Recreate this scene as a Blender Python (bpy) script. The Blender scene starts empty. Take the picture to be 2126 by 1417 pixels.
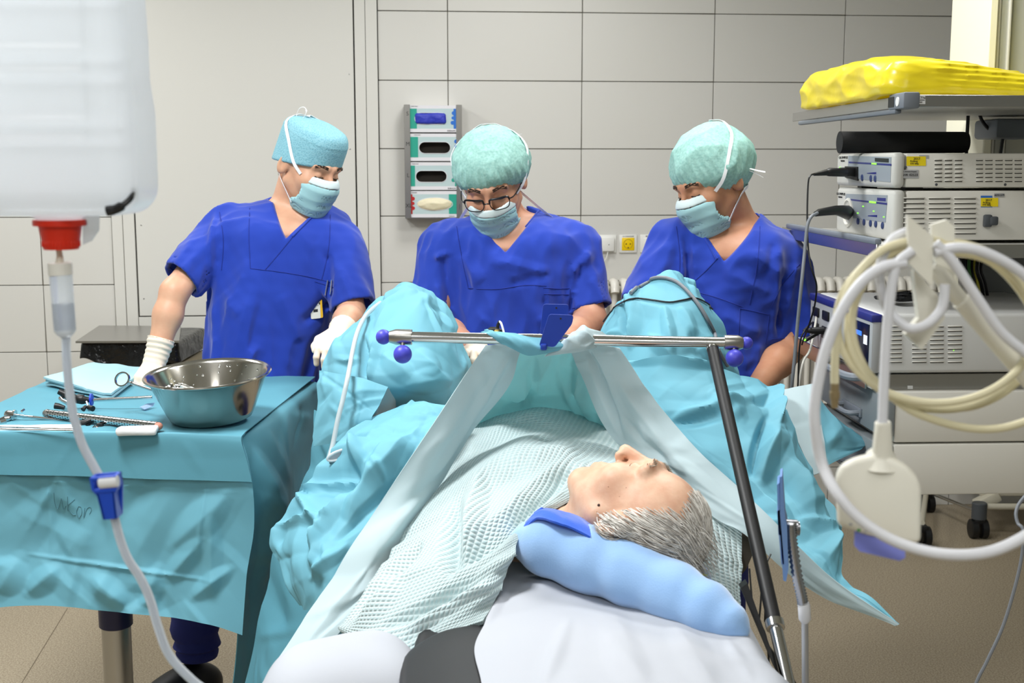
import bpy, bmesh, math, random
import numpy as np
from mathutils import Vector, Matrix, Quaternion
from mathutils.bvhtree import BVHTree
from mathutils.geometry import tessellate_polygon

random.seed(7)
SC = bpy.context.scene
COL = SC.collection

# ------------------------------------------------------------------ camera
FPX = 2550.0; CXP, CYP = 1063.0, 708.5
CAM_H = 1.60; PITCH = math.radians(8.12)
cam_d = bpy.data.cameras.new('camera'); cam = bpy.data.objects.new('camera', cam_d); COL.objects.link(cam)
cam.location = (0, 0, CAM_H); cam.rotation_euler = (math.radians(90) - PITCH, 0, 0)
cam_d.sensor_width = 36.0; cam_d.lens = FPX * 36.0 / 2126.0
cam_d.clip_start = 0.05; cam_d.clip_end = 50
cam_d.dof.use_dof = True; cam_d.dof.focus_distance = 2.75; cam_d.dof.aperture_fstop = 9.0
SC.camera = cam
# ------------------------------------------------------------------ light
wd = bpy.data.worlds.new('world'); SC.world = wd; wd.use_nodes = True
wd.node_tree.nodes['Background'].inputs[0].default_value = (0.9, 0.95, 1.0, 1)
wd.node_tree.nodes['Background'].inputs[1].default_value = 0.30
SC.view_settings.view_transform = 'Standard'; SC.view_settings.look = 'None'
SC.view_settings.gamma = 1.0; SC.view_settings.use_curve_mapping = False
SC.view_settings.exposure = 0.12
CEIL = 2.95
LIGHTS = [  # x, y, power, size_x, size_y
    (-0.9, 0.2, 9, 0.6, 1.2), (1.0, 0.2, 6, 0.6, 1.2), (0.1, -1.2, 36, 1.2, 0.6),  # last one: unseen frontal fill added behind the camera
    (-1.05, 2.1, 62, 0.6, 0.6), (0.7, 3.0, 24, 0.6, 0.6),
    (-2.2, 4.1, 30, 0.6, 0.6), (0.1, 4.3, 18, 0.6, 0.6)]
for (x, y, pw, sx, sy) in LIGHTS:
    ld = bpy.data.lights.new('ceiling_area', 'AREA'); ld.shape = 'RECTANGLE'; ld.size = sx; ld.size_y = sy
    ld.energy = pw; ld.color = (0.97, 0.99, 1.0)
    lo = bpy.data.objects.new('ceiling_area', ld); COL.objects.link(lo); lo.location = (x, y, CEIL - 0.06)

# ------------------------------------------------------------------ view helpers
_sp, _cp = math.sin(PITCH), math.cos(PITCH)
def ray(px, py):
    cx = (px - CXP) / FPX; cy = (CYP - py) / FPX
    return Vector((cx, _cp + _sp * cy, -_sp + _cp * cy))
CAMV = Vector((0, 0, CAM_H))
def P(px, py, v):
    r = ray(px, py); return CAMV + r * (v / r.y)
def PZ(px, py, z):
    r = ray(px, py); return CAMV + r * ((z - CAM_H) / r.z)
def proj(A):
    A = np.asarray(A, float); q = A - np.array(CAMV)
    d = q[..., 1] * _cp - q[..., 2] * _sp
    up = q[..., 1] * _sp + q[..., 2] * _cp
    return CXP + FPX * q[..., 0] / d, CYP - FPX * up / d
WA = math.radians(4.6)
WS = Vector((math.cos(WA), math.sin(WA), 0)); WN = Vector((math.sin(WA), -math.cos(WA), 0)); WO = Vector((0, 5.54, 0))
def PW(px, py, off=0.0):
    """pixel -> (s, z) on the back wall plane, off metres in front of it"""
    r = ray(px, py); o = WO + WN * off
    t = (o - CAMV).dot(WN) / r.dot(WN); q = CAMV + r * t
    return (q - WO).dot(WS), q.z
def wallpt(s, z, off=0.0):
    q = WO + WS * s + WN * off; return Vector((q.x, q.y, z))

# ------------------------------------------------------------------ materials
def lin(c):
    return tuple(((x / 255) / 12.92 if x / 255 <= 0.04045 else ((x / 255 + 0.055) / 1.055) ** 2.4) for x in c)
MATS = {}
def mat(name, col, rough=0.5, metal=0.0, bump=None, spec=0.5, trans=0.0, sss=0.0, sheen=0.0, emis=None,
        coat=0.0, var=None, transl=0.0, ior=1.45, alpha=1.0, uvbump=None, aniso=0.0):
    if name in MATS: return MATS[name]
    m = bpy.data.materials.new(name); m.use_nodes = True; MATS[name] = m
    nt = m.node_tree; b = nt.nodes['Principled BSDF']; L = nt.links
    c = lin(col) + (1,)
    b.inputs['Base Color'].default_value = c; b.inputs['Roughness'].default_value = rough
    b.inputs['Metallic'].default_value = metal; b.inputs['Specular IOR Level'].default_value = spec
    b.inputs['IOR'].default_value = ior; b.inputs['Transmission Weight'].default_value = trans
    b.inputs['Alpha'].default_value = alpha
    if sss: b.inputs['Subsurface Weight'].default_value = sss; b.inputs['Subsurface Radius'].default_value = (0.012, 0.005, 0.003)
    if sheen: b.inputs['Sheen Weight'].default_value = sheen
    if coat: b.inputs['Coat Weight'].default_value = coat
    if aniso: b.inputs['Anisotropic'].default_value = aniso
    if emis: b.inputs['Emission Color'].default_value = lin(emis[0]) + (1,); b.inputs['Emission Strength'].default_value = emis[1]
    m.diffuse_color = c
    tc = None
    if bump or var or uvbump:
        tc = nt.nodes.new('ShaderNodeTexCoord')
    colout = None
    if var:   # (scale, amount, colour2[, detail])
        n = nt.nodes.new('ShaderNodeTexNoise'); n.inputs['Scale'].default_value = var[0]; n.inputs['Detail'].default_value = var[3] if len(var) > 3 else 4
        L.new(tc.outputs['Object'], n.inputs['Vector'])
        cr = nt.nodes.new('ShaderNodeMapRange'); cr.inputs[1].default_value = 0.35; cr.inputs[2].default_value = 0.65
        cr.inputs[3].default_value = 0; cr.inputs[4].default_value = var[1]
        L.new(n.outputs['Fac'], cr.inputs[0])
        mx = nt.nodes.new('ShaderNodeMix'); mx.data_type = 'RGBA'
        mx.inputs[6].default_value = c; mx.inputs[7].default_value = lin(var[2]) + (1,)
        L.new(cr.outputs[0], mx.inputs[0]); L.new(mx.outputs[2], b.inputs['Base Color']); colout = mx.outputs[2]
    if bump:  # (scale, strength, distance)
        n = nt.nodes.new('ShaderNodeTexNoise'); n.inputs['Scale'].default_value = bump[0]; n.inputs['Detail'].default_value = 3
        L.new(tc.outputs['Object'], n.inputs['Vector'])
        bp = nt.nodes.new('ShaderNodeBump'); bp.inputs['Strength'].default_value = bump[1]; bp.inputs['Distance'].default_value = bump[2]
        L.new(n.outputs['Fac'], bp.inputs['Height']); L.new(bp.outputs[0], b.inputs['Normal'])
    if transl:
        t = nt.nodes.new('ShaderNodeBsdfTranslucent'); t.inputs[0].default_value = c
        if colout: L.new(colout, t.inputs[0])
        ms = nt.nodes.new('ShaderNodeMixShader'); ms.inputs[0].default_value = transl
        o = nt.nodes['Material Output']
        L.new(b.outputs[0], ms.inputs[1]); L.new(t.outputs[0], ms.inputs[2]); L.new(ms.outputs[0], o.inputs[0])
    return m

# ------------------------------------------------------------------ mesh builder
class MB:
    def __init__(s): s.v = []; s.f = []; s.uv = None
    def add(s, vs, fs):
        o = len(s.v); s.v += [tuple(x) for x in vs]; s.f += [tuple(i + o for i in f) for f in fs]; return s
    def box(s, c, size, r=0.0, seg=2, rot=None):
        """c centre, size full dims, r edge radius, rot 3x3 matrix"""
        bm = bmesh.new(); bmesh.ops.create_cube(bm, size=1.0)
        for v in bm.verts: v.co = Vector((v.co.x * size[0], v.co.y * size[1], v.co.z * size[2]))
        if r > 0:
            r = min(r, min(size) * 0.49)
            bmesh.ops.bevel(bm, geom=bm.edges[:], offset=r, segments=seg, profile=0.5, affect='EDGES')
        bm.verts.index_update(); c = Vector(c)
        vs = [(rot @ v.co if rot is not None else v.co) + c for v in bm.verts]
        fs = [[v.index for v in f.verts] for f in bm.faces]; bm.free(); return s.add(vs, fs)
    def tube(s, pts, r, n=10, cap=True, closed=False):
        pts = [Vector(p) for p in pts]; m = len(pts)
        rs = [r] * m if not hasattr(r, '__len__') else list(r)
        tans = []
        for i in range(m):
            if closed: t = pts[(i + 1) % m] - pts[i - 1]
            else: t = pts[min(i + 1, m - 1)] - pts[max(i - 1, 0)]
            tans.append(t.normalized() if t.length > 1e-9 else Vector((0, 0, 1)))
        a = Vector((0, 0, 1)) if abs(tans[0].z) < 0.9 else Vector((1, 0, 0))
        nrm = tans[0].cross(a).normalized(); vs = []; fs = []
        for i in range(m):
            nrm = (nrm - tans[i] * nrm.dot(tans[i]))
            nrm = nrm.normalized() if nrm.length > 1e-9 else tans[i].orthogonal().normalized()
            b = tans[i].cross(nrm)
            for k in range(n):
                an = 2 * math.pi * k / n
                vs.append(pts[i] + (nrm * math.cos(an) + b * math.sin(an)) * rs[i])
        for i in range(m if closed else m - 1):
            j = (i + 1) % m
            for k in range(n):
                k2 = (k + 1) % n; fs.append((i * n + k, i * n + k2, j * n + k2, j * n + k))
        if cap and not closed:
            fs.append(tuple(range(n - 1, -1, -1))); fs.append(tuple((m - 1) * n + k for k in range(n)))
        return s.add(vs, fs)
    def cyl(s, p0, p1, r, n=20, r1=None, bev=0.0):
        p0 = Vector(p0); p1 = Vector(p1); r1 = r if r1 is None else r1
        if bev > 0:
            d = (p1 - p0).normalized()
            return s.tube([p0, p0 + d * 1e-5, p0 + d * bev, p1 - d * bev, p1 - d * 1e-5, p1], [max(r - bev, 1e-4), r - bev, r, r1, r1 - bev, max(r1 - bev, 1e-4)], n)
        return s.tube([p0, p1], [r, r1], n)
    def lathe(s, prof, c=(0, 0, 0), n=32, rot=None, sx=1.0, sy=1.0):
        """prof list of (r, z); axis z"""
        vs = []; fs = []; c = Vector(c); m = len(prof)
        for (r, z) in prof:
            for k in range(n):
                a = 2 * math.pi * k / n; q = Vector((r * math.cos(a) * sx, r * math.sin(a) * sy, z))
                vs.append((rot @ q if rot is not None else q) + c)
        for i in range(m - 1):
            for k in range(n):
                k2 = (k + 1) % n; fs.append((i * n + k, i * n + k2, (i + 1) * n + k2, (i + 1) * n + k))
        if prof[0][0] > 1e-6: fs.append(tuple(range(n - 1, -1, -1)))
        if prof[-1][0] > 1e-6: fs.append(tuple((m - 1) * n + k for k in range(n)))
        return s.add(vs, fs)
    def ball(s, c, r, n=20, m=12, rot=None):
        r = (r, r, r) if not hasattr(r, '__len__') else r
        c = Vector(c); vs = []; fs = []
        for i in range(m + 1):
            t = math.pi * i / m
            for k in range(n):
                a = 2 * math.pi * k / n
                q = Vector((r[0] * math.sin(t) * math.cos(a), r[1] * math.sin(t) * math.sin(a), r[2] * math.cos(t)))
                vs.append((rot @ q if rot is not None else q) + c)
        for i in range(m):
            for k in range(n):
                k2 = (k + 1) % n; fs.append((i * n + k, (i + 1) * n + k, (i + 1) * n + k2, i * n + k2))
        return s.add(vs, fs)
    def prism(s, poly, d):
        """poly: list of 3d points (planar), extruded by vector d"""
        poly = [Vector(p) for p in poly]; d = Vector(d); n = len(poly)
        vs = poly + [p + d for p in poly]
        tris = tessellate_polygon([poly]); fs = [tuple(t) for t in tris] + [tuple(n + i for i in reversed(t)) for t in tris]
        for i in range(n):
            j = (i + 1) % n; fs.append((i, j, n + j, n + i))
        return s.add(vs, fs)
    def quad(s, a, b, c, d): return s.add([a, b, c, d], [(0, 1, 2, 3)])

def fix_normals(me):
    bm = bmesh.new(); bm.from_mesh(me); bmesh.ops.remove_doubles(bm, verts=bm.verts, dist=1e-6)
    bmesh.ops.recalc_face_normals(bm, faces=bm.faces); bm.to_mesh(me); bm.free()
def obj(name, mb, m, parent=None, smooth=True, angle=40, fix=True, uv=None):
    me = bpy.data.meshes.new(name); me.from_pydata([tuple(v) for v in mb.v], [], mb.f)
    if uv is not None:
        lay = me.uv_layers.new(name='UVMap'); li = np.zeros(len(me.loops), np.int32); me.loops.foreach_get('vertex_index', li)
        lay.data.foreach_set('uv', np.asarray(uv, np.float32)[li].ravel())
    elif fix: fix_normals(me)
    if smooth:
        me.shade_smooth()
        if angle < 180: me.set_sharp_from_angle(angle=math.radians(angle))
    me.materials.append(m if not isinstance(m, str) else MATS[m])
    return link(name, me, parent)
def link(name, me, parent=None):
    o = bpy.data.objects.new(name, me); COL.objects.link(o)
    if parent is not None: attach(o, parent)
    return o
def worldmat(o):
    return worldmat(o.parent) @ o.matrix_parent_inverse @ o.matrix_basis if o.parent else o.matrix_basis.copy()
def attach(o, parent):
    o.parent = parent; o.matrix_parent_inverse = worldmat(parent).inverted()
def tag(o, label, cat, group=None):
    o['label'] = label; o['category'] = cat
    if group: o['group'] = group
    return o
def thing(name, label, cat, loc=(0, 0, 0), group=None):
    o = bpy.data.objects.new(name, None); COL.objects.link(o); o.location = loc
    o.empty_display_size = 0.05
    return tag(o, label, cat, group)
def structure(o): o['kind'] = 'structure'; return o
def text_mesh(body, size, extrude=0.0004):
    cu = bpy.data.curves.new('lettering', 'FONT'); cu.body = body; cu.size = size; cu.extrude = extrude
    cu.align_x = 'CENTER'; cu.align_y = 'CENTER'; cu.resolution_u = 3
    o = bpy.data.objects.new('tmp', cu); COL.objects.link(o)
    dg = bpy.context.evaluated_depsgraph_get(); me = bpy.data.meshes.new_from_object(o.evaluated_get(dg))
    bpy.data.objects.remove(o); bpy.data.curves.remove(cu); return me
def frame3(x, y):
    x = Vector(x).normalized(); z = x.cross(Vector(y)).normalized(); y = z.cross(x)
    return Matrix((x, y, z)).transposed()
def lettering(body, size, c, x, y, m, parent, sx=1.0):
    """flat printed text centred at c, x = reading direction, y = up"""
    me = text_mesh(body, size); R = frame3(x, y).to_4x4(); S = Matrix.Diagonal((sx, 1, 1, 1))
    me.transform(Matrix.Translation(Vector(c)) @ R @ S); me.materials.clear(); me.materials.append(m)
    me.name = 'lettering'; return link('lettering', me, parent)
def catmull(pts, n=8, closed=False):
    pts = [Vector(p) for p in pts]; m = len(pts); out = []
    segs = m if closed else m - 1
    for i in range(segs):
        if closed: p0, p1, p2, p3 = pts[i - 1], pts[i], pts[(i + 1) % m], pts[(i + 2) % m]
        else:
            p1, p2 = pts[i], pts[i + 1]
            p0 = pts[i - 1] if i > 0 else p1 * 2 - p2
            p3 = pts[i + 2] if i + 2 < m else p2 * 2 - p1
        for k in range(n):
            t = k / n; t2 = t * t; t3 = t2 * t
            out.append(0.5 * ((2 * p1) + (p2 - p0) * t + (2 * p0 - 5 * p1 + 4 * p2 - p3) * t2 + (3 * p1 - p0 - 3 * p2 + p3) * t3))
    if not closed: out.append(pts[-1])
    return out
def rotz(a): return Matrix.Rotation(a, 3, 'Z')
def px_path(l, n=8): return catmull([P(*q) for q in l], n)

# ------------------------------------------------------------------ cloth sheets
def cr_matrix(m, n):
    """Catmull-Rom interpolation matrix, m control points -> n samples"""
    M = np.zeros((n, m))
    for a in range(n):
        x = a / (n - 1) * (m - 1); i = min(int(x), m - 2); t = x - i; t2 = t * t; t3 = t2 * t
        w = [0.5 * (-t + 2 * t2 - t3), 0.5 * (2 - 5 * t2 + 3 * t3), 0.5 * (t + 4 * t2 - 3 * t3), 0.5 * (-t2 + t3)]
        for k, j in enumerate((i - 1, i, i + 1, i + 2)):
            if j < 0: M[a, 0] += 2 * w[k]; M[a, 1] -= w[k]
            elif j >= m: M[a, m - 1] += 2 * w[k]; M[a, m - 2] -= w[k]
            else: M[a, j] += w[k]
    return M
def tent(x): return np.maximum(0, 1 - np.abs(x))
def crumple(U, V, rng, count, amp, lmin=0.06, lmax=0.3, ang=None):
    """random sharp creases on a sheet measured in metres"""
    h = np.zeros_like(U); su, sv = U.max(), V.max()
    for _ in range(count):
        cu, cv = rng.uniform(0, su), rng.uniform(0, sv); a = rng.uniform(0, math.pi) if ang is None else rng.normal(ang[0], ang[1])
        Lh = rng.uniform(lmin, lmax) * 0.5; w = Lh * rng.uniform(0.2, 0.55)
        x = (U - cu) * math.cos(a) + (V - cv) * math.sin(a); y = -(U - cu) * math.sin(a) + (V - cv) * math.cos(a)
        asym = rng.uniform(0.35, 1.0)
        yy = np.where(y > 0, y / w, y / (w * asym))
        h += rng.choice([-1, 1], p=[0.4, 0.6]) * amp * (Lh / (lmax * 0.5)) ** 0.7 * tent(yy) * np.clip(1.25 * (1 - np.abs(x) / Lh), 0, 1)
    return h
def sheet(name, rows, m, parent=None, n=(80, 80), folds=(), crm=(0, 0), seed=1, thick=0.002, lim=(0.06, 0.3), wave=None, pxrows=True, ang=None, hole=None, edge=0.0, smoothpass=0):
    """cloth through rows of control points (px, py, v) with creases"""
    C = np.array([[tuple(P(*q)) if pxrows else tuple(q) for q in r] for r in rows])
    nu, nv = n
    G = np.einsum('ai,ijk->ajk', cr_matrix(C.shape[0], nv), C); G = np.einsum('bj,ajk->abk', cr_matrix(C.shape[1], nu), G)
    def normals(G):
        du = np.gradient(G, axis=1); dv = np.gradient(G, axis=0); N = np.cross(du, dv)
        N /= np.linalg.norm(N, axis=2, keepdims=True) + 1e-12
        tocam = np.array(CAMV) - G
        if (N * tocam).sum() < 0: N = -N
        return N
    du = np.linalg.norm(np.diff(G, axis=1), axis=2).mean(0); dv = np.linalg.norm(np.diff(G, axis=0), axis=2).mean(1)
    u = np.concatenate([[0], np.cumsum(du)]); v = np.concatenate([[0], np.cumsum(dv)])
    U, V = np.meshgrid(u, v); rng = np.random.default_rng(seed)
    h = np.zeros_like(U)
    if crm[0]: h += crumple(U, V, rng, crm[0], crm[1], lim[0], lim[1], ang)
    if wave:
        for (ku, kv, a, ph) in wave: h += a * np.sin(ku * U + kv * V + ph)
    if folds:
        X, Y = proj(G)
        for (x0, y0, x1, y1, w, a) in folds:   # pixel segment, half width px, height m
            dx, dy = x1 - x0, y1 - y0; L2 = dx * dx + dy * dy
            t = np.clip(((X - x0) * dx + (Y - y0) * dy) / L2, 0, 1)
            d = np.hypot(X - x0 - t * dx, Y - y0 - t * dy)
            fade = np.sin(np.pi * np.clip(t * 0.94 + 0.03, 0, 1)) ** 0.6
            h += a * tent(d / (w * (0.35 + 0.65 * fade))) * fade
    if edge: # keep borders calmer
        pass
    lu = np.linalg.norm(np.gradient(G, axis=1), axis=2); lv = np.linalg.norm(np.gradient(G, axis=0), axis=2)
    h *= np.clip(1.15 * lu / lu.mean(), .12, 1) * np.clip(1.15 * lv / lv.mean(), .12, 1)     # calmer where the sheet gathers
    N = normals(G)
    if smoothpass:
        for _ in range(smoothpass):
            h[1:-1, 1:-1] = (h[1:-1, 1:-1] * 2 + h[:-2, 1:-1] + h[2:, 1:-1] + h[1:-1, :-2] + h[1:-1, 2:]) / 6
    G = G + N * h[..., None]
    N = normals(G)
    A = G.reshape(-1, 3); B = (G - N * thick).reshape(-1, 3)
    idx = np.arange(nu * nv).reshape(nv, nu)
    a_, b_, c_, d_ = idx[:-1, :-1].ravel(), idx[:-1, 1:].ravel(), idx[1:, 1:].ravel(), idx[1:, :-1].ravel()
    F = np.stack([a_, b_, c_, d_], 1)
    if hole is not None:
        X, Y = proj(G); cen = (X[:-1, :-1] + X[1:, 1:]) / 2, (Y[:-1, :-1] + Y[1:, 1:]) / 2
        F = F[~hole(*cen).ravel()]
    off = nu * nv
    faces = [tuple(f) for f in F] + [tuple(x + off for x in reversed(f)) for f in F]
    border = [list(idx[0]), list(idx[:, -1]), list(idx[-1][::-1]), list(idx[::-1, 0])]
    if hole is None:
        for b in border:
            for i in range(len(b) - 1): faces.append((b[i + 1], b[i], b[i] + off, b[i + 1] + off))
    me = bpy.data.meshes.new(name); me.from_pydata(np.concatenate([A, B]).tolist(), [], faces)
    UVs = np.stack([U.ravel(), V.ravel()], 1); UVs = np.concatenate([UVs, UVs]).astype(np.float32)
    lay = me.uv_layers.new(name='UVMap'); li = np.zeros(len(me.loops), np.int32); me.loops.foreach_get('vertex_index', li)
    lay.data.foreach_set('uv', UVs[li].ravel())
    me.shade_smooth(); me.set_sharp_from_angle(angle=math.radians(60)); me.materials.append(m)
    o = link(name, me, parent); o_grid[o.name] = G
    return o
o_grid = {}

# ------------------------------------------------------------------ implicit surfaces
def smin(a, b, k):
    h = np.clip(0.5 + 0.5 * (b - a) / k, 0, 1); return b + (a - b) * h - k * h * (1 - h)
def smax(a, b, k): return -smin(-a, -b, k)
def V3(*a): return np.array(a, np.float32)
def s_cone(p, a, b, ra, rb):
    a = np.asarray(a, np.float32); b = np.asarray(b, np.float32); d = b - a; L = float(d @ d)
    t = np.clip(((p - a) @ d) / L, 0, 1)
    return np.linalg.norm(p - a - t[:, None] * d, axis=1) - (ra + (rb - ra) * t)
def s_ball(p, c, r): return np.linalg.norm(p - np.asarray(c, np.float32), axis=1) - r
def s_ell(p, c, r, R=None):
    q = p - np.asarray(c, np.float32)
    if R is not None: q = q @ np.asarray(R, np.float32)     # columns = axes
    r = np.asarray(r, np.float32); k0 = np.linalg.norm(q / r, axis=1); k1 = np.linalg.norm(q / (r * r), axis=1) + 1e-9
    return k0 * (k0 - 1) / k1
def s_box(p, c, h, r, R=None):
    q = p - np.asarray(c, np.float32)
    if R is not None: q = q @ np.asarray(R, np.float32)
    d = np.abs(q) - (np.asarray(h, np.float32) - r)
    return np.linalg.norm(np.maximum(d, 0), axis=1) + np.minimum(d.max(1), 0) - r
def wnoise(p, freq, seed, n=5):
    """smooth band-limited noise in about -1..1"""
    rng = np.random.default_rng(seed); out = np.zeros(len(p), np.float32)
    fr = np.asarray(freq, np.float32) if hasattr(freq, '__len__') else np.array([freq] * 3, np.float32)
    for i in range(n):
        d = rng.normal(size=3); d /= np.linalg.norm(d); k = (d * fr * rng.uniform(0.6, 1.5)).astype(np.float32)
        out += np.sin(p @ k + rng.uniform(0, 6.28))
    return out / math.sqrt(n) / 1.4
def sdf_mesh(fn, lo, hi, h, blk=12):
    lo = np.asarray(lo, np.float32); hi = np.asarray(hi, np.float32)
    nb = np.ceil((hi - lo) / h / blk).astype(int); n = nb * blk + 1
    vol = np.full(tuple(n), 1.0, np.float32)
    bi = np.stack(np.meshgrid(*[np.arange(k) for k in nb], indexing='ij'), -1).reshape(-1, 3)
    cen = lo + (bi + 0.5) * blk * h
    d = fn(cen.astype(np.float32)); act = np.abs(d) < blk * h * 0.5 * 1.75 + 0.03
    # mark inside blocks
    for b in bi[(d < 0) & ~act]:
        s = b * blk; vol[s[0]:s[0] + blk + 1, s[1]:s[1] + blk + 1, s[2]:s[2] + blk + 1] = -1.0
    A = bi[act]
    loc = np.stack(np.meshgrid(*[np.arange(blk + 1)] * 3, indexing='ij'), -1).reshape(-1, 3)
    CH = 160
    for c0 in range(0, len(A), CH):
        a = A[c0:c0 + CH]; idx = (a[:, None, :] * blk + loc[None]).reshape(-1, 3)
        val = fn((lo + idx * h).astype(np.float32)); vol[idx[:, 0], idx[:, 1], idx[:, 2]] = val
    ins = vol < 0
    c = np.zeros(tuple(n - 1), np.int8)
    for i in (0, 1):
        for j in (0, 1):
            for k in (0, 1): c += ins[i:n[0] - 1 + i, j:n[1] - 1 + j, k:n[2] - 1 + k]
    cell = np.argwhere((c > 0) & (c < 8)); vid = np.full(tuple(n - 1), -1, np.int32)
    vid[cell[:, 0], cell[:, 1], cell[:, 2]] = np.arange(len(cell))
    corners = np.array([[i, j, k] for i in (0, 1) for j in (0, 1) for k in (0, 1)])
    vals = np.stack([vol[cell[:, 0] + q[0], cell[:, 1] + q[1], cell[:, 2] + q[2]] for q in corners], 1)
    acc = np.zeros((len(cell), 3), np.float32); cnt = np.zeros((len(cell), 1), np.float32)
    for x in range(8):
        for y in range(x + 1, 8):
            if np.abs(corners[x] - corners[y]).sum() != 1: continue
            va, vb = vals[:, x], vals[:, y]; m = (va < 0) != (vb < 0)
            t = np.where(m, va / np.where(m, va - vb, 1), 0)[:, None]
            pt = corners[x] + t * (corners[y] - corners[x])
            acc += np.where(m[:, None], pt, 0); cnt += m[:, None]
    verts = lo + (cell + acc / cnt) * h
    faces = []
    for ax in range(3):
        b1, b2 = (ax + 1) % 3, (ax + 2) % 3
        sl0 = [slice(None)] * 3; sl1 = [slice(None)] * 3; sl0[ax] = slice(0, n[ax] - 1); sl1[ax] = slice(1, n[ax])
        a, b = ins[tuple(sl0)], ins[tuple(sl1)]
        e = np.argwhere(a != b); keep = (e[:, b1] > 0) & (e[:, b2] > 0) & (e[:, b1] < n[b1] - 1) & (e[:, b2] < n[b2] - 1); e = e[keep]
        fl = a[e[:, 0], e[:, 1], e[:, 2]]
        def cid(o1, o2):
            q = e.copy(); q[:, b1] -= o1; q[:, b2] -= o2; return vid[q[:, 0], q[:, 1], q[:, 2]]
        q = np.stack([cid(1, 1), cid(0, 1), cid(0, 0), cid(1, 0)], 1)
        q[~fl] = q[~fl][:, ::-1]; faces.append(q)
    return verts, np.concatenate(faces)
def sdf_obj(name, fn, lo, hi, h, m, parent=None, relax=1):
    v, f = sdf_mesh(fn, lo, hi, h)
    if relax:   # light neighbour smoothing
        for _ in range(relax):
            s = np.zeros_like(v); c = np.zeros(len(v))
            for a, b in ((0, 1), (1, 2), (2, 3), (3, 0)):
                np.add.at(s, f[:, a], v[f[:, b]]); np.add.at(c, f[:, a], 1); np.add.at(s, f[:, b], v[f[:, a]]); np.add.at(c, f[:, b], 1)
            v = v * 0.45 + 0.55 * s / np.maximum(c, 1)[:, None]
    me = bpy.data.meshes.new(name); me.vertices.add(len(v)); me.vertices.foreach_set('co', np.asarray(v, np.float32).ravel())
    me.loops.add(len(f) * 4); me.loops.foreach_set('vertex_index', f.astype(np.int32).ravel())
    me.polygons.add(len(f)); me.polygons.foreach_set('loop_start', np.arange(0, len(f) * 4, 4, dtype=np.int32))
    try: me.polygons.foreach_set('loop_total', np.full(len(f), 4, np.int32))
    except Exception: pass
    me.update(calc_edges=True); me.validate(); me.shade_smooth(); me.materials.append(m)
    return link(name, me, parent)
def bvh_of(*objs):
    vs = []; fs = []
    for o in objs:
        me = o.data; off = len(vs); vs += [tuple(v.co) for v in me.vertices]; fs += [tuple(i + off for i in p.vertices) for p in me.polygons]
    return BVHTree.FromPolygons(vs, fs)
def hit(bvh, px, py, lift=0.0, fallback=3.0):
    r = ray(px, py).normalized(); h = bvh.ray_cast(CAMV, r)
    if h[0] is None: return P(px, py, fallback)
    n = h[1] if h[1].dot(r) < 0 else -h[1]
    return h[0] + n * lift
def hit_path(bvh, pts, lift=0.001, n=6):
    """pixel polyline laid on a surface; leaves out points that miss it or jump to another layer"""
    out = []
    for a in catmull([Vector((x, y, 0)) for x, y in pts], n):
        h = bvh.ray_cast(CAMV, ray(a.x, a.y).normalized())
        if h[0] is None: continue
        q = hit(bvh, a.x, a.y, lift)
        if out and (q - out[-1]).length > .045: continue
        out.append(q)
    return out if len(out) > 1 else [P(pts[0][0], pts[0][1], 3.6), P(pts[1][0], pts[1][1], 3.6)]
# ================================================================== ROOM
M_tile = mat('wall_tile', (214, 212, 206), 0.32, var=(1.3, 0.35, (208, 205, 197)), bump=(60, 0.02, 0.002))
M_grout = mat('grout', (112, 108, 98), 0.9)
M_panel = mat('lacquered_panel', (216, 214, 207), 0.38, bump=(90, 0.02, 0.002))
M_white = mat('white_plaster', (206, 206, 202), 0.7)
M_dark = mat('dark_gap', (38, 37, 35), 0.9)
M_steel = mat('brushed_steel', (176, 174, 170), 0.32, 1.0, bump=(220, 0.03, 0.001))
M_chrome = mat('polished_steel', (205, 205, 205), 0.14, 1.0)
M_black = mat('black_plastic', (18, 18, 19), 0.45)
M_ink = mat('black_print', (34, 34, 36), 0.7)

def floor_mat():
    m = mat('linoleum', (150, 137, 115), 0.42, spec=0.35); nt = m.node_tree; L = nt.links; b = nt.nodes['Principled BSDF']
    tc = nt.nodes.new('ShaderNodeTexCoord')
    n1 = nt.nodes.new('ShaderNodeTexNoise'); n1.inputs['Scale'].default_value = 190; n1.inputs['Detail'].default_value = 2
    n2 = nt.nodes.new('ShaderNodeTexNoise'); n2.inputs['Scale'].default_value = 900; n2.inputs['Detail'].default_value = 1
    L.new(tc.outputs['Object'], n1.inputs['Vector']); L.new(tc.outputs['Object'], n2.inputs['Vector'])
    r = nt.nodes.new('ShaderNodeValToRGB'); e = r.color_ramp.elements
    e[0].position = 0.42; e[0].color = lin((132, 118, 97)) + (1,); e[1].position = 0.58; e[1].color = lin((184, 171, 148)) + (1,)
    ad = nt.nodes.new('ShaderNodeMath'); ad.operation = 'ADD'; ml = nt.nodes.new('ShaderNodeMath'); ml.operation = 'MULTIPLY'; ml.inputs[1].default_value = 0.5
    L.new(n1.outputs['Fac'], ad.inputs[0]); L.new(n2.outputs['Fac'], ad.inputs[1]); L.new(ad.outputs[0], ml.inputs[0]); L.new(ml.outputs[0], r.inputs[0])
    L.new(r.outputs[0], b.inputs['Base Color']); return m
M_floor = floor_mat()
fl = MB().box((0, 1.9, -0.05), (8.0, 8.4, 0.1)); structure(obj('floor', fl, M_floor))
FLOOR = bpy.data.objects['floor']
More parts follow.
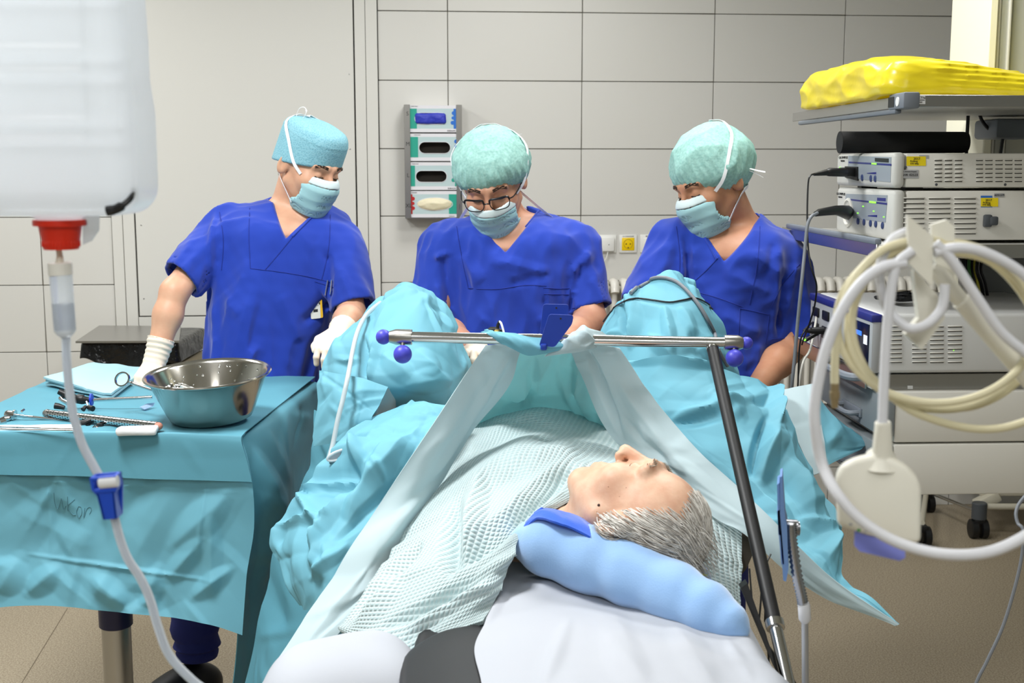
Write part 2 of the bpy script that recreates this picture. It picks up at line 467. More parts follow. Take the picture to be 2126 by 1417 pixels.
# welded seams of the sheet flooring
M_seam = mat('floor_seam', (122, 110, 92), 0.6)
for a, b in (((155, 1290), (60, 1417)), ((40, 1417), (150, 1295))):
    pass
seam = MB(); seam.tube([PZ(140, 1262, 0.0006), PZ(45, 1417, 0.0006), PZ(-60, 1590, 0.0006)], 0.0014, 6); obj('seam', seam, M_seam, FLOOR)
ce = MB().box((0, 1.9, CEIL + 0.05), (8.0, 8.4, 0.1)); structure(obj('ceiling', ce, M_white))
M_side = mat('side_wall_paint', (168, 172, 168), 0.6)
structure(obj('wall_left', MB().box((-3.35, 1.9, CEIL / 2), (0.1, 8.4, CEIL)), M_side))
structure(obj('wall_right', MB().box((3.35, 1.9, CEIL / 2), (0.1, 8.4, CEIL)), M_side))
structure(obj('wall_front', MB().box((0, -2.25, CEIL / 2), (8.0, 0.1, CEIL)), M_side))
# ceiling lamps (outside the picture, they give the room its light; one is an added fill)
M_lampf = mat('lamp_frame', (235, 235, 235), 0.4); M_diff = mat('lamp_diffuser', (255, 252, 245), 0.6, emis=((255, 248, 236), 1.5))
lamp_words = ['front left', 'front right', 'frontal fill added behind the camera', 'middle left', 'middle right', 'rear left', 'rear middle']
for i, (x, y, pw, sx, sy) in enumerate(LIGHTS):
    t = thing('ceiling_light', 'flat white ceiling light panel, %s of the room' % lamp_words[i], 'ceiling light', (x, y, CEIL - 0.04), 'ceiling light panels')
    fr = MB()
    for dx, dy, wx, wy in ((-1, 0, .03, sy + .06), (1, 0, .03, sy + .06), (0, -1, sx + .06, .03), (0, 1, sx + .06, .03)):
        fr.box((x + dx * (sx / 2 + .015), y + dy * (sy / 2 + .015), CEIL - 0.022), (wx, wy, 0.044))
    obj('frame', fr, M_lampf, t, smooth=False)
    obj('diffuser', MB().box((x, y, CEIL - 0.03), (sx, sy, 0.01)), M_diff, t, smooth=False)

# back wall: backing, tiles, built-in panel
def wbox(mb, s0, s1, z0, z1, off0, off1, r=0.0, seg=1):
    R = Matrix((WS, -WN, Vector((0, 0, 1)))).transposed(); c = wallpt((s0 + s1) / 2, (z0 + z1) / 2, (off0 + off1) / 2)
    return mb.box(c, (s1 - s0, abs(off1 - off0), z1 - z0), r, seg, R)
WB = structure(obj('wall_back', wbox(MB(), -3.6, 3.6, 0, CEIL, -0.12, 0.0), M_grout))
TS0, TW, TZ0, TH = -0.283, 0.5935, 1.972, 0.2962; GAP = 0.0035
tile_cache = {}
def tile(s0, s1, z0, z1):
    key = (round(s1 - s0, 4), round(z1 - z0, 4))
    if key not in tile_cache:
        o = obj('tile', MB().box((0, 0, 0), (key[0], 0.010, key[1]), 0.0015, 1), M_tile, None)
        tile_cache[key] = o
    else:
        o = tile_cache[key].copy(); COL.objects.link(o)
    o.rotation_euler = (0, 0, WA); o.location = wallpt((s0 + s1) / 2, (z0 + z1) / 2, 0.004)
    o.parent = WB; return o
def tile_zone(sa, sb):
    k0 = math.floor((sa - TS0) / TW) ; k1 = math.ceil((sb - TS0) / TW)
    for k in range(k0, k1):
        s0 = max(sa, TS0 + k * TW) + GAP / 2; s1 = min(sb, TS0 + (k + 1) * TW) - GAP / 2
        if s1 - s0 < 0.03: continue
        for j in range(-7, 4):
            z0 = TZ0 + j * TH + GAP / 2; z1 = z0 + TH - GAP
            z0 = max(z0, 0.0); z1 = min(z1, CEIL)
            if z1 - z0 > 0.03: tile(s0, s1, z0, z1)
tile_zone(-3.3, -1.757); tile_zone(-0.588, 3.3)
# the built-in panel between the tiled fields
pn = thing('wall_panel', 'large blank off-white wall panel with thin dark joints behind the person with the dotted cap', 'wall panel', wallpt(-1.17, 0.9), None)
obj('joint', wbox(MB(), -1.757, -0.588, 0.0, CEIL - 0.01, 0.0, 0.006), M_dark, pn)
obj('sheet_panel', wbox(MB(), -1.652, -0.694, 0.945, CEIL - 0.01, 0.006, 0.020, 0.0015), M_panel, pn)
for nm, a, b, z0, z1 in (('frame', -1.755, -1.709, 0.9, CEIL - .01), ('frame', -1.707, -1.658, 0.9, CEIL - .01), ('frame', -0.688, -0.642, 0.9, CEIL - .01), ('frame', -0.640, -0.590, 0.9, CEIL - .01),
                         ('frame', -1.656, -0.690, 0.885, 0.940)):
    obj(nm, wbox(MB(), a, b, z0, z1, 0.006, 0.019, 0.0012), M_panel, pn)
scr = []
for (x, y) in ((725, 154), (727, 309), (293, 467), (299, 620), (728, 470)):
    s, z = PW(x, y, 0.02); R = Matrix((WS, WN.cross(WS), WN)).transposed()
    obj('screw', MB().lathe([(0.0035, 0), (0.0035, 0.0008), (0.0018, 0.0012), (0.0016, 0.0006), (0, 0.0006)], wallpt(s, z, 0.0200), 10, frame3(WS, (0, 0, 1))), M_steel, pn)
# ventilation grille of perforated sheet below the panel
gr = thing('ventilation_grille', 'perforated white metal grille low on the wall behind the waste bin', 'grille', wallpt(-1.2, 0.2))
obj('backing', wbox(MB(), -1.75, -0.595, 0.1, 0.876, 0.006, 0.008), M_dark, gr)
gm = MB(); pit = 0.0112; R2 = pit * 0.335
a0, a1, z0, z1 = -1.745, -0.96, 0.47, 0.855; ci = 0
nr = int((z1 - z0) / (pit * 0.9))
for j in range(nr):
    z = z0 + (j + .5) * pit * 0.9; nc = int((a1 - a0) / pit) - 1
    for i in range(nc):
        s = a0 + (i + .5 + (0.5 if j % 2 else 0)) * pit; hx, hz = pit / 2, pit * 0.45
        ring = [(-hx, -hz), (0, -hz), (hx, -hz), (hx, 0), (hx, hz), (0, hz), (-hx, hz), (-hx, 0)]
        vs = [wallpt(s + x, z + y, 0.02) for x, y in ring] + [wallpt(s + R2 * math.cos(math.radians(225 + 45 * k)), z + R2 * math.sin(math.radians(225 + 45 * k)), 0.02) for k in range(8)]
        gm.add(vs, [(k, (k + 1) % 8, 8 + (k + 1) % 8, 8 + k) for k in range(8)])
M_perf = mat('perforated_sheet', (214, 214, 212), 0.4)
g = obj('perforated_sheet', gm, M_perf, gr, smooth=False, fix=False); g['kind'] = 'stuff'
fm = MB(); wbox(fm, -1.755, -0.590, 0.855, 0.883, 0.006, 0.022, .001); wbox(fm, -1.755, -0.590, 0.0, 0.47, 0.006, 0.021, .001); wbox(fm, -0.96, -0.590, 0.47, 0.855, 0.006, 0.021, .001)
obj('frame', fm, M_perf, gr)

# ---------------------------------------------------------------- radiator
M_rad = mat('radiator_enamel', (228, 224, 214), 0.3, coat=0.2)
rd = thing('radiator', 'off-white ribbed column radiator on the tiled wall behind the two right-hand figures', 'radiator', wallpt(1.1, 0.3))
for i in range(34):
    s = 0.405 + i * 0.047; m = MB()
    for off in (0.05, 0.10):
        m.tube([wallpt(s, 0.33, off), wallpt(s, 0.36, off), wallpt(s, 1.05, off)], 0.0125, 10)
    m.tube(catmull([wallpt(s, 1.04, 0.03), wallpt(s, 1.078, 0.045), wallpt(s, 1.082, 0.075), wallpt(s, 1.078, 0.105), wallpt(s, 1.04, 0.12)], 4), 0.020, 12)
    m.tube(catmull([wallpt(s, 0.36, 0.03), wallpt(s, 0.33, 0.045), wallpt(s, 0.325, 0.075), wallpt(s, 0.33, 0.105), wallpt(s, 0.36, 0.12)], 4), 0.020, 12)
    obj('radiator_section', m, M_rad, rd)
pm = MB(); pm.tube([wallpt(0.40, 1.055, 0.075), wallpt(1.98, 1.055, 0.075)], 0.013, 10); pm.tube([wallpt(0.40, 0.35, 0.075), wallpt(1.98, 0.35, 0.075)], 0.013, 10)
obj('header_pipe', pm, M_rad, rd)
vm = MB().cyl(wallpt(0.365, 1.055, 0.075), wallpt(0.405, 1.055, 0.075), 0.016, 14); vm.tube([wallpt(0.372, 1.055, 0.075), wallpt(0.372, 1.055, 0.0)], 0.008, 10)
obj('valve', vm, M_steel, rd)

# ---------------------------------------------------------------- sockets
M_sock = mat('switch_white', (230, 229, 224), 0.35); M_yel = mat('socket_yellow', (238, 200, 0), 0.35)
def socket_frame(t, s, z, w=0.081):
    m = MB(); wbox(m, s - w / 2, s + w / 2, z - w / 2, z + w / 2, 0.009, 0.017, 0.003, 2); return obj('cover_frame', m, M_sock, t)
s1, zz = PW(1261, 506, .01); s2, _ = PW(1303.5, 507, .01); s3, _ = PW(1347, 508, .01)
t = thing('wall_outlet', 'white wall outlet box with a thin white cable, left of the yellow socket', 'wall outlet', wallpt(s1, zz, 0.009))
socket_frame(t, s1, zz); m = MB(); wbox(m, s1 - .029, s1 + .028, zz - .032, zz + .030, 0.014, 0.036, 0.004, 2); obj('cover', m, M_sock, t)
obj('screw', MB().ball(wallpt(s1 + .003, zz - .002, 0.0362), 0.0022, 8, 6), M_dark, t)
m = MB(); m.tube(catmull([wallpt(s1 + 0.0, zz - .030, 0.028), wallpt(s1 - .006, zz - .06, .03), wallpt(s1 - .022, zz - .09, 0.02), wallpt(s1 - .04, zz - .13, .014), wallpt(s1 - .05, zz - .25, .014)], 5), 0.0022, 8); obj('cable', m, M_sock, t)
t = thing('wall_socket', 'bright yellow power socket in a white frame on the tiled wall', 'wall socket', wallpt(s2, zz, 0.009)); socket_frame(t, s2, zz)
m = MB(); wbox(m, s2 - .029, s2 + .029, zz - .030, zz + .028, 0.012, 0.020, 0.003, 2); obj('insert', m, M_yel, t)
R = frame3(WS, (0, 0, 1))
obj('well', MB().lathe([(0.0215, 0.0), (0.0215, 0.0010), (0.0195, 0.0010), (0.0180, 0.0002), (0.0, 0.0002)], wallpt(s2, zz, 0.0195), 28, R), mat('socket_well', (178, 146, 0), 0.5), t)
for dx, dz in ((-.0095, 0), (.0095, 0), (0.0, -.0165)): obj('pin_hole', MB().ball(wallpt(s2 + dx, zz + dz, 0.0199), 0.0030, 10, 6), M_dark, t)
lettering('SV-STECKDOSE', 0.0075, wallpt(s2, zz + .0335, 0.0173), WS, (0, 0, 1), M_ink, t)
t = thing('wall_outlet', 'white wall outlet half hidden by the shoulder of the rightmost figure', 'wall outlet', wallpt(s3, zz, 0.009)); socket_frame(t, s3, zz)
m = MB(); wbox(m, s3 - .027, s3 + .027, zz - .030, zz + .026, 0.012, 0.021, 0.003, 2); obj('insert', m, M_sock, t)
lettering('BETRIEB', 0.009, wallpt(s3 + .0, zz + .0335, 0.0173), WS, (0, 0, 1), M_ink, t)

# ---------------------------------------------------------------- glove dispenser
OFF = 0.105
sL, zT = PW(838.5, 217, OFF); sR, zB = PW(960, 453, OFF); sl, _ = PW(851, 217, OFF); sr, _ = PW(947, 217, OFF)
M_hold = mat('dispenser_steel', (150, 147, 142), 0.36, 1.0, bump=(200, .04, .001))
hd = thing('glove_dispenser', 'wall-mounted stainless steel rack holding four glove boxes', 'dispenser', wallpt((sL + sR) / 2, zB, 0.01))
m = MB(); wbox(m, sL, sR, zB, zT - .004, 0.010, 0.0125); obj('back_plate', m, M_hold, hd)
for nm, a, b, e in (('side_rail', sL, sl, -1), ('side_rail', sr, sR, 1)):
    m = MB(); wbox(m, a, b, zB, zT, OFF - .002, OFF, 0.0008)
    x = a if e < 0 else b; wbox(m, min(x, x - e * .002), max(x, x - e * .002), zB, zT, 0.012, OFF - .001); obj(nm, m, M_hold, hd)
m = MB(); wbox(m, sL, sR, zB, zB + .002, 0.012, OFF - .001); obj('bottom_plate', m, M_hold, hd)
for ch, y in (('S', 236), ('M', 299), ('L', 364), ('XL', 427)):
    _, z = PW(842, y, OFF); lettering(ch, 0.024, wallpt((sL + sl) / 2 + (.002 if ch != 'XL' else .003), z, OFF + .0003), WS, (0, 0, 1), M_ink, hd, 0.95)
lettering('meduplast', 0.006, wallpt((sr + sR) / 2, zB + .05, OFF + .0003), (0, 0, 1), -WS, M_ink, hd)
M_box = mat('carton_white', (226, 224, 228), 0.6); M_cart = mat('carton_greyteal', (186, 206, 207), 0.55); M_teal = mat('carton_teal', (38, 160, 138), 0.5)
M_cblue = mat('carton_blue', (38, 110, 200), 0.5); M_cred = mat('carton_red', (186, 34, 34), 0.5); M_in = mat('carton_inside', (58, 52, 46), 0.9)
M_gblue = mat('nitrile_blue', (46, 58, 178), 0.5, bump=(40, .5, .01)); M_gcream = mat('latex_cream', (232, 222, 190), 0.5, sss=.1, bump=(35, .35, .01))
def stadium(cx, cz, w, h, n=10):
    r = h / 2; pts = []
    for k in range(n + 1): a = -math.pi / 2 + math.pi * k / n; pts.append((cx + w / 2 - r + r * math.cos(a), cz + r * math.sin(a)))
    for k in range(n + 1): a = math.pi / 2 + math.pi * k / n; pts.append((cx - w / 2 + r + r * math.cos(a), cz + r * math.sin(a)))
    return pts
def ellipse(cx, cz, w, h, n=24): return [(cx + w / 2 * math.cos(2 * math.pi * k / n - math.pi / 2), cz + h / 2 * math.sin(2 * math.pi * k / n - math.pi / 2)) for k in range(n)]
def holed(a, b, z0, z1, loop, o):
    """rectangle a..b z0..z1 with a hole, in wall coords"""
    m = MB(); cx = sum(p[0] for p in loop) / len(loop); cz = sum(p[1] for p in loop) / len(loop)
    outer = []
    for (x, z) in loop:
        dx, dz = x - cx, z - cz; t = min(((b - cx) / dx if dx > 0 else (a - cx) / dx) if abs(dx) > 1e-9 else 1e9, ((z1 - cz) / dz if dz > 0 else (z0 - cz) / dz) if abs(dz) > 1e-9 else 1e9)
        outer.append((cx + dx * t, cz + dz * t))
    # snap corners
    for cxn, czn in ((a, z0), (b, z0), (b, z1), (a, z1)):
        i = min(range(len(outer)), key=lambda i: (outer[i][0] - cxn) ** 2 + (outer[i][1] - czn) ** 2); outer[i] = (cxn, czn)
    n = len(loop)
    vs = [wallpt(x, z, o) for x, z in loop] + [wallpt(x, z, o) for x, z in outer] + [wallpt(x, z, o - .001) for x, z in loop]
    m.add(vs, [(i, (i + 1) % n, n + (i + 1) % n, n + i) for i in range(n)] + [(i, (i + 1) % n, 2 * n + (i + 1) % n, 2 * n + i) for i in range(n)]); return m
def wpoly(loop, o0, d): return MB().prism([wallpt(x, z, o0) for x, z in loop], WN * d)
boxes = [  # y0,y1, opening (px cx, cy, w, h), kind
    (218.5, 274.5, (894, 246, 66, 24), 'S'), (277, 334, (902.5, 306.5, 66, 24), 'M'), (336.5, 394, (895.5, 366, 65, 24), 'L'), (396.5, 451, (902.5, 423.5, 75, 27), 'XL')]
words = {'S': 'top glove box with a crumpled blue glove in its opening', 'M': 'second glove box from the top with a dark empty opening and wide teal stripe',
         'L': 'third glove box from the top with a dark empty opening', 'XL': 'bottom glove box with red marks and a cream glove filling its opening'}
for (y0, y1, op, kd) in boxes:
    o = OFF - .006
    a, z1 = PW(848, y0, o); b, z0 = PW(949, y1, o); k = (b - a) / 101.0
    t = thing('glove_box', words[kd], 'glove box', wallpt((a + b) / 2, z0, 0.05), 'glove boxes in the rack')
    oc, oz = PW(op[0], op[1], o); loop = stadium(oc, oz, op[2] * k, op[3] * k) if kd != 'XL' else ellipse(oc, oz, op[2] * k, op[3] * k)
    m = MB(); wbox(m, a, b, z0, z0 + .001, .014, o - .001); wbox(m, a, b, z1 - .001, z1, .014, o - .001); wbox(m, a, a + .001, z0, z1, .014, o - .001); wbox(m, b - .001, b, z0, z1, .014, o - .001); wbox(m, a, b, z0, z1, .014, .015)
    obj('carton', m, M_box, t)
    m = MB(); wbox(m, a + .004, b - .004, z0 + .004, z1 - .004, .05, .052); obj('carton_inside', m, M_in, t)
    h8 = (z1 - z0) * 0.12
    obj('front', holed(a, b, z0 + h8 * 1.1, z1 - h8, loop, o), M_cart, t, smooth=False)
    m = MB(); wbox(m, a, b, z0, z0 + h8 * 1.1, o - .001, o); wbox(m, a, b, z1 - h8, z1, o - .001, o); obj('border', m, M_box, t)
    rim = MB(); rim.tube([wallpt(x, z, o + .0004) for x, z in loop], 0.0014, 6, closed=True); obj('opening_rim', rim, M_box, t)
    zc0, zc1 = z0 + h8 * 1.1, z1 - h8
    def stripe(p0, p1, mt, nm='stripe'):
        x0, _ = PW(p0, 300, o); x1, _ = PW(p1, 300, o); mm = MB(); wbox(mm, x0, x1, zc0, zc1, o - .0004, o + .0006); obj(nm, mm, mt, t)
    def dots(px, mt, dx=(1, 0, -1), vis=1):
        for i in range(3):
            x, _ = PW(px + dx[i] * 1.2, 300, o); z = zc0 + (zc1 - zc0) * (0.78 - 0.24 * i) ; rr = .0085 if i != 1 else .007
            mm = MB().prism([wallpt(x + rr * math.cos(q * math.pi / 8), z + rr * math.sin(q * math.pi / 8), o + .0004) for q in range(16)], WN * .0008); obj('printed_dot', mm, mt, t)
    def ltr(s_, px, py, sz):
        x, z = PW(px, py, o); lettering(s_, sz, wallpt(x, z, o + .0008), WS, (0, 0, 1), M_ink, t)
    if kd == 'S':
        stripe(850, 866, M_teal); stripe(942, 947, M_cblue); dots(941, M_cblue); ltr('B.BRAUN', 937, 271.5, .0085); ltr('VASCO Nitril', 860, 220.5, .005)
    if kd == 'M':
        stripe(850, 868, M_teal); dots(947, M_cblue, (0, 0, 0)); ltr('VASCO Nitril', 866, 280, .005); ltr('B.BRAUN', 948, 331, .0085)
    if kd == 'L':
        stripe(850, 861, M_teal); stripe(944, 947, M_teal); dots(942, M_teal); ltr('B.BRAUN', 938, 391, .0085); ltr('VASCO Nitril', 862, 340, .005)
    if kd == 'XL':
        stripe(850, 855, M_cred); stripe(931, 947, M_teal); dots(856, M_cred, (0, 0, 0)); ltr('manufix', 860, 399.5, .0075); ltr('B.BRAUN', 938, 448.5, .006)
    if kd in ('S', 'XL'):   # glove pushing out of the opening
        w, h = op[2] * k, op[3] * k; c = wallpt(oc, oz, o - .004); Rm = np.array(Matrix((WS, -WN, Vector((0, 0, 1)))).transposed())
        def gl(p, w=w, h=h, c=c, Rm=Rm, kd=kd):
            q = (p - np.array(c)) @ Rm
            d = s_box(p, c, (w / 2 - .001, .014, h / 2 - .001), 0.0115, Rm) if kd == 'S' else s_ell(p, c, (w / 2, .016, h / 2), Rm)
            return d + .0026 * np.abs(wnoise(q, (60, 60, 160), 3 if kd == 'S' else 5)) - .001
        e = np.array([w / 2 + .02] * 3); sdf_obj('glove', gl, np.array(c) - e, np.array(c) + e, 0.0022, M_gblue if kd == 'S' else M_gcream, t)

# ---------------------------------------------------------------- waste bin
M_bag = mat('black_bag', (14, 14, 15), 0.22, bump=(28, .5, .02)); M_binb = mat('bin_beige', (150, 138, 112), 0.55)
bz = 0.915; bA, bB = PZ(157, 712, bz), PZ(206, 679, bz); bC, bD = PZ(376, 680, bz), PZ(372, 711, bz)
bn = thing('waste_bin', 'waste bin with a flat steel lid and a black bag over its rim', 'waste bin', ((bA.x + bD.x) / 2, (bA.y + bB.y) / 2, 0))
lid = MB().prism([bA, bD, bC, bB], (0, 0, 0.008)); obj('lid', lid, M_steel, bn, smooth=False)
cx, cy = (bA.x + bD.x) / 2, (bA.y + bB.y) / 2 + .01; wx, wy = (bD.x - bA.x) / 2 - .02, (bB.y - bA.y) / 2 - .035
obj('body', MB().box((cx, cy, .42), (wx * 2, wy * 2, .80), .01), M_binb, bn)
def bagf(p):
    q = p - np.array((cx, cy, bz - .055), np.float32)
    zz_ = np.clip((q[:, 2] + .06) / .12, 0, 1); grow = .012 + .012 * np.sin(q[:, 0] * 31) * (1 - zz_)
    d = s_box(p, (cx, cy, bz - .06 - .0), (wx + .012, wy + .02, .062), .015) - grow * (1 - zz_) * 1.2
    low = -(q[:, 2] + .035 + .018 * np.sin(q[:, 0] * 17 + 1.2) + .01 * np.sin(q[:, 0] * 43))
    return np.maximum(d + .006 * np.abs(wnoise(p, (30, 30, 45), 8)), low)
sdf_obj('bin_bag', bagf, (cx - wx - .08, cy - wy - .1, bz - .15), (cx + wx + .08, cy + wy + .1, bz + .02), .005, M_bag, bn)
# ================================================================== CEILING PENDANT WITH THE ENDOSCOPY TOWER
E1 = Vector((1, 0.049, 0)).normalized(); E2 = Vector((-0.049, 1, 0)).normalized(); EZ = Vector((0, 0, 1))
PO = P(1880, 300, 2.65); PO.z = 0
RP = Matrix((E1, E2, EZ)).transposed()
def T(a, b, z): q = PO + E1 * a + E2 * b; return Vector((q.x, q.y, z))
def pbox(mb, a0, a1, b0, b1, z0, z1, r=0.0, seg=2): return mb.box(T((a0 + a1) / 2, (b0 + b1) / 2, (z0 + z1) / 2), (a1 - a0, b1 - b0, z1 - z0), r, seg, RP)
def onplane(px, py, o, n):
    r = ray(px, py); return CAMV + r * ((Vector(o) - CAMV).dot(n) / r.dot(n))
def pxpoly(pts, o, n, d=0.001, lift=0.0):
    return MB().prism([onplane(x, y, o, n) + n * lift for x, y in pts], n * d)
def pxrect(x0, y0, x1, y1): return [(x0, y0), (x1, y0), (x1, y1), (x0, y1)]
M_dev = mat('device_ivory', (214, 211, 202), 0.42); M_devf = mat('device_front', (205, 204, 198), 0.4); M_grey = mat('bumper_grey', (118, 124, 132), 0.5)
M_under = mat('shelf_underside', (200, 199, 194), 0.5); M_cpan = mat('control_panel', (150, 158, 166), 0.4); M_dkgrey = mat('dark_grey_plastic', (72, 76, 80), 0.5)
M_navy = mat('navy_stripe', (38, 44, 120), 0.4); M_btn = mat('button_blue', (52, 66, 110), 0.4); M_led = mat('led_green', (120, 230, 60), 0.4, emis=((130, 255, 60), 1.6))
M_ystk = mat('sticker_yellow', (240, 214, 20), 0.5); M_bstk = mat('sticker_blue', (44, 106, 190), 0.5); M_gstk = mat('sticker_grey', (168, 168, 168), 0.5); M_wstk = mat('sticker_white', (226, 226, 226), 0.5)
M_cream = mat('column_cream', (232, 228, 205), 0.45); M_colg = mat('column_grey', (176, 178, 172), 0.4)

pend = thing('ceiling_pendant', 'grey and steel equipment pendant with shelves and drawers hanging from the ceiling', 'equipment pendant', T(0.6, 0.6, 0.6))
# column
m = MB(); u0 = P(2052, 100, 3.42).x
def cbox(px0, px1, dv, mt, nm='column_profile'):
    a, b = P(px0, 120, 3.42 + dv), P(px1, 120, 3.42 + dv); mm = MB().box(((a.x + b.x) / 2, a.y + .15, 1.95), (b.x - a.x, .3, 2.0), .003, 1); obj(nm, mm, mt, pend)
cbox(2051, 2068, 0, M_cream); cbox(2068, 2074, .012, M_under); cbox(2074, 2090, .02, M_colg); cbox(2090, 2097, .01, M_under); cbox(2097, 2320, .03, M_colg)
m = MB(); m.box((P(2190, 0, 3.55).x, 3.6, 2.85), (.5, .5, .2), .02); obj('ceiling_flange', m, M_colg, pend)
# shelves
def shelf(pxn, yt, yb, bmax, amax, name_off=0.0, v=2.65):
    c = P(pxn, yt, v); zt = c.z; zb = P(pxn, yb, v).z; a0 = (c - PO).dot(E1)
    m = MB(); pbox(m, a0 + .004, amax, .004, bmax - .004, zb + .004, zt - .004, .002, 1); obj('shelf_board', m, M_under, pend)
    m = MB(); pbox(m, a0, a0 + .004, .03, bmax, zb, zt, .001, 1); obj('shelf_rail', m, M_steel, pend)
    m = MB(); pbox(m, a0 + .03, amax, -.002, .004, zb, zt, .001, 1); obj('shelf_rail', m, M_steel, pend)
    return a0, zb, zt
SA1, SZB1, SZT1 = shelf(1880, 197, 222, 0.87, 0.62)
SA2, SZB2, SZT2 = shelf(1829, 508, 536, 0.80, 0.62)
SA3, SZB3, SZT3 = shelf(1806, 776, 812, 0.66, 0.62)
# grey bumpers and corner block on the top shelf
m = MB(); pbox(m, SA1 - .006, SA1 + .03, -.006, .085, SZB1 - .003, SZT1 + .006, .004); cb = obj('corner_block', m, M_grey, pend)
obj('release_button', MB().cyl(T(SA1 - .0075, .028, (SZB1 + SZT1) / 2), T(SA1 - .005, .028, (SZB1 + SZT1) / 2), .010, 18), M_wstk, cb)
m = MB(); pbox(m, SA1 - .0068, SA1 - .005, .05, .085, SZB1 + .002, SZT1 - .001); obj('slot', m, M_black, cb)
m = MB(); pbox(m, SA1 - .004, SA1 + .012, .05, .80, SZB1 - .012, SZB1 - .001, .004); obj('bumper', m, M_grey, pend)
m = MB(); pbox(m, SA2 - .004, SA2 + .012, .03, .75, SZT2 - .002, SZT2 + .012, .004); obj('bumper', m, M_grey, pend)
for b in (.12, .45, .72): m = MB(); m.cyl(T(SA1 + .03, b, SZB1 + .003), T(SA1 + .03, b, SZB1 - .007), .006, 10); obj('bolt', m, M_steel, pend)
NE = -E2; NW = -E1
q = pxpoly(pxrect(1882, 198.5, 1921, 216), T(0, -.0025, 0), NE, .0004); st = obj('label_sticker', q, M_wstk, pend, smooth=False)
o = T(0, -.0031, 0)
for tx, y, s in (('Zuladung max. 9 kg', 202.5, .0052), ('Gesamtbelastung beachten', 207.5, .0036), ('siehe Typenschild', 212, .0040)): lettering(tx, s, onplane(1901, y, o, NE), E1, EZ, M_ink, pend)
m = MB(); m.box(T(.47, .55, SZB1 - .03), (.12, .14, .05), .01, 2, RP); obj('shelf_bracket', m, M_grey, pend)
# drawer block
zdt, zdb = P(1838, 814, 2.62).z, P(1838, 1028, 2.62).z; aD = (P(1838, 900, 2.62) - PO).dot(E1); zseam = P(1838, 921, 2.62).z
m = MB(); pbox(m, aD + .02, .66, -.028, .46, zseam + .002, zdt, .004); dr1 = obj('drawer_unit', m, M_dev, pend)
m = MB(); pbox(m, aD + .02, .66, -.030, .46, zdb, zseam - .002, .004); dr2 = obj('drawer_unit', m, M_dev, pend)
M_drw = mat('drawer_grey', (132, 138, 141), 0.45)
m = MB(); pbox(m, aD - .012, aD + .02, -.03, .46, zseam + .016, zdt - .004, .004); d = obj('drawer', m, M_drw, pend)
m = MB(); m.tube(catmull([T(aD - .012, .10, zdt - .07), T(aD - .04, .11, zdt - .072), T(aD - .04, .20, zdt - .072), T(aD - .012, .21, zdt - .07)], 4), .006, 8); pbox(m, aD - .018, aD - .011, .09, .22, zdt - .08, zdt - .06, .002); obj('handle', m, M_grey, d)
m = MB(); pbox(m, aD - .012, aD + .02, -.03, .46, zdb + .004, zseam - .004, .004); d = obj('drawer', m, M_drw, pend)
m = MB(); m.tube(catmull([T(aD - .012, .10, zseam - .07), T(aD - .04, .11, zseam - .072), T(aD - .04, .20, zseam - .072), T(aD - .012, .21, zseam - .07)], 4), .006, 8); obj('handle', m, M_grey, d)
m = MB(); m.tube(catmull([T(SA3 - .004, .02, SZT3 - .01), T(SA3 - .035, .05, SZT3 - .012), T(SA3 - .04, .22, SZT3 - .012), T(SA3 - .004, .27, SZT3 - .01)], 5), .009, 8); obj('push_handle', m, M_grey, pend)
obj('label_sticker', pxpoly(pxrect(1884, 800, 1895, 807), T(0, -.0025, 0), NE, .0005), M_wstk, pend)
# support between shelf and drawers, dark cavity with cables
m = MB(); pbox(m, .33, .62, .42, .48, SZT3, SZB2, .004); obj('rear_panel', m, mat('rear_grey', (110, 112, 112), .5), pend)

# ---------------------------------------------------------------- devices
def side_plane(b): return T(0, b, 0)
def vents(dev, cols, rows, b, hh=2.6):
    for (x0, x1) in cols:
        for y in rows:
            o = side_plane(b); p0 = onplane(x0, y, o, NE); p1 = onplane(x1, y, o, NE); k = 2.75 / 2550
            mm = MB(); c = (p0 + p1) / 2
            mm.box(c + EZ * (hh * .55 * k), ((p1 - p0).length, .005, hh * 1.05 * k), .0012, 1, RP)
            sl = obj('vent_slot', mm, M_dev, dev)
            mm = MB(); mm.box(c - EZ * (hh * .28 * k), ((p1 - p0).length * .94, .0016, hh * .6 * k), 0, 1, RP); obj('gap', mm, M_dark, sl)
def device(label, pxe, yt, yb, v, width, depth, group):
    t = thing('endoscopy_processor', label, 'medical device', P(pxe, yb, v), group)
    c = P(pxe, yt, v); zt = c.z; zb = P(pxe, yb, v).z; a0 = (c - PO).dot(E1); b0 = (c - PO).dot(E2)
    m = MB(); pbox(m, a0 + .018, a0 + depth, b0, b0 + width, zb, zt, .004); obj('housing', m, M_dev, t)
    m = MB(); pbox(m, a0 - .012, a0 + .016, b0 - .003, b0 + width + .003, zb - .001, zt + .002, .010, 3); obj('front_bezel', m, M_devf, t)
    return t, a0, b0, zb, zt
t1, a1, b1, zb1, zt1 = device('slim ivory endoscopy video processor under the black roll', 1866, 318, 389, 2.75, .40, .50, 'stacked endoscopy processors')
t2, a2, b2, zb2, zt2 = device('tall ivory light source below the slim video processor', 1866, 396, 499, 2.75, .40, .50, 'stacked endoscopy processors')
for (t, a, b, zb) in ((t1, a1, b1, zb1), (t2, a2, b2, zb2)):
    for bb in (.03, .33): mm = MB(); pbox(mm, a + .03, a + .07, b + bb, b + bb + .03, zb - .008, zb + .001); obj('foot', mm, M_black, t)
vents(t1, [(1940, 1956), (1961, 1977), (1982, 1998), (2026, 2041), (2045, 2061), (2066, 2082), (2086, 2102), (2106, 2122)], [332.5, 341, 350, 359, 367.5, 376], b1)
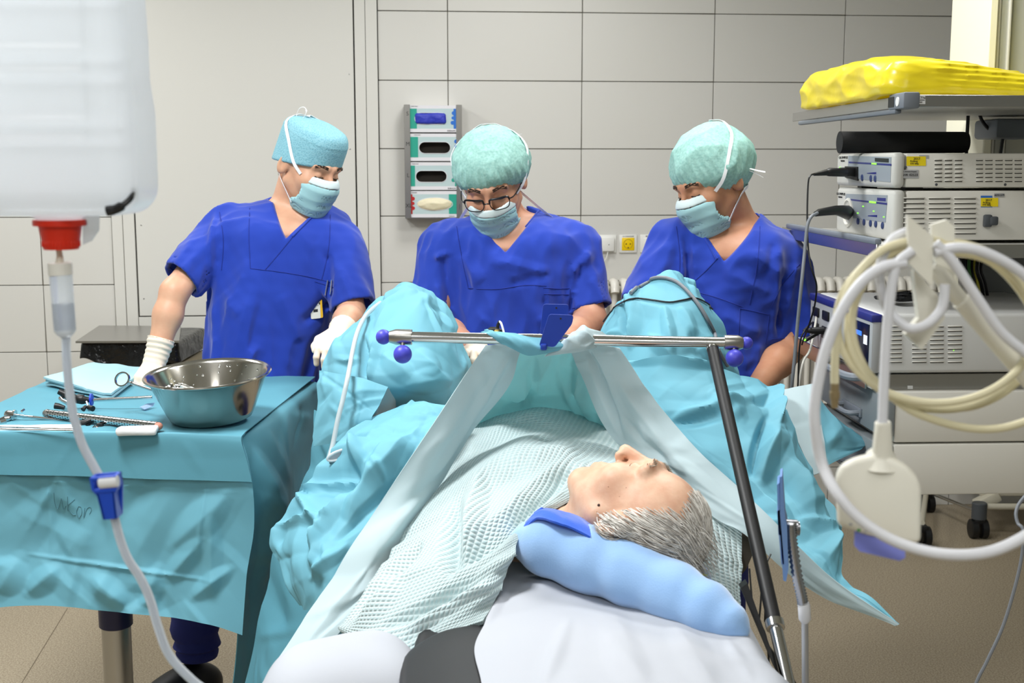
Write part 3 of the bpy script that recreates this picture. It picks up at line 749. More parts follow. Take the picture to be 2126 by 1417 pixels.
vents(t2, [(1875, 1920), (1927, 1974), (1980, 2027)], [412, 422, 432.5, 442.5, 453, 463.5, 474, 484.5], b2)
def sticker(t, rect, mt, pl, lift=.0003, n=NE): return obj('sticker', pxpoly(pxrect(*rect), pl, n, .0004, lift), mt, t, smooth=False)
def slet(t, tx, x, y, size, pl, lift=.0009, mt=M_ink, xd=E1, n=NE, sx=1.0): lettering(tx, size, onplane(x, y, pl, n) + n * lift, xd, EZ, mt, t, sx)
o1 = side_plane(b1); o2 = side_plane(b2)
sticker(t1, (1882, 324.5, 1922, 344), M_ystk, o1); slet(t1, '2017', 1903, 329.5, .0075, o1); slet(t1, 'Prüfung', 1897, 334.5, .0055, o1); slet(t1, 'STK fällig', 1898, 339.5, .005, o1)
sticker(t1, (1908, 322, 1928, 329), M_gstk, o1, .0001)
sticker(t1, (1870, 352.5, 1907, 370), M_gstk, o1); slet(t1, 'AHK 02523', 1888, 363, .0078, o1); slet(t1, 'St. Antonius-Hospital', 1888, 356, .0036, o1)
sticker(t2, (2036, 406, 2060, 430), M_bstk, o2, .0001); sticker(t2, (2036, 410.5, 2072, 428.5), M_ystk, o2, .0006); slet(t2, '2017', 2052, 415.5, .0075, o2, .0013); slet(t2, 'Prüfung', 2048, 420.5, .0055, o2, .0013); slet(t2, 'STK fällig', 2048, 425, .005, o2, .0013)
sticker(t2, (2064, 401, 2085, 409), M_gstk, o2); slet(t2, 'ADS1279', 2074.5, 405, .006, o2)
for (t, pl, l) in ((t1, o1, ((1880, 347), (1944, 383), (2087, 383))), (t2, o2, ((1864, 442), (1862, 494)))):
    for (x, y) in l: c = onplane(x, y, pl, NE); obj('screw', MB().lathe([(0.0032, 0), (0.0028, .001), (0, .0014)], c, 10, frame3(E1, EZ)), M_dkgrey, t)
c = onplane(2048, 458, o2, NE); m = MB(); m.box(c + NE * .006, (.018, .014, .028), .004, 2, RP); m.box(c + NE * .010 + E1 * .012, (.02, .01, .020), .004, 2, RP); obj('latch_knob', m, M_dkgrey, t2)
# front panels (faces pointing to the left)
f1 = T(a1 - .0121, 0, 0); f2 = T(a2 - .0121, 0, 0); XD = -E2
def fpl(t, pts, mt, pl, d=.001, nm='control_panel', lift=0.0): return obj(nm, pxpoly(pts, pl, NW, d, lift), mt, t, smooth=False)
fpl(t1, [(1762, 323), (1851, 326), (1849, 378), (1760, 369)], M_cpan, f1)
fpl(t1, [(1763, 335), (1851, 340), (1851, 344), (1763, 338.5)], M_navy, f1, .0014, 'printed_band'); fpl(t1, [(1818, 327.5), (1846, 329), (1846, 337), (1818, 335)], M_black, f1, .002, 'card_slot')
fpl(t1, [(1811, 338), (1821, 338.6), (1821, 341.4), (1811, 340.8)], M_led, f1, .002, 'status_light')
fpl(t1, [(1801, 359), (1820, 357), (1820, 361.5), (1801, 360)], M_navy, f1, .0014, 'level_mark')
fpl(t1, [(1757, 345), (1783, 346), (1783, 375), (1757, 368)], M_black, f1, .004, 'camera_socket')
for x, y in ((1791, 368.5), (1809, 370), (1818, 370.5)): c = onplane(x, y, f1, NW); obj('button', MB().lathe([(.008, 0), (.008, .002), (.006, .003), (0, .003)], c, 14, frame3(-E2, EZ)), M_btn, t1)
slet(t1, 'OLYMPUS', 1751, 327, .0085, f1, .0006, M_ink, XD, NW, 1.9); slet(t1, 'VISERA', 1750, 334, .0055, f1, .0006, M_ink, XD, NW, 1.9)
fpl(t1, [(1743, 346.5), (1745, 346.6), (1745, 349.4), (1743, 349.2)], M_led, f1, .001, 'status_light')
fpl(t2, [(1757, 402), (1843, 405), (1839, 461), (1752, 450)], M_cpan, f2)
fpl(t2, [(1757, 411.5), (1842, 421), (1842, 425), (1757, 414.5)], M_navy, f2, .0014, 'printed_band'); fpl(t2, [(1806, 417), (1820, 418.6), (1820, 422), (1806, 420.4)], M_led, f2, .002, 'status_light')
fpl(t2, [(1822, 410), (1840, 411), (1840, 418), (1822, 416.5)], M_navy, f2, .0012, 'status_display')
for x, y in ((1793, 428), (1782, 442), (1815, 438), (1836, 450)): fpl(t2, [(x - 1.2, y - 1), (x + 1.2, y - .8), (x + 1.2, y + 1.2), (x - 1.2, y + 1)], M_led, f2, .002, 'status_light')
fpl(t2, [(1803, 447), (1822, 446), (1822, 450.5), (1803, 448.5)], M_navy, f2, .0014, 'level_mark')
for x, y in ((1782, 459), (1794.5, 461), (1808, 463.5), (1819, 465), (1833, 468)): c = onplane(x, y, f2, NW); obj('button', MB().lathe([(.008, 0), (.008, .002), (.006, .003), (0, .003)], c, 14, frame3(-E2, EZ)), M_btn, t2)
slet(t2, 'OLYMPUS', 1746, 402.5, .0085, f2, .0006, M_ink, XD, NW, 1.9); slet(t2, 'VISERA', 1745, 409, .0055, f2, .0006, M_ink, XD, NW, 1.9)
c = onplane(1762, 441, f2, NW); m = MB(); m.lathe([(.036, 0), (.036, .004), (.030, .006), (.026, .002), (0, .002)], c, 24, frame3(-E2, EZ)); obj('light_guide_socket', m, M_dev, t2)
c0 = c
# plugs and cables
pl = thing('camera_cable', 'black camera plug and thin black cable hanging from the slim video processor', 'cable', onplane(1770, 357, f1, NW))
a = onplane(1772, 357, f1, NW) + NW * .004
m = MB(); m.box(a + NW * .012, (.03, .05, .022), .004, 2, RP)
m.tube([a + NW * .02, P(1753, 358, 2.93), P(1722, 357, 2.9), P(1716, 358, 2.9)], [.009, .010, .010, .008], 12); m.tube([P(1718, 357.5, 2.9), P(1690, 362, 2.88)], [.008, .0035], 10); obj('plug', m, M_black, pl)
m = MB(); m.tube(px_path([(1692, 361, 2.88), (1683, 364, 2.86), (1678, 380, 2.85), (1676, 440, 2.84), (1677, 500, 2.83), (1683, 550, 2.80), (1694, 585, 2.80), (1695, 607, 2.82), (1690, 640, 2.86), (1679, 676, 2.9), (1670, 700, 2.95), (1665, 715, 2.99)], 6), .0021, 8); obj('cable', m, M_black, pl)
pl = thing('light_guide_cable', 'long grey light cable with black plug hanging beside the rightmost figure', 'cable', c0)
M_gcab = mat('cable_grey', (120, 124, 130), 0.45)
m = MB(); m.tube([c0 + NW * .002, P(1748, 438, 2.92), P(1735, 436, 2.9), P(1700, 441, 2.87), P(1693, 444, 2.86)], [.018, .014, .011, .0085, .006], 14); obj('plug', m, M_black, pl)
m = MB(); m.tube(px_path([(1697, 442, 2.86), (1684, 450, 2.84), (1676, 470, 2.83), (1671, 520, 2.82), (1664, 590, 2.80), (1656, 670, 2.80), (1650, 740, 2.80), (1645, 790, 2.80), (1642, 830, 2.82)], 6), .0040, 10); obj('cable', m, M_gcab, pl)
# cables along the column
pl = thing('power_cable', 'black cable dropping behind the black roll from the upper shelf', 'cable', T(.3, .4, zt1)); m = MB(); m.tube(px_path([(2010, 240, 3.12), (2009, 260, 3.12), (2007, 300, 3.12), (2006, 330, 3.14)], 4), .0045, 8); obj('cord', m, M_black, pl)
pl = thing('power_cable', 'black cable curving down along the grey column under the upper shelf', 'cable', T(.4, .5, zt1)); m = MB(); m.tube(px_path([(2033, 235, 3.2), (2040, 252, 3.2), (2056, 270, 3.2), (2080, 281, 3.2), (2080, 300, 3.2), (2075, 330, 3.2)], 5), .0045, 8); obj('cord', m, M_black, pl)
# black roll
rt = thing('black_roll', 'rolled-up black rubber mat lying on top of the slim video processor', 'roll', T(a1 + .2, b1 + .2, zt1))
r0 = .0262; vb = 2.98; ca = P(1743, 292, vb); cz = zt1 + r0 + .002; pa = Vector((ca.x, ca.y, cz)); pb = P(2007, 290, vb + .012); pb.z = cz
M_roll = mat('black_rubber_mat', (13, 13, 14), 0.75, bump=(120, .2, .002))
m = MB(); m.tube([pa + E1 * .004, pa + E1 * .001, pa, pa + E1 * .0005, pa + E1 * .03], [r0 * .88, r0 * .80, r0, r0, r0 * .99], 30, cap=False)
m.tube([pa + E1 * .03, pb - E1 * .01, pb], [r0 * .99, r0 * .97, r0 * .9], 30); m.tube([pa + E1 * .002, pa + E1 * .2], r0 * .86, 30, cap=False)
obj('outer_turn', m, M_roll, rt)
for i, f in enumerate((.68, .5, .34)):
    m = MB(); m.tube([pa + E1 * .004 * (i + 1) - EZ * r0 * (.9 - f) * .5, pa + E1 * .2 - EZ * r0 * (.9 - f) * .5], r0 * f, 24, cap=(i == 2)); obj('inner_turn', m, M_roll, rt)
# yellow bags on the top shelf
M_ybag = mat('yellow_film', (236, 218, 40), 0.3, transl=.25, coat=.2, bump=(24, .25, .006))
ybp = [(-.02, .36, .10), (.05, .10, .055)]
Rn = np.array(RP)
def ybag(p):
    q = (p - np.array(T(0, 0, SZT1))) @ Rn; x, y, z = q[:, 0], q[:, 1], q[:, 2]
    hgt = .092 - .055 * np.clip((x - .10) / .45, 0, 1) + .010 * np.sin(x * 9 + .6)
    hx = np.clip((x + .0) / .06, 0, 1)
    d = s_box(q, (.34, .40, hgt.mean() * 0 + .0), (.37, .355, 5.), .05)
    top = z - hgt * (0.72 + .28 * np.clip((y - .02) / .22, 0, 1)); d = smax(d, top, .05); d = smax(d, -z + .001, .006)
    wr = np.abs(np.sin(z * 260 + x * 10 + 2.2 * wnoise(q, (7, 7, 20), 4))) * np.clip((x - .06) / .06, 0, 1)
    return d + .0040 * wr + .0050 * np.abs(wnoise(q, (16, 24, 60), 6)) + .0016 * np.abs(wnoise(q, (60, 70, 120), 9)) - .003
yb = thing('plastic_bag_pack', 'pack of folded bright yellow plastic bags on the top shelf', 'plastic bags', T(.3, .4, SZT1))
c = np.array(T(.33, .4, SZT1 + .05)); sdf_obj('folded_film', ybag, c - np.array((.45, .46, .055)), c + np.array((.45, .46, .09)), .0038, M_ybag, yb)

# ---------------------------------------------------------------- generator on the third shelf
gt = thing('electrosurgery_generator', 'white-grey electrosurgical generator with navy edge on the lowest shelf', 'medical device', P(1815, 772, 2.62))
c = P(1812, 652, 2.62); gz1 = c.z; gz0 = SZT3 + .006; ga = (c - PO).dot(E1); gb = (c - PO).dot(E2)
m = MB(); pbox(m, ga + .02, ga + .50, gb, gb + .46, gz0, gz1, .008, 3); obj('housing', m, mat('generator_white', (206, 206, 204), .4), gt)
m = MB(); pbox(m, ga, ga + .02, gb, gb + .46, gz0, gz1 - .002, .004); obj('front_panel', m, mat('generator_front', (172, 174, 176), .4), gt)
m = MB(); pbox(m, ga - .003, ga + .022, gb - .002, gb + .462, gz1 - .018, gz1 - .001, .003); obj('edge_stripe', m, M_navy, gt)
m = MB(); pbox(m, ga - .002, ga + .001, gb + .015, gb + .17, gz0 + .012, gz1 - .025, .001); scn = obj('touch_screen', m, mat('screen_black', (14, 16, 26), .15, emis=((20, 40, 90), .12)), gt)
m = MB(); pbox(m, ga - .003, ga - .001, gb + .06, gb + .12, gz1 - .055, gz1 - .045); obj('screen_text', m, mat('screen_blue', (60, 120, 220), .3, emis=((70, 130, 255), .6)), scn)
m = MB(); pbox(m, ga - .003, ga - .001, gb + .022, gb + .045, gz1 - .07, gz1 - .05); obj('screen_symbol', m, mat('screen_white', (230, 230, 235), .3, emis=((230, 235, 255), .35)), scn)
for bb in (.21, .30, .38): m = MB(); pbox(m, ga - .004, ga + .001, gb + bb, gb + bb + .05, gz0 + .03, gz0 + .06, .003); m2 = obj('instrument_socket', m, M_black, gt); m = MB(); pbox(m, ga - .004, ga + .001, gb + bb, gb + bb + .05, gz0 + .075, gz0 + .098, .003); obj('instrument_socket', m, M_black, gt)
vents(gt, [(1843, 1873), (1893, 1924), (1930, 1960), (1967, 1998)], [678 + 9.2 * i for i in range(9)], gb, 2.2)
obj('status_light', MB().ball(onplane(1980, 727, side_plane(gb), NE), .0012, 8, 6), M_led, gt)
pl = thing('instrument_cable', 'black instrument cable plugged into the generator front, curling down', 'cable', T(ga, gb + .3, gz0 + .05)); m = MB()
pA = T(ga - .004, gb + .33, gz0 + .05); m.tube([pA, pA + NW * .03, pA + NW * .05], [.009, .008, .003], 10); m.tube(catmull([pA + NW * .05, P(1685, 670, 2.95), P(1668, 690, 2.9), P(1660, 720, 2.9), P(1657, 790, 2.9), P(1655, 830, 2.9)], 6), .002, 8); obj('cord', m, M_black, pl)
pl = thing('instrument_cable', 'white-grey cable hanging in front of the grey drawers', 'cable', T(ga, gb + .42, gz0)); m = MB(); m.tube(catmull([T(ga, gb + .40, gz0 + .08), P(1683, 722, 2.98), P(1668, 750, 2.95), P(1660, 790, 2.95), P(1652, 850, 2.95)], 6), .003, 8); obj('cord', m, M_dev, pl)
m = MB(); m.ball(P(1671, 705, 2.96), .003, 8, 6); 
gl_ = thing('indicator_lamp', 'tiny green indicator lamp beside the blue sleeve of the rightmost figure', 'lamp', P(1671, 705, 2.96)); obj('lens', m, M_led, gl_); obj('holder', MB().cyl(P(1672, 706, 2.97), T(ga, gb + .36, gz0 + .045), .005, 10), M_black, gl_)
# cable heap on the generator
hp = thing('cable_heap', 'tangled heap of thin black cables on top of the white generator', 'cable', T(.12, .2, gz1))
rg = np.random.default_rng(5); pts = []
cc = P(1868, 618, 2.80); 
for i in range(70):
    a = i * 2.1 + rg.uniform(-.5, .5); r = rg.uniform(.3, 1.0)
    pts.append(Vector((cc.x + .058 * r * math.cos(a), cc.y + .05 * r * math.sin(a), gz1 + .006 + .030 * (1 - r * .75) * rg.uniform(.2, 1.0) + .004)))
m = MB(); m.tube(catmull(pts, 5), .0022, 6); obj('cord', m, M_black, hp)
# bundle of coloured cables behind the hanger
hp = thing('cable_bundle', 'bundle of black, green and yellow cables hanging under the middle shelf', 'cable', T(.2, .4, gz1))
for i, (x, mt) in enumerate(((1992, M_black), (1999, M_black), (2006, M_black), (2012, mat('cable_green', (60, 110, 50), .5)), (2018, M_black), (2024, mat('cable_yellow', (200, 190, 60), .5)), (2031, M_black), (2040, M_black))):
    m = MB(); m.tube(px_path([(x, 535, 3.02), (x + 3 - i, 560, 2.99 + .01 * (i % 3)), (x + 6, 590, 3.0), (x + 14, 640, 3.02)], 4), .004, 8); obj('cord', m, mt, hp)

# ---------------------------------------------------------------- trolley base by the wall
tr = thing('equipment_trolley', 'trolley base with black castors standing behind the pendant near the wall', 'trolley', PZ(2030, 1112, 0))
M_tr = mat('trolley_beige', (196, 190, 172), .5)
def castor(px, py, rr=.042, bump=True):
    g = PZ(px, py, 0); m = MB()
    for dx in (-.022, .022): m.tube([g + Vector((dx - .014, 0, rr)), g + Vector((dx - .012, 0, rr)), g + Vector((dx + .012, 0, rr)), g + Vector((dx + .014, 0, rr))], [rr * .9, rr, rr, rr * .9], 20)
    m.box(g + Vector((0, 0, rr * 1.8)), (.05, .05, .03), .008); w = obj('castor', m, M_black, tr)
    if bump: obj('bumper_post', MB().cyl(g + Vector((0, 0, rr * 2)), g + Vector((0, 0, rr * 2 + .075)), .032, 18, bev=.004), M_dkgrey, w)
    return g
g1 = castor(2030, 1116); g2 = castor(1912, 1132, .042, False); g3 = castor(1921, 1062, .04, False); g4 = castor(2190, 1116)
m = MB(); m.cyl(g3 + Vector((0, 0, .10)), g1 + Vector((0, 0, .115)), .008, 10); obj('chrome_bar', m, M_chrome, tr)
m = MB(); m.cyl(g2 + Vector((0, 0, .10)), g3 + Vector((0, 0, .10)), .012, 10); m.cyl(g1 + Vector((0, 0, .14)), g4 + Vector((0, 0, .14)), .014, 10); m.box((g1 + g3) / 2 + Vector((.28, .02, .42)), (.42, .34, .5), .01); m.box(g1 + Vector((.05, .05, .155)), (.11, .06, .05), .01, 2, Matrix.Rotation(-.5, 3, 'Y')); obj('frame', m, M_tr, tr)
# hanging grey cable right of the floor
pl = thing('floor_cable', 'grey cable hanging down at the lower right in front of the bare floor', 'cable', P(2035, 1410, 2.0)); m = MB()
m.tube(px_path([(2180, 980, 2.05), (2126, 1032, 2.03), (2110, 1060, 2.02), (2113, 1085, 2.01), (2124, 1100, 2.0), (2122, 1150, 2.0), (2108, 1215, 2.0), (2082, 1300, 2.0), (2050, 1370, 2.0), (2022, 1430, 2.0), (1985, 1560, 2.0), (1970, 1800, 2.0)], 6), .0030, 8); obj('cord', m, M_gcab, pl)
# ================================================================== INSTRUMENT TABLE
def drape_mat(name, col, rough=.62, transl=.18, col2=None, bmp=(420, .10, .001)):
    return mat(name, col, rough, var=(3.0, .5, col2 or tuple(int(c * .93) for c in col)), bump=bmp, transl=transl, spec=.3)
M_drape = drape_mat('drape_cyan', (122, 188, 207)); M_drape_d = drape_mat('drape_teal', (100, 164, 182)); M_towel = drape_mat('towel_pale', (176, 216, 226), .8, .1)  # teal: the reinforced panel's own tone, also painted shade on hanging cloths
TZ = 1.0
it = thing('instrument_table', 'instrument table on a steel column under the cyan drape', 'table', PZ(243, 1480, 0))
fl_, fr_, bl_, br_ = PZ(-130, 893, TZ), PZ(503, 905, TZ), PZ(150, 768, TZ), PZ(648, 791, TZ); fl_.x = bl_.x
m = MB(); m.box(((fl_.x + fr_.x) / 2, (fl_.y + br_.y) / 2, TZ - .025), (fr_.x - fl_.x - .02, br_.y - fl_.y - .02, .04), .004); obj('tabletop', m, M_steel, it)
cc = P(243, 1340, 3.05); m = MB(); m.cyl((cc.x, cc.y, .05), (cc.x, cc.y, .80), .037, 32); obj('column', m, M_steel, it)
zs = P(243, 1298, 3.05).z; m = MB(); m.cyl((cc.x, cc.y, zs), (cc.x, cc.y, .95), .0425, 32, bev=.003); obj('column_sleeve', m, mat('navy_plastic', (28, 30, 74), .35), it)
m = MB(); m.box((cc.x, cc.y, .035), (.62, .08, .05), .01); m.box((cc.x, cc.y + .0, .035), (.08, .5, .05), .01)
for dx, dy in ((-.28, 0), (.28, 0), (0, -.22), (0, .22)): m.cyl((cc.x + dx, cc.y + dy, 0.0), (cc.x + dx, cc.y + dy, .03), .025, 14)
obj('base', m, M_steel, it)
# drape over it
td = thing('table_drape', 'cyan paper drape hanging over the instrument table', 'drape', (fl_.x + .4, 3.0, TZ))
cols = [-140, -50, 40, 130, 220, 310, 390, 450, 503]
ytop = [892, 892, 892, 892, 893, 895, 898, 901, 905]
def toprow(v):
    out = []
    for x, y in zip(cols, ytop):
        e = PZ(x, y, TZ); k = (v - 2.73) / (3.47 - 2.73); f = (x - cols[0]) / (cols[-1] - cols[0])
        ub = bl_.x + (br_.x - bl_.x) * f; uf = fl_.x + (fr_.x - fl_.x) * f
        out.append((uf + (ub - uf) * k, v + (.10 * (1 - f)) * k, TZ + .002))
    return out
def pr(ys, v, dx=None): return [tuple(P(x + (dx[i] if dx else 0), y, v)) for i, (x, y) in enumerate(zip(cols, ys))]
rows = [toprow(3.47), toprow(3.2), toprow(2.95), toprow(2.80), [(x, y - .004, z - .001) for x, y, z in toprow(2.735)], pr([897, 897, 897, 897, 898, 900, 903, 906, 912], 2.712),
        pr([940, 942, 945, 942, 945, 950, 950, 952, 955], 2.705, [0, 0, 0, 0, 0, 0, 0, 4, 12]), pr([1010, 1012, 1015, 1015, 1018, 1022, 1025, 1025, 1020], 2.70, [0, 0, 0, 0, 0, 0, 5, 14, 24]),
        pr([1090, 1092, 1095, 1098, 1100, 1105, 1105, 1108, 1100], 2.695, [0, 0, 0, 0, 0, 0, 5, 14, 24]), pr([1150, 1150, 1152, 1156, 1160, 1168, 1170, 1176, 1175], 2.69, [0, 0, 0, 0, 0, 0, 3, 8, 12]),
        pr([1210, 1205, 1206, 1210, 1216, 1225, 1232, 1242, 1248], 2.675, [0, 0, 0, 0, 0, 0, 0, 4, 5]), pr([1278, 1266, 1257, 1258, 1268, 1277, 1287, 1300, 1318], 2.66, [0] * 9)]
tfolds = [(150, 930, 60, 1100, 10, .004), (0, 990, 500, 1020, 6, .003), (20, 975, 400, 985, 5, .003), (60, 1150, 440, 1205, 8, .006), (120, 1180, 60, 1230, 30, .018), (200, 1200, 260, 1255, 30, .016),
          (330, 1180, 300, 1260, 28, .016), (420, 1120, 350, 1200, 26, .014), (480, 1180, 400, 1240, 24, .016), (40, 1160, 0, 1230, 40, .02), (100, 1000, 110, 1180, 7, .004), (470, 1030, 360, 1130, 40, .012), (440, 1080, 440, 1230, 26, .012), (430, 1000, 410, 1170, 6, .004)]
sheet('main_cloth', rows[4:], M_drape, td, n=(150, 130), folds=tfolds, crm=(44, .009), seed=3, pxrows=False, lim=(.08, .32))
up_ = [[(x, y - (.0 if i < 4 else .010), z + (.0015 if i < 5 else 0)) for x, y, z in r] for i, r in enumerate(rows[:7])]
up_.append([tuple(Vector(P(x + d_, y, 2.688))) for x, y, d_ in zip(cols, [984, 984, 986, 987, 990, 994, 996, 998, 1000], [0, 0, 0, 0, 0, 0, 4, 10, 20])])
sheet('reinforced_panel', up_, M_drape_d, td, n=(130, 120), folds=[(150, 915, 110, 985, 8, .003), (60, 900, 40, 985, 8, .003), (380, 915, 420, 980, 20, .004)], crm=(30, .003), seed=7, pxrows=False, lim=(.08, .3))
bd = [(492, 905, 2.745), (494, 912, 2.735), (502, 955, 2.725), (514, 1020, 2.72), (514, 1100, 2.715), (503, 1175, 2.71), (497, 1248, 2.70), (494, 1318, 2.69), (482, 1440, 2.68)]
c1 = [(538, 872, 2.90), (556, 890, 2.88), (575, 960, 2.86), (588, 1050, 2.84), (572, 1110, 2.86), (560, 1190, 2.86), (548, 1270, 2.85), (535, 1360, 2.84), (520, 1460, 2.84)]
c2 = [(592, 830, 3.13), (612, 850, 3.12), (618, 920, 3.11), (612, 1000, 3.12), (608, 1080, 3.12), (604, 1160, 3.10), (598, 1240, 3.10), (590, 1330, 3.1), (575, 1430, 3.1)]
c3 = [(642, 790, 3.46), (664, 800, 3.44), (664, 850, 3.43), (655, 920, 3.43), (655, 1000, 3.43), (650, 1080, 3.42), (645, 1160, 3.4), (640, 1250, 3.4), (630, 1350, 3.4)]
rows = [[bd[i], c1[i], c2[i], c3[i]] for i in range(9)]
sheet('side_cloth', rows, M_drape_d, td, n=(70, 110), folds=[(520, 930, 590, 1060, 26, .02), (545, 1060, 520, 1300, 22, -.012), (560, 900, 600, 1000, 18, .01)], crm=(40, .008), seed=8, lim=(.08, .35))  # side fall darker than the front: its shade is put into the colour
# handwriting on the drape
bv = bvh_of(bpy.data.objects['main_cloth'])
M_pen = mat('pen_mark', (92, 142, 158), .8)
for st_ in ([(112, 1022), (114, 1044), (120, 1056), (126, 1040), (128, 1034), (132, 1056), (137, 1048)], [(140, 1030), (141, 1060)], [(155, 1036), (141, 1050), (150, 1066), (158, 1068)], [(163, 1050), (159, 1062), (164, 1074), (170, 1064), (168, 1052), (163, 1050)], [(176, 1054), (174, 1074), (180, 1056), (187, 1052), (190, 1058), (186, 1066)]):
    m = MB(); m.tube(hit_path(bv, st_, .0006, 4), .0007, 5); obj('pen_stroke', m, M_pen, td)

# ---------------------------------------------------------------- things on the instrument table
ZI = TZ + .004
def onT(px, py, h=0.0): return PZ(px, py, ZI + h)
# basin
M_basin = mat('basin_steel', (190, 187, 180), .16, 1.0, bump=(9, .03, .01))
bs = thing('steel_basin', 'round stainless steel basin with water drops on the instrument table', 'basin', (0, 0, 0))
bc = Vector((P(440, 850, 2.85).x, 2.845, ZI + .007)); Rb = Matrix.Rotation(math.radians(4.5), 3, 'X') @ Matrix.Rotation(math.radians(-2), 3, 'Y'); bs.location = bc
prof = [(0, .001), (.085, .001), (.095, .006), (.102, .02), (.136, .101), (.146, .106), (.148, .109), (.146, .112), (.139, .111), (.133, .104), (.1, .026), (.091, .012), (.083, .006), (0, .005)]
obj('bowl', MB().lathe(prof, bc, 64, Rb), M_basin, bs, angle=60)
rg = np.random.default_rng(2); M_drop = mat('water_drop', (235, 240, 242), .02, trans=1.0, ior=1.33)
for i in range(26):
    a = rg.uniform(.1, math.pi - .1); z = rg.uniform(.055, .1); r = .1 + (z - .026) / (.104 - .026) * .033 - .001
    q = Rb @ Vector((r * math.cos(a), r * math.sin(a), z)) + bc; rr = rg.uniform(.0012, .0028); obj('water_drop', MB().ball(q, (rr, rr * .8, rr * 1.2), 8, 6), M_drop, bs)
# ring curette leaning in the basin
rc = thing('loop_instrument', 'steel instrument with a large finger ring leaning over the basin rim', 'surgical instrument', P(254, 787, 2.98))
ca = P(254, 787, 2.92); m = MB(); ex = Vector((1, 0, .1)).normalized(); ez = Vector((0, .35, 1)).normalized()
ring = [ca + ex * (.0165 * math.cos(2 * math.pi * k / 32)) + ez * (.0165 * math.sin(2 * math.pi * k / 32)) for k in range(32)]
ey = ex.cross(ez); vs = []
for q in ring:
    d = (q - ca).normalized(); vs += [q + d * .0016 + ey * .004, q + d * .0016 - ey * .004, q - d * .0016 - ey * .004, q - d * .0016 + ey * .004]
m.add(vs, [(4 * k + j, 4 * ((k + 1) % 32) + j, 4 * ((k + 1) % 32) + (j + 1) % 4, 4 * k + (j + 1) % 4) for k in range(32) for j in range(4)]); obj('finger_ring', m, M_chrome, rc)
m = MB(); m.tube([P(270, 793, 2.92), P(274, 795, 2.92), P(280, 797, 2.91), P(300, 804, 2.89), P(355, 822, 2.84), P(400, 838, 2.80)], [.0035, .0045, .0035, .0035, .003, .003], 10); obj('shaft', m, M_chrome, rc)
ev = thing('glass_evacuator', 'clear glass and steel evacuator piece lying inside the basin', 'surgical instrument', P(370, 822, 2.85)); m = MB(); m.tube([P(368, 808, 2.88), P(380, 812, 2.87), P(415, 826, 2.84)], [.016, .018, .018], 20); obj('glass_barrel', m, mat('clear_glass', (240, 244, 245), .03, trans=1.0, ior=1.46), ev)
m = MB(); m.tube([P(348, 803, 2.88), P(352, 806, 2.88), P(356, 808, 2.88), P(368, 811, 2.87)], [.012, .014, .009, .009], 18); m.tube([P(366, 806, 2.875), P(369, 809, 2.875)], .019, 24); obj('fitting', m, M_chrome, ev)
# folded towels
tq = [onT(92, 803), onT(232, 832), onT(306, 778), onT(196, 769)]
for i in range(3):
    t = thing('folded_towel', ['bottom', 'middle', 'topmost'][i] + ' of the pale blue folded paper towels on the instrument table', 'towel', tq[0], 'folded paper towels')
    g = []; N_ = 22; rg = np.random.default_rng(20 + i)
    sh = .006 * (rg.random() - .5)
    for jv in range(N_):
        r = []
        for ju in range(N_):
            fu, fv = ju / (N_ - 1), jv / (N_ - 1); q = tq[0] * (1 - fu) * (1 - fv) + tq[1] * fu * (1 - fv) + tq[2] * fu * fv + tq[3] * (1 - fu) * fv
            q = q + Vector((sh + (2 - i) * .004 * (.5 - fu), .006 * (rg.random() - .5) * 0 + (2 - i) * .004 * (.5 - fv), .0)); q.z = ZI + .007 + i * .0078 + .0032 * math.sin(3 * fu + i) * math.sin(2.2 * fv + 1) + (.002 if fu < .45 else 0) + .0015 * math.sin(11 * fu + 7 * fv + i)
            r.append(tuple(q))
        g.append(r)
    sheet('folded_paper', [r[::3] for r in g[::3]], M_towel, t, n=(50, 50), pxrows=False, thick=.0052, crm=(12, .0014), seed=30 + i, folds=([(150, 812, 285, 780, 3, -.0024)] if i == 2 else []))
# resectoscope with blue disc
M_blued = mat('blue_disc', (28, 60, 190), .4)
rs = thing('resectoscope', 'black and steel endoscope instrument with a blue disc and long rod', 'surgical instrument', onT(190, 845))
h0 = .018
m = MB(); m.tube([P(194, 830, 2.99), P(316, 824, 3.0)], .0042, 12); obj('rod', m, M_chrome, rs)
ax = (P(316, 824, 3.0) - P(194, 830, 2.99)).normalized(); c = P(190, 829, 2.99)
m = MB(); m.tube([c - ax * .002, c - ax * .002, c + ax * .002, c + ax * .002], [.001, .0150, .0150, .001], 26); obj('disc', m, M_blued, rs)
m = MB(); m.tube([P(186, 829.5, 2.99), P(175, 830, 2.99), P(172, 829, 2.99), P(160, 827, 2.99), P(157, 826, 2.99), P(140, 821, 2.99), P(128, 815, 2.99), P(122, 812, 2.99)], [.006, .010, .012, .012, .009, .010, .008, .007], 14); obj('body', m, M_black, rs)
m = MB(); m.tube([P(126, 826, 2.98), P(130, 831, 2.97), P(140, 836, 2.96)], [.006, .005, .006], 10); obj('tap', m, M_chrome, rs); m = MB(); m.tube([P(180, 834, 2.975), P(183, 842, 2.96)], .003, 8); obj('tap', m, M_chrome, rs)
m = MB(); m.tube([P(114, 842, 2.94), P(122, 843, 2.94), P(134, 846, 2.94)], [.008, .0075, .005], 12); obj('tap_handle', m, M_black, rs); m = MB(); m.tube([P(172, 850, 2.92), P(178, 843, 2.93)], [.006, .004], 10); obj('tap_handle', m, M_black, rs); m = MB(); m.tube([P(184, 845, 2.93), P(193, 848, 2.92)], [.006, .007], 10); obj('tap_handle', m, M_black, rs)
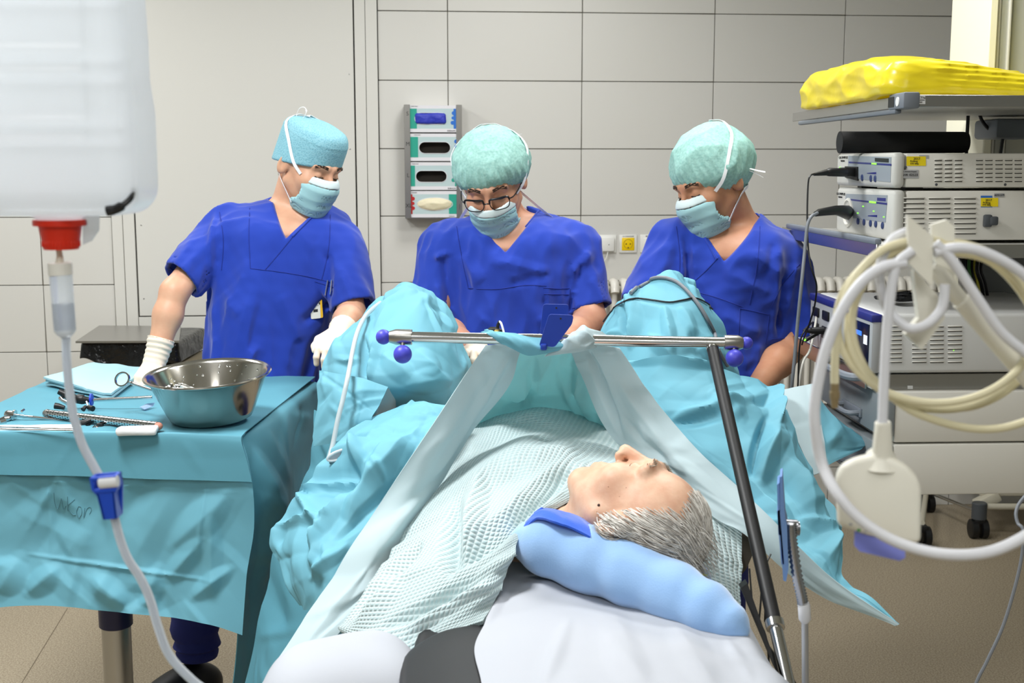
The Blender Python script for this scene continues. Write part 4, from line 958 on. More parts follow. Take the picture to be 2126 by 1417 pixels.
# perforated tube
pt = thing('perforated_sheath', 'long perforated steel tube lying beside the basin', 'surgical instrument', onT(210, 880))
pa, pb = onT(97, 858, .012), onT(326, 884, .012); ax = (pb - pa).normalized(); L_ = (pb - pa).length
m = MB(); m.tube([pa, pb], .0098, 24); tb = obj('tube', m, M_chrome, pt)
m = MB(); m.tube([pa - ax * .006, pa, pa + ax * .004], [.008, .0108, .0108], 20); obj('end_collar', m, M_steel, pt)
m = MB(); s1_ = ax.orthogonal().normalized(); s2_ = ax.cross(s1_)
for i in range(40):
    for j in range(10):
        a = 2 * math.pi * (j + .5 * (i % 2)) / 10; d = s1_ * math.cos(a) + s2_ * math.sin(a); c = pa + ax * (.012 + i * (L_ - .02) / 40) + d * .0099; tt = ax.cross(d)
        m.add([c + (ax * math.cos(k * math.pi / 3) + tt * math.sin(k * math.pi / 3)) * .0017 for k in range(6)], [(0, 1, 2, 3, 4, 5)])
g = obj('perforation', m, M_dark, tb, smooth=False, fix=False); g['kind'] = 'stuff'
m = MB(); m.ball(pb + ax * .004, (.010, .010, .009), 16, 10); obj('tip', m, mat('pink_gauze', (196, 132, 112), .6), pt)
# gauze
gz = thing('gauze_pad', 'white folded gauze pad next to the perforated tube', 'gauze', onT(288, 884))
gc = onT(286, 893, .009)
sdf_obj('folded_gauze', lambda p: s_box(p, gc, (.045, .020, .009), .007, np.array(rotz(.12))) + .0025 * wnoise(p, 90, 3), np.array(gc) - .08, np.array(gc) + .08, .003, mat('gauze_white', (236, 238, 240), .9, sheen=.2), gz)
gz = thing('gauze_pad', 'white gauze strip under the handles at the left end of the instrument table', 'gauze', onT(60, 889))
gc2 = onT(62, 889, .005)
sdf_obj('folded_gauze', lambda p: s_box(p, gc2, (.11, .02, .005), .004, np.array(rotz(.03))) + .0012 * wnoise(p, 90, 5), np.array(gc2) - np.array((.14, .05, .02)), np.array(gc2) + np.array((.14, .05, .02)), .0025, MATS['gauze_white'], gz)
# rods and handles at the left
tr1 = thing('trocar', 'steel trocar rods with a round steel disc at the left edge of the table', 'surgical instrument', onT(30, 880))
c = P(30, 862, 2.86); c2 = P(170, 876, 2.86); ax = (c2 - c).normalized()
m = MB(); m.tube([c - ax * .003, c - ax * .003, c + ax * .002, c + ax * .002], [.001, .0135, .0135, .001], 26); m.tube([c - ax * .022, c - ax * .018, c - ax * .003], [.008, .011, .011], 18); obj('disc_hub', m, M_chrome, tr1)
m = MB(); m.tube([c, c2], .0035, 10); m.tube([c + Vector((0, -.004, .003)), c2 + Vector((0, .012, -.003))], .0025, 10); m.tube([P(45, 853, 2.87), P(50, 850, 2.88)], .003, 8); obj('rod', m, M_chrome, tr1)
m = MB(); m.tube([P(2, 872, 2.84), P(10, 870, 2.84), P(20, 868, 2.85)], [.006, .008, .005], 12); obj('tap', m, M_chrome, tr1); m = MB(); m.tube([P(0, 877, 2.82), P(12, 874, 2.83)], .005, 10); obj('tap', m, M_chrome, tr1)
tr2 = thing('steel_rod', 'pair of thin steel rods along the front edge of the instrument table', 'surgical instrument', onT(60, 890))
m = MB(); m.tube([onT(-60, 884, .013), onT(165, 890, .013)], .0022, 8); m.tube([onT(-60, 888, .012), onT(160, 893, .012)], .0018, 8); obj('rod', m, M_chrome, tr2)
fc = thing('grasping_forceps', 'forceps with black handles, a yellow ring and an orange tip on the table', 'surgical instrument', onT(190, 890))
m = MB(); m.tube([P(160, 885, 2.81), P(168, 882, 2.81), P(178, 878, 2.81), P(190, 871, 2.81), P(197, 866, 2.82)], [.011, .012, .009, .006, .004], 14); m.tube([P(182, 880, 2.80), P(186, 887, 2.80), P(196, 891, 2.79)], [.006, .005, .004], 10); m.tube([P(206, 884, 2.80), P(214, 876, 2.80), P(218, 870, 2.81)], [.004, .004, .003], 8); m.box(P(208, 883, 2.79), (.016, .012, .012), .003); obj('handle', m, M_black, fc)
m = MB(); m.ball(P(181, 866, 2.83), (.006, .006, .006)); obj('ring', m, mat('ring_yellow', (222, 212, 60), .4), fc); m = MB(); m.box(P(211, 889, 2.78), (.012, .008, .006), .001); obj('tip_clip', m, mat('orange_clip', (210, 82, 30), .5), fc)
m = MB(); m.tube([P(192, 890, 2.78), P(197, 884, 2.78), P(203, 888, 2.78)], .003, 8); m.tube([P(214, 887, 2.78), P(345, 900, 2.755)], .0020, 8); obj('shaft', m, M_chrome, fc)
cp = thing('clear_film', 'small piece of clear bluish plastic film left of the basin', 'film', onT(306, 840)); cq = [onT(290, 845, .004), onT(305, 838, .010), onT(322, 836, .012), onT(318, 843, .004), onT(300, 850, .003)]
m = MB(); m.add(cq + [q + Vector((0, 0, .001)) for q in cq], [(0, 1, 2, 3, 4), (9, 8, 7, 6, 5)] + [(i, (i + 1) % 5, 5 + (i + 1) % 5, 5 + i) for i in range(5)]); obj('film', m, mat('film_blue', (190, 214, 236), .2, transl=.5), cp, smooth=False)

# ================================================================== IRRIGATION BOTTLE (near, top left)
VB = 1.2
ib = thing('irrigation_bottle', 'large translucent plastic irrigation bottle hanging upside down with a red cap', 'bottle', P(116, 455, VB))
def milky():
    m = mat('milky_bottle', (236, 238, 240), .22, trans=0.0, coat=.3); nt = m.node_tree; L = nt.links; b = nt.nodes['Principled BSDF']; o = nt.nodes['Material Output']
    t = nt.nodes.new('ShaderNodeBsdfTranslucent'); t.inputs[0].default_value = lin((238, 241, 244)) + (1,)
    g = nt.nodes.new('ShaderNodeBsdfTransparent'); g.inputs[0].default_value = lin((240, 245, 250)) + (1,)
    m1 = nt.nodes.new('ShaderNodeMixShader'); m1.inputs[0].default_value = .55; m2 = nt.nodes.new('ShaderNodeMixShader'); m2.inputs[0].default_value = .20
    L.new(b.outputs[0], m1.inputs[1]); L.new(t.outputs[0], m1.inputs[2]); L.new(m1.outputs[0], m2.inputs[1]); L.new(g.outputs[0], m2.inputs[2]); L.new(m2.outputs[0], o.inputs[0]); return m
M_milk = milky()
bcx = P(116, 300, VB).x; zb_ = P(116, 446, VB).z; kx = VB / 2550
def bottle(p):
    q = p - np.array((bcx, VB, zb_), np.float32); z = q[:, 2]
    w = .0885 - .004 * np.clip((z - .10) / .03, 0, 1) - .002 * np.clip((z - .17) / .05, 0, 1)
    ridge = sum(.004 * np.exp(-((z - c) / .006) ** 2) for c in (.068, .086, .13, .15, .205, .225))
    qq = q.copy(); s = np.clip(w / .0885, .5, 2)
    qq[:, 0] /= s; d = s_box(qq, (0, .0, .30), (.0885, .055, .30), .028)
    panel = np.clip(1 - np.abs(q[:, 0] + .01) / .06, 0, 1) > 0
    d = d + np.where(np.abs(q[:, 0] + .012) < .062, .0022, 0) * np.clip((z - .06) / .01, 0, 1) * (q[:, 1] < 0) - ridge * np.clip((.07 - np.abs(q[:, 0] + .012)) / .012, 0, 1)
    neck = s_cone(p, (bcx, VB, zb_ + .02), (bcx, VB, zb_ - .006), .019, .019)
    return smin(d, neck, .012)
sdf_obj('bottle_body', bottle, (bcx - .10, VB - .07, zb_ - .03), (bcx + .10, VB + .07, zb_ + .46), .004, M_milk, ib)
M_redcap = mat('cap_red', (222, 46, 22), .35)
def zpx(y, v=VB): return P(116, y, v).z
prof = [(0, zpx(517)), (.0165, zpx(517)), (.0172, zpx(512)), (.0178, zpx(500)), (.0202, zpx(470)), (.0205, zpx(468)), (.0252, zpx(468)), (.0255, zpx(462)), (.0252, zpx(456)), (.018, zpx(455)), (0, zpx(455))]
obj('cap', MB().lathe(prof, (bcx, VB, 0), 40), M_redcap, ib, angle=35)
m = MB()
for k in range(30): a = 2 * math.pi * k / 30; m.box((bcx + .0176 * math.cos(a), VB + .0176 * math.sin(a), zpx(505)), (.0016, .0012, .006), .0004, 1, rotz(a + math.pi / 2))
obj('cap_ribs', m, M_redcap, ib)
sq = [P(172, 446, VB), P(206, 446, VB), P(205, 478, VB), P(190, 500, VB), P(172, 508, VB)]
obj('hanging_flap', MB().prism(sq, (0, .0015, 0)), mat('clear_flap', (225, 230, 236), .15, trans=.7, ior=1.2), ib, smooth=False)
m = MB(); m.tube(px_path([(276, 392, VB - .03), (272, 410, VB - .045), (256, 425, VB - .05), (240, 434, VB - .05), (222, 438, VB - .05)], 5), [.0022] * 5 + [.0028] * 6 + [.0045] * 6 + [.005] * 4 + [.002], 8); obj('hanger_strap', m, M_black, ib)
# stand that carries the bottle (left of the picture)
st_ = thing('infusion_stand', 'steel infusion stand carrying the large bottle at the left edge', 'infusion stand', (bcx - .2, VB, 0)); sx_ = bcx - .2
m = MB(); m.cyl((sx_, VB, .06), (sx_, VB, 2.30), .0125, 18); obj('pole', m, M_chrome, st_)
m = MB(); m.tube(catmull([(sx_, VB, 2.28), (sx_ + .08, VB, 2.30), (bcx - .01, VB, 2.30), (bcx + .012, VB, 2.27), (bcx, VB, 2.245), (bcx - .012, VB, 2.26)], 6), .005, 10); obj('hook', m, M_chrome, st_)
for k in range(5):
    a = 2 * math.pi * k / 5; e = Vector((sx_ + .26 * math.cos(a), VB + .26 * math.sin(a), .06)); m = MB(); m.tube([(sx_, VB, .075), e], .012, 10); lg = obj('leg', m, M_steel, st_)
    m = MB(); m.tube([e + Vector((-.012, 0, -.03)), e + Vector((.012, 0, -.03))], .03, 16); obj('castor', m, M_black, lg)
m = MB(); ring_ = [(bcx + .03 * math.cos(q), VB, zb_ + .62 + .04 * math.sin(q)) for q in np.linspace(0, 2 * math.pi, 24, endpoint=False)]; m.tube(ring_, .004, 8, closed=True); obj('hanging_ring', m, M_milk, ib)
# drip set
M_clear = mat('clear_tubing', (236, 240, 244), .08, trans=.55, ior=1.2, transl=.4); M_cream2 = mat('drip_cream', (226, 222, 204), .4)
ds = thing('drip_line', 'clear infusion line with drip chamber and blue roller clamp below the bottle', 'infusion line', P(125, 520, VB))
m = MB(); m.tube([P(121, 510, VB), P(124, 530, VB), P(124, 548, VB)], [.0028, .0030, .0045], 12); obj('spike', m, M_cream2, ds)
m = MB(); m.tube([P(124, 545, VB), P(124.2, 546, VB), P(126, 570, VB), P(126.2, 571, VB)], [.010, .0115, .0115, .010], 24); obj('chamber_collar', m, mat('collar_white', (232, 230, 222), .4), ds)
m = MB(); m.tube([P(126, 570, VB), P(135, 686, VB), P(136, 694, VB), P(137, 700, VB)], [.0108, .0104, .008, .0045], 28); obj('drip_chamber', m, M_clear, ds)
m = MB(); m.tube([P(130, 628, VB), P(135, 684, VB)], [.0092, .0088], 20); obj('fluid', m, mat('fluid_clear', (206, 214, 226), .05, trans=.8, ior=1.2), ds)
tubep = [(137, 698, VB), (138, 740, VB), (143, 800, 1.19), (152, 860, 1.18), (170, 920, 1.17), (196, 970, 1.16), (222, 1020, 1.15), (238, 1075, 1.15), (250, 1120, 1.15), (266, 1160, 1.15), (292, 1200, 1.15), (312, 1245, 1.15), (328, 1300, 1.15), (352, 1360, 1.15), (400, 1412, 1.15), (450, 1450, 1.16), (520, 1530, 1.18)]
m = MB(); m.tube(px_path(tubep, 6), .0043, 14); obj('tubing', m, M_clear, ds)
m = MB(); m.tube(px_path(tubep, 6), .0022, 10); obj('tubing_bore', m, mat('bore', (196, 206, 222), .1, trans=.5, ior=1.3), ds)
M_clamp = mat('clamp_blue', (24, 74, 196), .35)
A = P(219, 985, 1.145); B = P(236, 1077, 1.15); axc = (B - A).normalized(); sd = axc.cross(Vector((0, 1, 0))).normalized(); Rc = frame3(sd, axc)
m = MB()
for sx in (-1, 1):
    loop = [(sx * .0125, 0), (sx * .0125, .012), (sx * .0085, .018), (sx * .0068, .043), (sx * .0045, .043), (sx * .0062, .017), (sx * .0098, .011), (sx * .0098, 0)]
    m.prism([A + sd * x + axc * y - Vector((0, .009, 0)) for x, y in loop], (0, .018, 0))
m.prism([A + sd * x + axc * y + Vector((0, .006, 0)) for x, y in ((-.0125, 0), (.0125, 0), (.0125, .012), (.0068, .043), (-.0068, .043), (-.0125, .012))], (0, .003, 0))
m.prism([A + sd * x + axc * y - Vector((0, .009, 0)) for x, y in ((-.0085, .014), (.0085, .014), (.0068, .043), (-.0068, .043))], (0, .003, 0))
m.box(A + axc * .0012 - Vector((0, .007, 0)), (.0245, .003, .004), .0005, 1, Rc); m.box(A + axc * .0135 - Vector((0, .008, 0)), (.021, .004, .004), .0005, 1, Rc)
obj('roller_clamp', m, M_clamp, ds, angle=30)
c = A + axc * .006 + sd * .004 - Vector((0, .006, 0)); m = MB(); m.tube([c - sd * .009, c - sd * .008, c + sd * .008, c + sd * .009], [.005, .006, .006, .005], 20); obj('roller', m, mat('roller_white', (226, 228, 230), .4), ds)

# ================================================================== CABLE HANGER (near, right)
VE = 1.05
M_ecgw = mat('cable_white', (214, 215, 220), .4); M_ecgc = mat('cable_cream', (214, 206, 172), .4); M_ecgb = mat('module_white', (222, 219, 206), .4)
eh = thing('cable_hook', 'white plastic cable hook on an arm holding coiled cables', 'cable hook', P(1930, 600, VE))
m = MB()
def slab(pts, v0, v1, th): m.prism([P(x, y, v0 if i < len(pts) / 2 else v1) for i, (x, y) in enumerate(pts)], (0, th, 0))
slab([(1884, 446), (1938, 492), (1936, 594), (1888, 548)], VE - .01, VE - .01, .006)
slab([(1934, 466), (1966, 456), (1982, 470), (1982, 580), (1950, 560), (1934, 520)], VE + .03, VE + .03, .006)
slab([(1896, 560), (1946, 610), (1962, 660), (1948, 680), (1914, 726), (1880, 694), (1908, 660)], VE + .012, VE + .012, .010)
obj('hook_plate', m, M_ecgb, eh, angle=30)
m = MB(); m.tube([P(1935, 556, VE + .02), P(1946, 566, VE + .02), P(1992, 620, VE + .02), P(1994, 622, VE + .02)], [.005, .0075, .0075, .0068], 18); m.tube([P(1994, 622, VE + .02), P(1996, 624, VE + .02), P(2124, 772, VE + .03), P(2300, 975, VE + .04)], [.0068, .0085, .0085, .0085], 18); obj('arm', m, M_ecgb, eh)
def ell(cx, cy, rx, ry, a0, a1, n, v=VE, wob=0.0, tilt=0.0):
    out = []
    for k in range(n + 1):
        a = math.radians(a0 + (a1 - a0) * k / n); x, y = rx * math.cos(a), ry * math.sin(a)
        out.append((cx + x * math.cos(tilt) - y * math.sin(tilt) + wob * math.sin(3 * a), cy + x * math.sin(tilt) + y * math.cos(tilt) + wob * math.cos(2 * a), v + .012 * math.sin(a * 1.5 + cx)))
    return out
cr = thing('coiled_hose', 'cream hose coiled in several loops over the white hook', 'hose', P(1930, 850, VE))
path = [(1733, 800, VE), (1734, 740, VE), (1742, 660, VE), (1772, 580, VE), (1830, 520, VE), (1900, 498, VE)] + ell(1945, 668, 208, 168, -90, 250, 22, VE + .02) + ell(1955, 680, 195, 170, -95, 190, 20, VE + .04)[1:]
m = MB(); m.tube(px_path(path, 5), .0036, 10); obj('hose', m, M_ecgc, cr)
m = MB(); m.tube(px_path([(1905, 506, VE + .03), (1840, 535, VE + .03), (1782, 610, VE + .03), (1770, 690, VE + .03), (1800, 770, VE + .03), (1870, 838, VE + .03), (1930, 868, VE + .03), (2010, 888, VE + .03), (2080, 888, VE + .03), (2150, 868, VE + .03)], 6), .0036, 10); obj('hose', m, M_ecgc, cr)
m = MB(); m.tube(px_path([(1960, 520, VE + .05), (2060, 545, VE + .05), (2140, 640, VE + .05), (2150, 740, VE + .05), (2090, 810, VE + .05), (2010, 845, VE + .05), (1930, 838, VE + .05)], 6), .0036, 10); obj('hose', m, M_ecgc, cr)
m = MB(); m.tube([P(1733, 795, VE), P(1733, 812, VE), P(1733, 812.5, VE), P(1733, 826, VE), P(1733, 826.5, VE), P(1733, 846, VE)], [.0038, .0038, .0045, .0045, .0038, .003], 12); obj('connector', m, mat('brass_fitting', (150, 132, 98), .4, .5), cr)
em = thing('monitor_cable', 'white monitor cable with a flat white plug box and blue connector', 'cable', P(1825, 1130, VE))
wv = VE - .01
m = MB(); m.tube(px_path([(1880, 545, wv), (1830, 556, wv), (1785, 590, wv), (1745, 650, wv), (1713, 730, wv), (1694, 820, wv), (1692, 880, wv), (1706, 960, wv), (1742, 1030, wv - .02), (1795, 1085, wv - .03), (1870, 1128, wv - .04), (1960, 1150, wv - .05), (2050, 1146, wv - .05), (2126, 1114, wv - .05), (2200, 1060, wv - .05)], 7), .0049, 12); obj('thick_cable', m, M_ecgw, em)
m = MB(); m.tube(px_path([(1895, 520, wv), (1865, 545, wv), (1852, 590, wv), (1842, 680, wv), (1836, 780, wv), (1832, 880, wv)], 6), .0044, 12); obj('plug_lead', m, M_ecgw, em)
m = MB(); m.tube(px_path([(1940, 524, wv), (1990, 514, wv), (2050, 526, wv), (2126, 570, wv), (2180, 640, wv)], 6), .0045, 12); obj('loop_lead', m, M_ecgw, em)
m = MB(); m.tube(px_path([(1900, 475, wv + .02), (1850, 500, wv + .02), (1826, 560, wv + .02), (1838, 630, wv + .02), (1880, 678, wv + .01), (1920, 676, wv), (1955, 640, wv), (1962, 590, wv)], 6), .0043, 12); obj('loop_lead', m, M_ecgw, em)
m = MB(); m.tube(px_path([(1942, 505, wv), (1980, 545, wv), (2030, 620, wv), (2080, 690, wv), (2140, 740, wv)], 6), .0045, 12); obj('loop_lead', m, M_ecgw, em)
# plug box
n0 = Vector((-.25, -.95, .12)).normalized(); oc = P(1825, 1040, VE - .012)
outline = [(1738, 1090), (1734, 990), (1746, 966), (1775, 952), (1812, 944), (1850, 948), (1885, 968), (1908, 994), (1914, 1020), (1912, 1128), (1890, 1130), (1800, 1112)]
pl3 = [onplane(x, y, oc, n0) for x, y in outline]
bm = bmesh.new(); vs = [bm.verts.new(p) for p in pl3]; f = bm.faces.new(vs); r = bmesh.ops.extrude_face_region(bm, geom=[f])
bmesh.ops.translate(bm, verts=[g for g in r['geom'] if isinstance(g, bmesh.types.BMVert)], vec=-n0 * .024); bmesh.ops.recalc_face_normals(bm, faces=bm.faces)
bmesh.ops.bevel(bm, geom=bm.edges[:], offset=.005, segments=3, profile=.5, affect='EDGES'); bmesh.ops.triangulate(bm, faces=[f for f in bm.faces if len(f.verts) > 4])
me = bpy.data.meshes.new('plug_box'); bm.to_mesh(me); bm.free(); me.shade_smooth(); me.set_sharp_from_angle(angle=.6); me.materials.append(M_ecgb); bxo = link('plug_box', me, em)
c = onplane(1830, 955, oc, n0) - n0 * .012
m = MB(); m.tube([P(1833, 876, wv), P(1833, 878, wv), P(1832, 935, VE), c + Vector((0, 0, .004)), c - Vector((0, 0, .008))], [.0055, .0068, .0088, .0125, .018], 18); obj('strain_relief', m, M_ecgb, em)
pts = [onplane(x, y, oc, n0) - n0 * .005 for x, y in ((1775, 1098), (1880, 1122), (1880, 1160), (1868, 1166), (1785, 1146), (1774, 1134))]
obj('blue_connector', MB().prism(pts, -n0 * .014), mat('connector_blue', (150, 158, 238), .35, transl=.3), em, smooth=False)
for x, y, mt in ((1766, 1088, M_gstk), (1783, 1100, mat('dot_green', (60, 150, 60), .5)), (1797, 1103, M_gstk), (1812, 1106, M_dkgrey)):
    obj('printed_mark', MB().prism([onplane(x + 4 * math.cos(k), y + 3 * math.sin(k), oc, n0) + n0 * .0002 for k in np.linspace(0, 5.5, 8)], n0 * .0004), mt, em, smooth=False)

# ================================================================== GOOSENECK CLIP
gk = thing('gooseneck_clip', 'blue clip edge-on on a flexible metal gooseneck and rod right of the headrest', 'clip stand', P(1672, 1600, 1.6))
VG = 1.6; GD = Vector((.0105, .045, 0)); M_cblu = mat('clip_blue', (132, 170, 226), .3, transl=.25); M_spring = mat('gooseneck_metal', (170, 172, 178), .25, 1.0)
m = MB(); m.prism([P(1619, 990, VG), P(1624, 988, VG), P(1630, 1075, VG), P(1634, 1090, VG), P(1637, 1180, VG), P(1632, 1207, VG), P(1626, 1204, VG), P(1620, 1110, VG)], GD); m.prism([P(1613, 1006, VG), P(1618, 1002, VG), P(1620, 1110, VG), P(1616, 1110, VG)], GD); m.prism([P(1613, 1060, VG), P(1619, 1058, VG), P(1628, 1170, VG), P(1622, 1172, VG)], GD); obj('clip_plate', m, M_cblu, gk, angle=30)
m = MB(); m.cyl(P(1626, 1090, VG + .02), P(1654, 1092, VG + .02), .009, 16); 
for k in range(4): m.cyl(P(1648 + 3 * k, 1096, VG + .02), P(1649.5 + 3 * k, 1096, VG + .02), .010, 16)
obj('clamp_screw', m, M_spring, gk)
gp = px_path([(1642, 1085, VG + .01), (1643, 1110, VG + .01), (1648, 1150, VG + .01), (1656, 1200, VG + .01), (1664, 1235, VG + .01), (1668, 1258, VG + .01)], 10)
m = MB(); m.tube(gp, [.0058 + .0022 * (k % 2) for k in range(len(gp))], 14); obj('gooseneck', m, M_spring, gk, angle=180)
m = MB(); m.tube([P(1668, 1250, VG + .01), P(1669, 1256, VG + .01), P(1671, 1284, VG + .01), P(1671.5, 1292, VG + .01)], [.007, .0085, .0085, .005], 16); obj('ferrule', m, M_ecgw, gk)
m = MB(); m.tube([P(1671, 1288, VG + .01), P(1672, 1420, VG + .01), P(1672, 1560, VG + .01)], .0046, 14); obj('rod', m, mat('rod_grey', (176, 178, 182), .3, .6), gk)
m = MB(); m.box(P(1672, 1545, VG + .01), (.05, .04, .04), .006); obj('rail_clamp', m, M_steel, gk)

# ================================================================== ANAESTHESIA SCREEN FRAME
af = thing('anaesthesia_screen', 'steel anaesthesia screen bar with blue ball ends on a black pole', 'screen bar', P(1640, 1420, 1.72))
BA, BB_ = P(815, 699, 2.31), P(1535, 711.5, 2.28); bx_ = (BB_ - BA).normalized()
m = MB(); m.tube([P(848, 699.5, 2.31), P(1508, 711, 2.28)], .0106, 24); obj('crossbar', m, M_chrome, af)
m = MB(); m.tube([P(808, 698.9, 2.311), P(808.3, 698.9, 2.311), P(822, 699, 2.311), P(855, 699.6, 2.31), P(855.3, 699.6, 2.31)], [.001, .011, .0148, .0148, .009], 26); obj('end_coupler', m, M_steel, af)
m = MB(); m.tube([P(1503, 711, 2.28), P(1503.3, 711, 2.28), P(1532, 711.5, 2.28), P(1542, 711.6, 2.28), P(1542.3, 711.6, 2.28)], [.009, .0145, .0145, .0105, .001], 26); obj('end_coupler', m, M_steel, af)
M_ballb = mat('ball_blue', (72, 74, 196), .42)
for (x, y, rpx, v) in ((796, 699, 16, 2.31), (836, 735, 19.5, 2.295), (1550, 712, 13.5, 2.28), (1525, 743, 19, 2.265)):
    obj('ball_knob', MB().ball(P(x, y, v), rpx * v / 2550, 28, 18), M_ballb, af)
m = MB(); m.cyl(P(836, 705, 2.305), P(836, 722, 2.297), .004, 10); m.cyl(P(1522, 716, 2.275), P(1525, 730, 2.268), .004, 10); obj('knob_stem', m, M_steel, af)
pA, pB = P(1478, 716, 2.283), P(1608, 1292, 1.80); pdir = (pB - pA).normalized(); pC = pB + pdir * .22
m = MB(); m.tube([pA, pA + pdir * .012], .0118, 20); obj('pole_ferrule', m, M_chrome, af); m = MB(); m.tube([pB - pdir * .004, pB - pdir * .003, pB + pdir * .010, pB + pdir * .011], [.008, .0145, .0145, .011], 24); obj('pole_ferrule', m, M_chrome, af)
m = MB(); m.tube([pA + pdir * .010, pB], .0112, 20); obj('pole', m, mat('carbon_black', (24, 24, 25), .5, bump=(150, .1, .001)), af)
m = MB(); m.tube([pB, pC], .0100, 20); obj('lower_tube', m, M_chrome, af)
m = MB(); m.box(pC, (.05, .06, .06), .008); obj('rail_clamp', m, M_steel, af)
# drape clamp on the bar
dc = thing('drape_clamp', 'royal blue plastic drape clamp gripping the cloth on the steel bar', 'clamp', P(1155, 690, 2.28)); M_dcl = mat('clamp_royal', (32, 62, 164), .35)
def rounded(pts, r_px=6):
    out = []; n = len(pts)
    for i in range(n):
        a, b, c = Vector(pts[i - 1] + (0,)), Vector(pts[i] + (0,)), Vector(pts[(i + 1) % n] + (0,)); d1 = (a - b); d2 = (c - b); r = min(r_px, d1.length * .45, d2.length * .45)
        s0, s1 = b + d1.normalized() * r, b + d2.normalized() * r
        for k in range(5): t = k / 4; q = s0 * (1 - t) ** 2 + b * 2 * t * (1 - t) + s1 * t ** 2; out.append((q.x, q.y))
    return out
m = MB(); m.prism([P(x, y, 2.33) for x, y in rounded([(1128, 631), (1181, 632), (1179, 660), (1150, 720), (1118, 720)])], (0, .005, 0)); obj('jaw', m, M_dcl, dc, angle=30)
m = MB(); m.prism([P(x, y, 2.262) for x, y in rounded([(1140, 652), (1191, 654), (1188, 672), (1152, 720), (1119, 718)])], (0, .005, 0)); m.box(P(1128, 715, 2.29), (.012, .07, .012), .003); obj('jaw', m, M_dcl, dc, angle=30)
obj('eyelet', MB().cyl(P(1164, 661, 2.2615), P(1164, 661, 2.2618), .0018, 12), M_dark, dc); obj('eyelet', MB().cyl(P(1155, 639, 2.3295), P(1155, 639, 2.3298), .0018, 12), M_dark, dc)
# ================================================================== OPERATING TABLE
M_pad = mat('black_pad', (24, 24, 26), .5, bump=(200, .05, .001)); M_sheet = mat('white_sheet', (186, 189, 196), .85, var=(5, .4, (178, 182, 190)), bump=(300, .12, .0008), transl=.08)
PADZ = .895
ot = thing('operating_table', 'black padded operating table under the white sheet', 'operating table', (.1, 2.3, 0))
m = MB(); m.box((.10, 2.23, PADZ - .035), (.50, 1.44, .07), .025, 4); obj('pad', m, M_pad, ot)
m = MB(); m.box((.10, 2.23, PADZ - .085), (.46, 1.36, .03), .006); obj('frame', m, M_steel, ot)
for s in (-1, 1): m = MB(); m.box((.10 + s * .265, 2.1, PADZ - .10), (.01, 1.0, .03), .002); m.box((.10 + s * .245, 1.8, PADZ - .10), (.04, .03, .02)); m.box((.10 + s * .245, 2.4, PADZ - .10), (.04, .03, .02)); obj('side_rail', m, M_steel, ot)
m = MB(); m.box((.10, 2.5, .45), (.28, .40, .70), .02); obj('column', m, M_colg, ot)
m = MB(); m.box((.10, 2.5, .06), (.55, 1.0, .12), .03); obj('base', m, M_steel, ot)
# black side cushion with rounded corner at the lower middle, and strap hardware
m = MB(); m.prism([PZ(x, y, PADZ + .005) for x, y in rounded([(826, 1345), (910, 1300), (990, 1300), (1030, 1500), (826, 1500)], 26)], (0, 0, -.06)); 
ap = thing('arm_board', 'black padded arm board beside the white sheet at the bottom of the picture', 'arm board', PZ(900, 1420, PADZ - .05))
bm = bmesh.new(); ring = [PZ(x, y, PADZ + .012) for x, y in rounded([(830, 1352), (905, 1305), (1010, 1285), (1060, 1500), (826, 1500)], 34)]
f = bm.faces.new([bm.verts.new(p) for p in ring]); r = bmesh.ops.extrude_face_region(bm, geom=[f]); bmesh.ops.translate(bm, verts=[g for g in r['geom'] if isinstance(g, bmesh.types.BMVert)], vec=(0, 0, -.055)); bmesh.ops.recalc_face_normals(bm, faces=bm.faces)
bmesh.ops.bevel(bm, geom=[e for e in bm.edges if abs(e.verts[0].co.z - e.verts[1].co.z) < 1e-5], offset=.012, segments=3, profile=.5, affect='EDGES'); bmesh.ops.triangulate(bm, faces=[f for f in bm.faces if len(f.verts) > 4])
me = bpy.data.meshes.new('cushion'); bm.to_mesh(me); bm.free(); me.shade_smooth(); me.set_sharp_from_angle(angle=.6); me.materials.append(M_pad); link('cushion', me, ap)
m = MB(); m.box(PZ(905, 1440, PADZ - .075) , (.05, .12, .04), .006); obj('bracket', m, M_steel, ap)
m = MB(); m.box(P(822, 1400, 1.72), (.010, .05, .05), .002); obj('side_bar', m, mat('tan_bar', (150, 138, 118), .5), ap)
# dark hardware right of the table head
hw = thing('table_strap', 'black straps and thin leads hanging beside the pole right of the pillow', 'strap', P(1560, 1200, 1.95))
m = MB(); m.prism([P(1538, 1220, 1.92), P(1552, 1210, 1.92), P(1600, 1345, 1.86), P(1655, 1420, 1.84), P(1655, 1460, 1.84), P(1610, 1390, 1.84)], (0, .02, 0)); obj('strap', m, M_black, hw, smooth=False)
for k, pth in enumerate(([(1556, 1180, 2.0), (1560, 1230, 1.97), (1566, 1275, 1.95), (1590, 1320, 1.92), (1600, 1420, 1.9)], [(1585, 1140, 2.0), (1582, 1190, 1.98), (1580, 1240, 1.96), (1575, 1300, 1.94)], [(1600, 1150, 2.0), (1592, 1170, 1.98), (1590, 1210, 1.96), (1588, 1290, 1.95)])):
    m = MB(); m.tube(px_path(pth, 6), .0016, 6); obj('lead', m, M_black, hw)
m = MB(); m.prism([P(1534, 1115, 2.12), P(1575, 1085, 2.12), P(1580, 1110, 2.12), P(1550, 1180, 2.1), P(1534, 1200, 2.1)], (0, .03, 0)); obj('side_bracket', m, mat('bracket_bronze', (74, 64, 52), .5), hw, smooth=False)
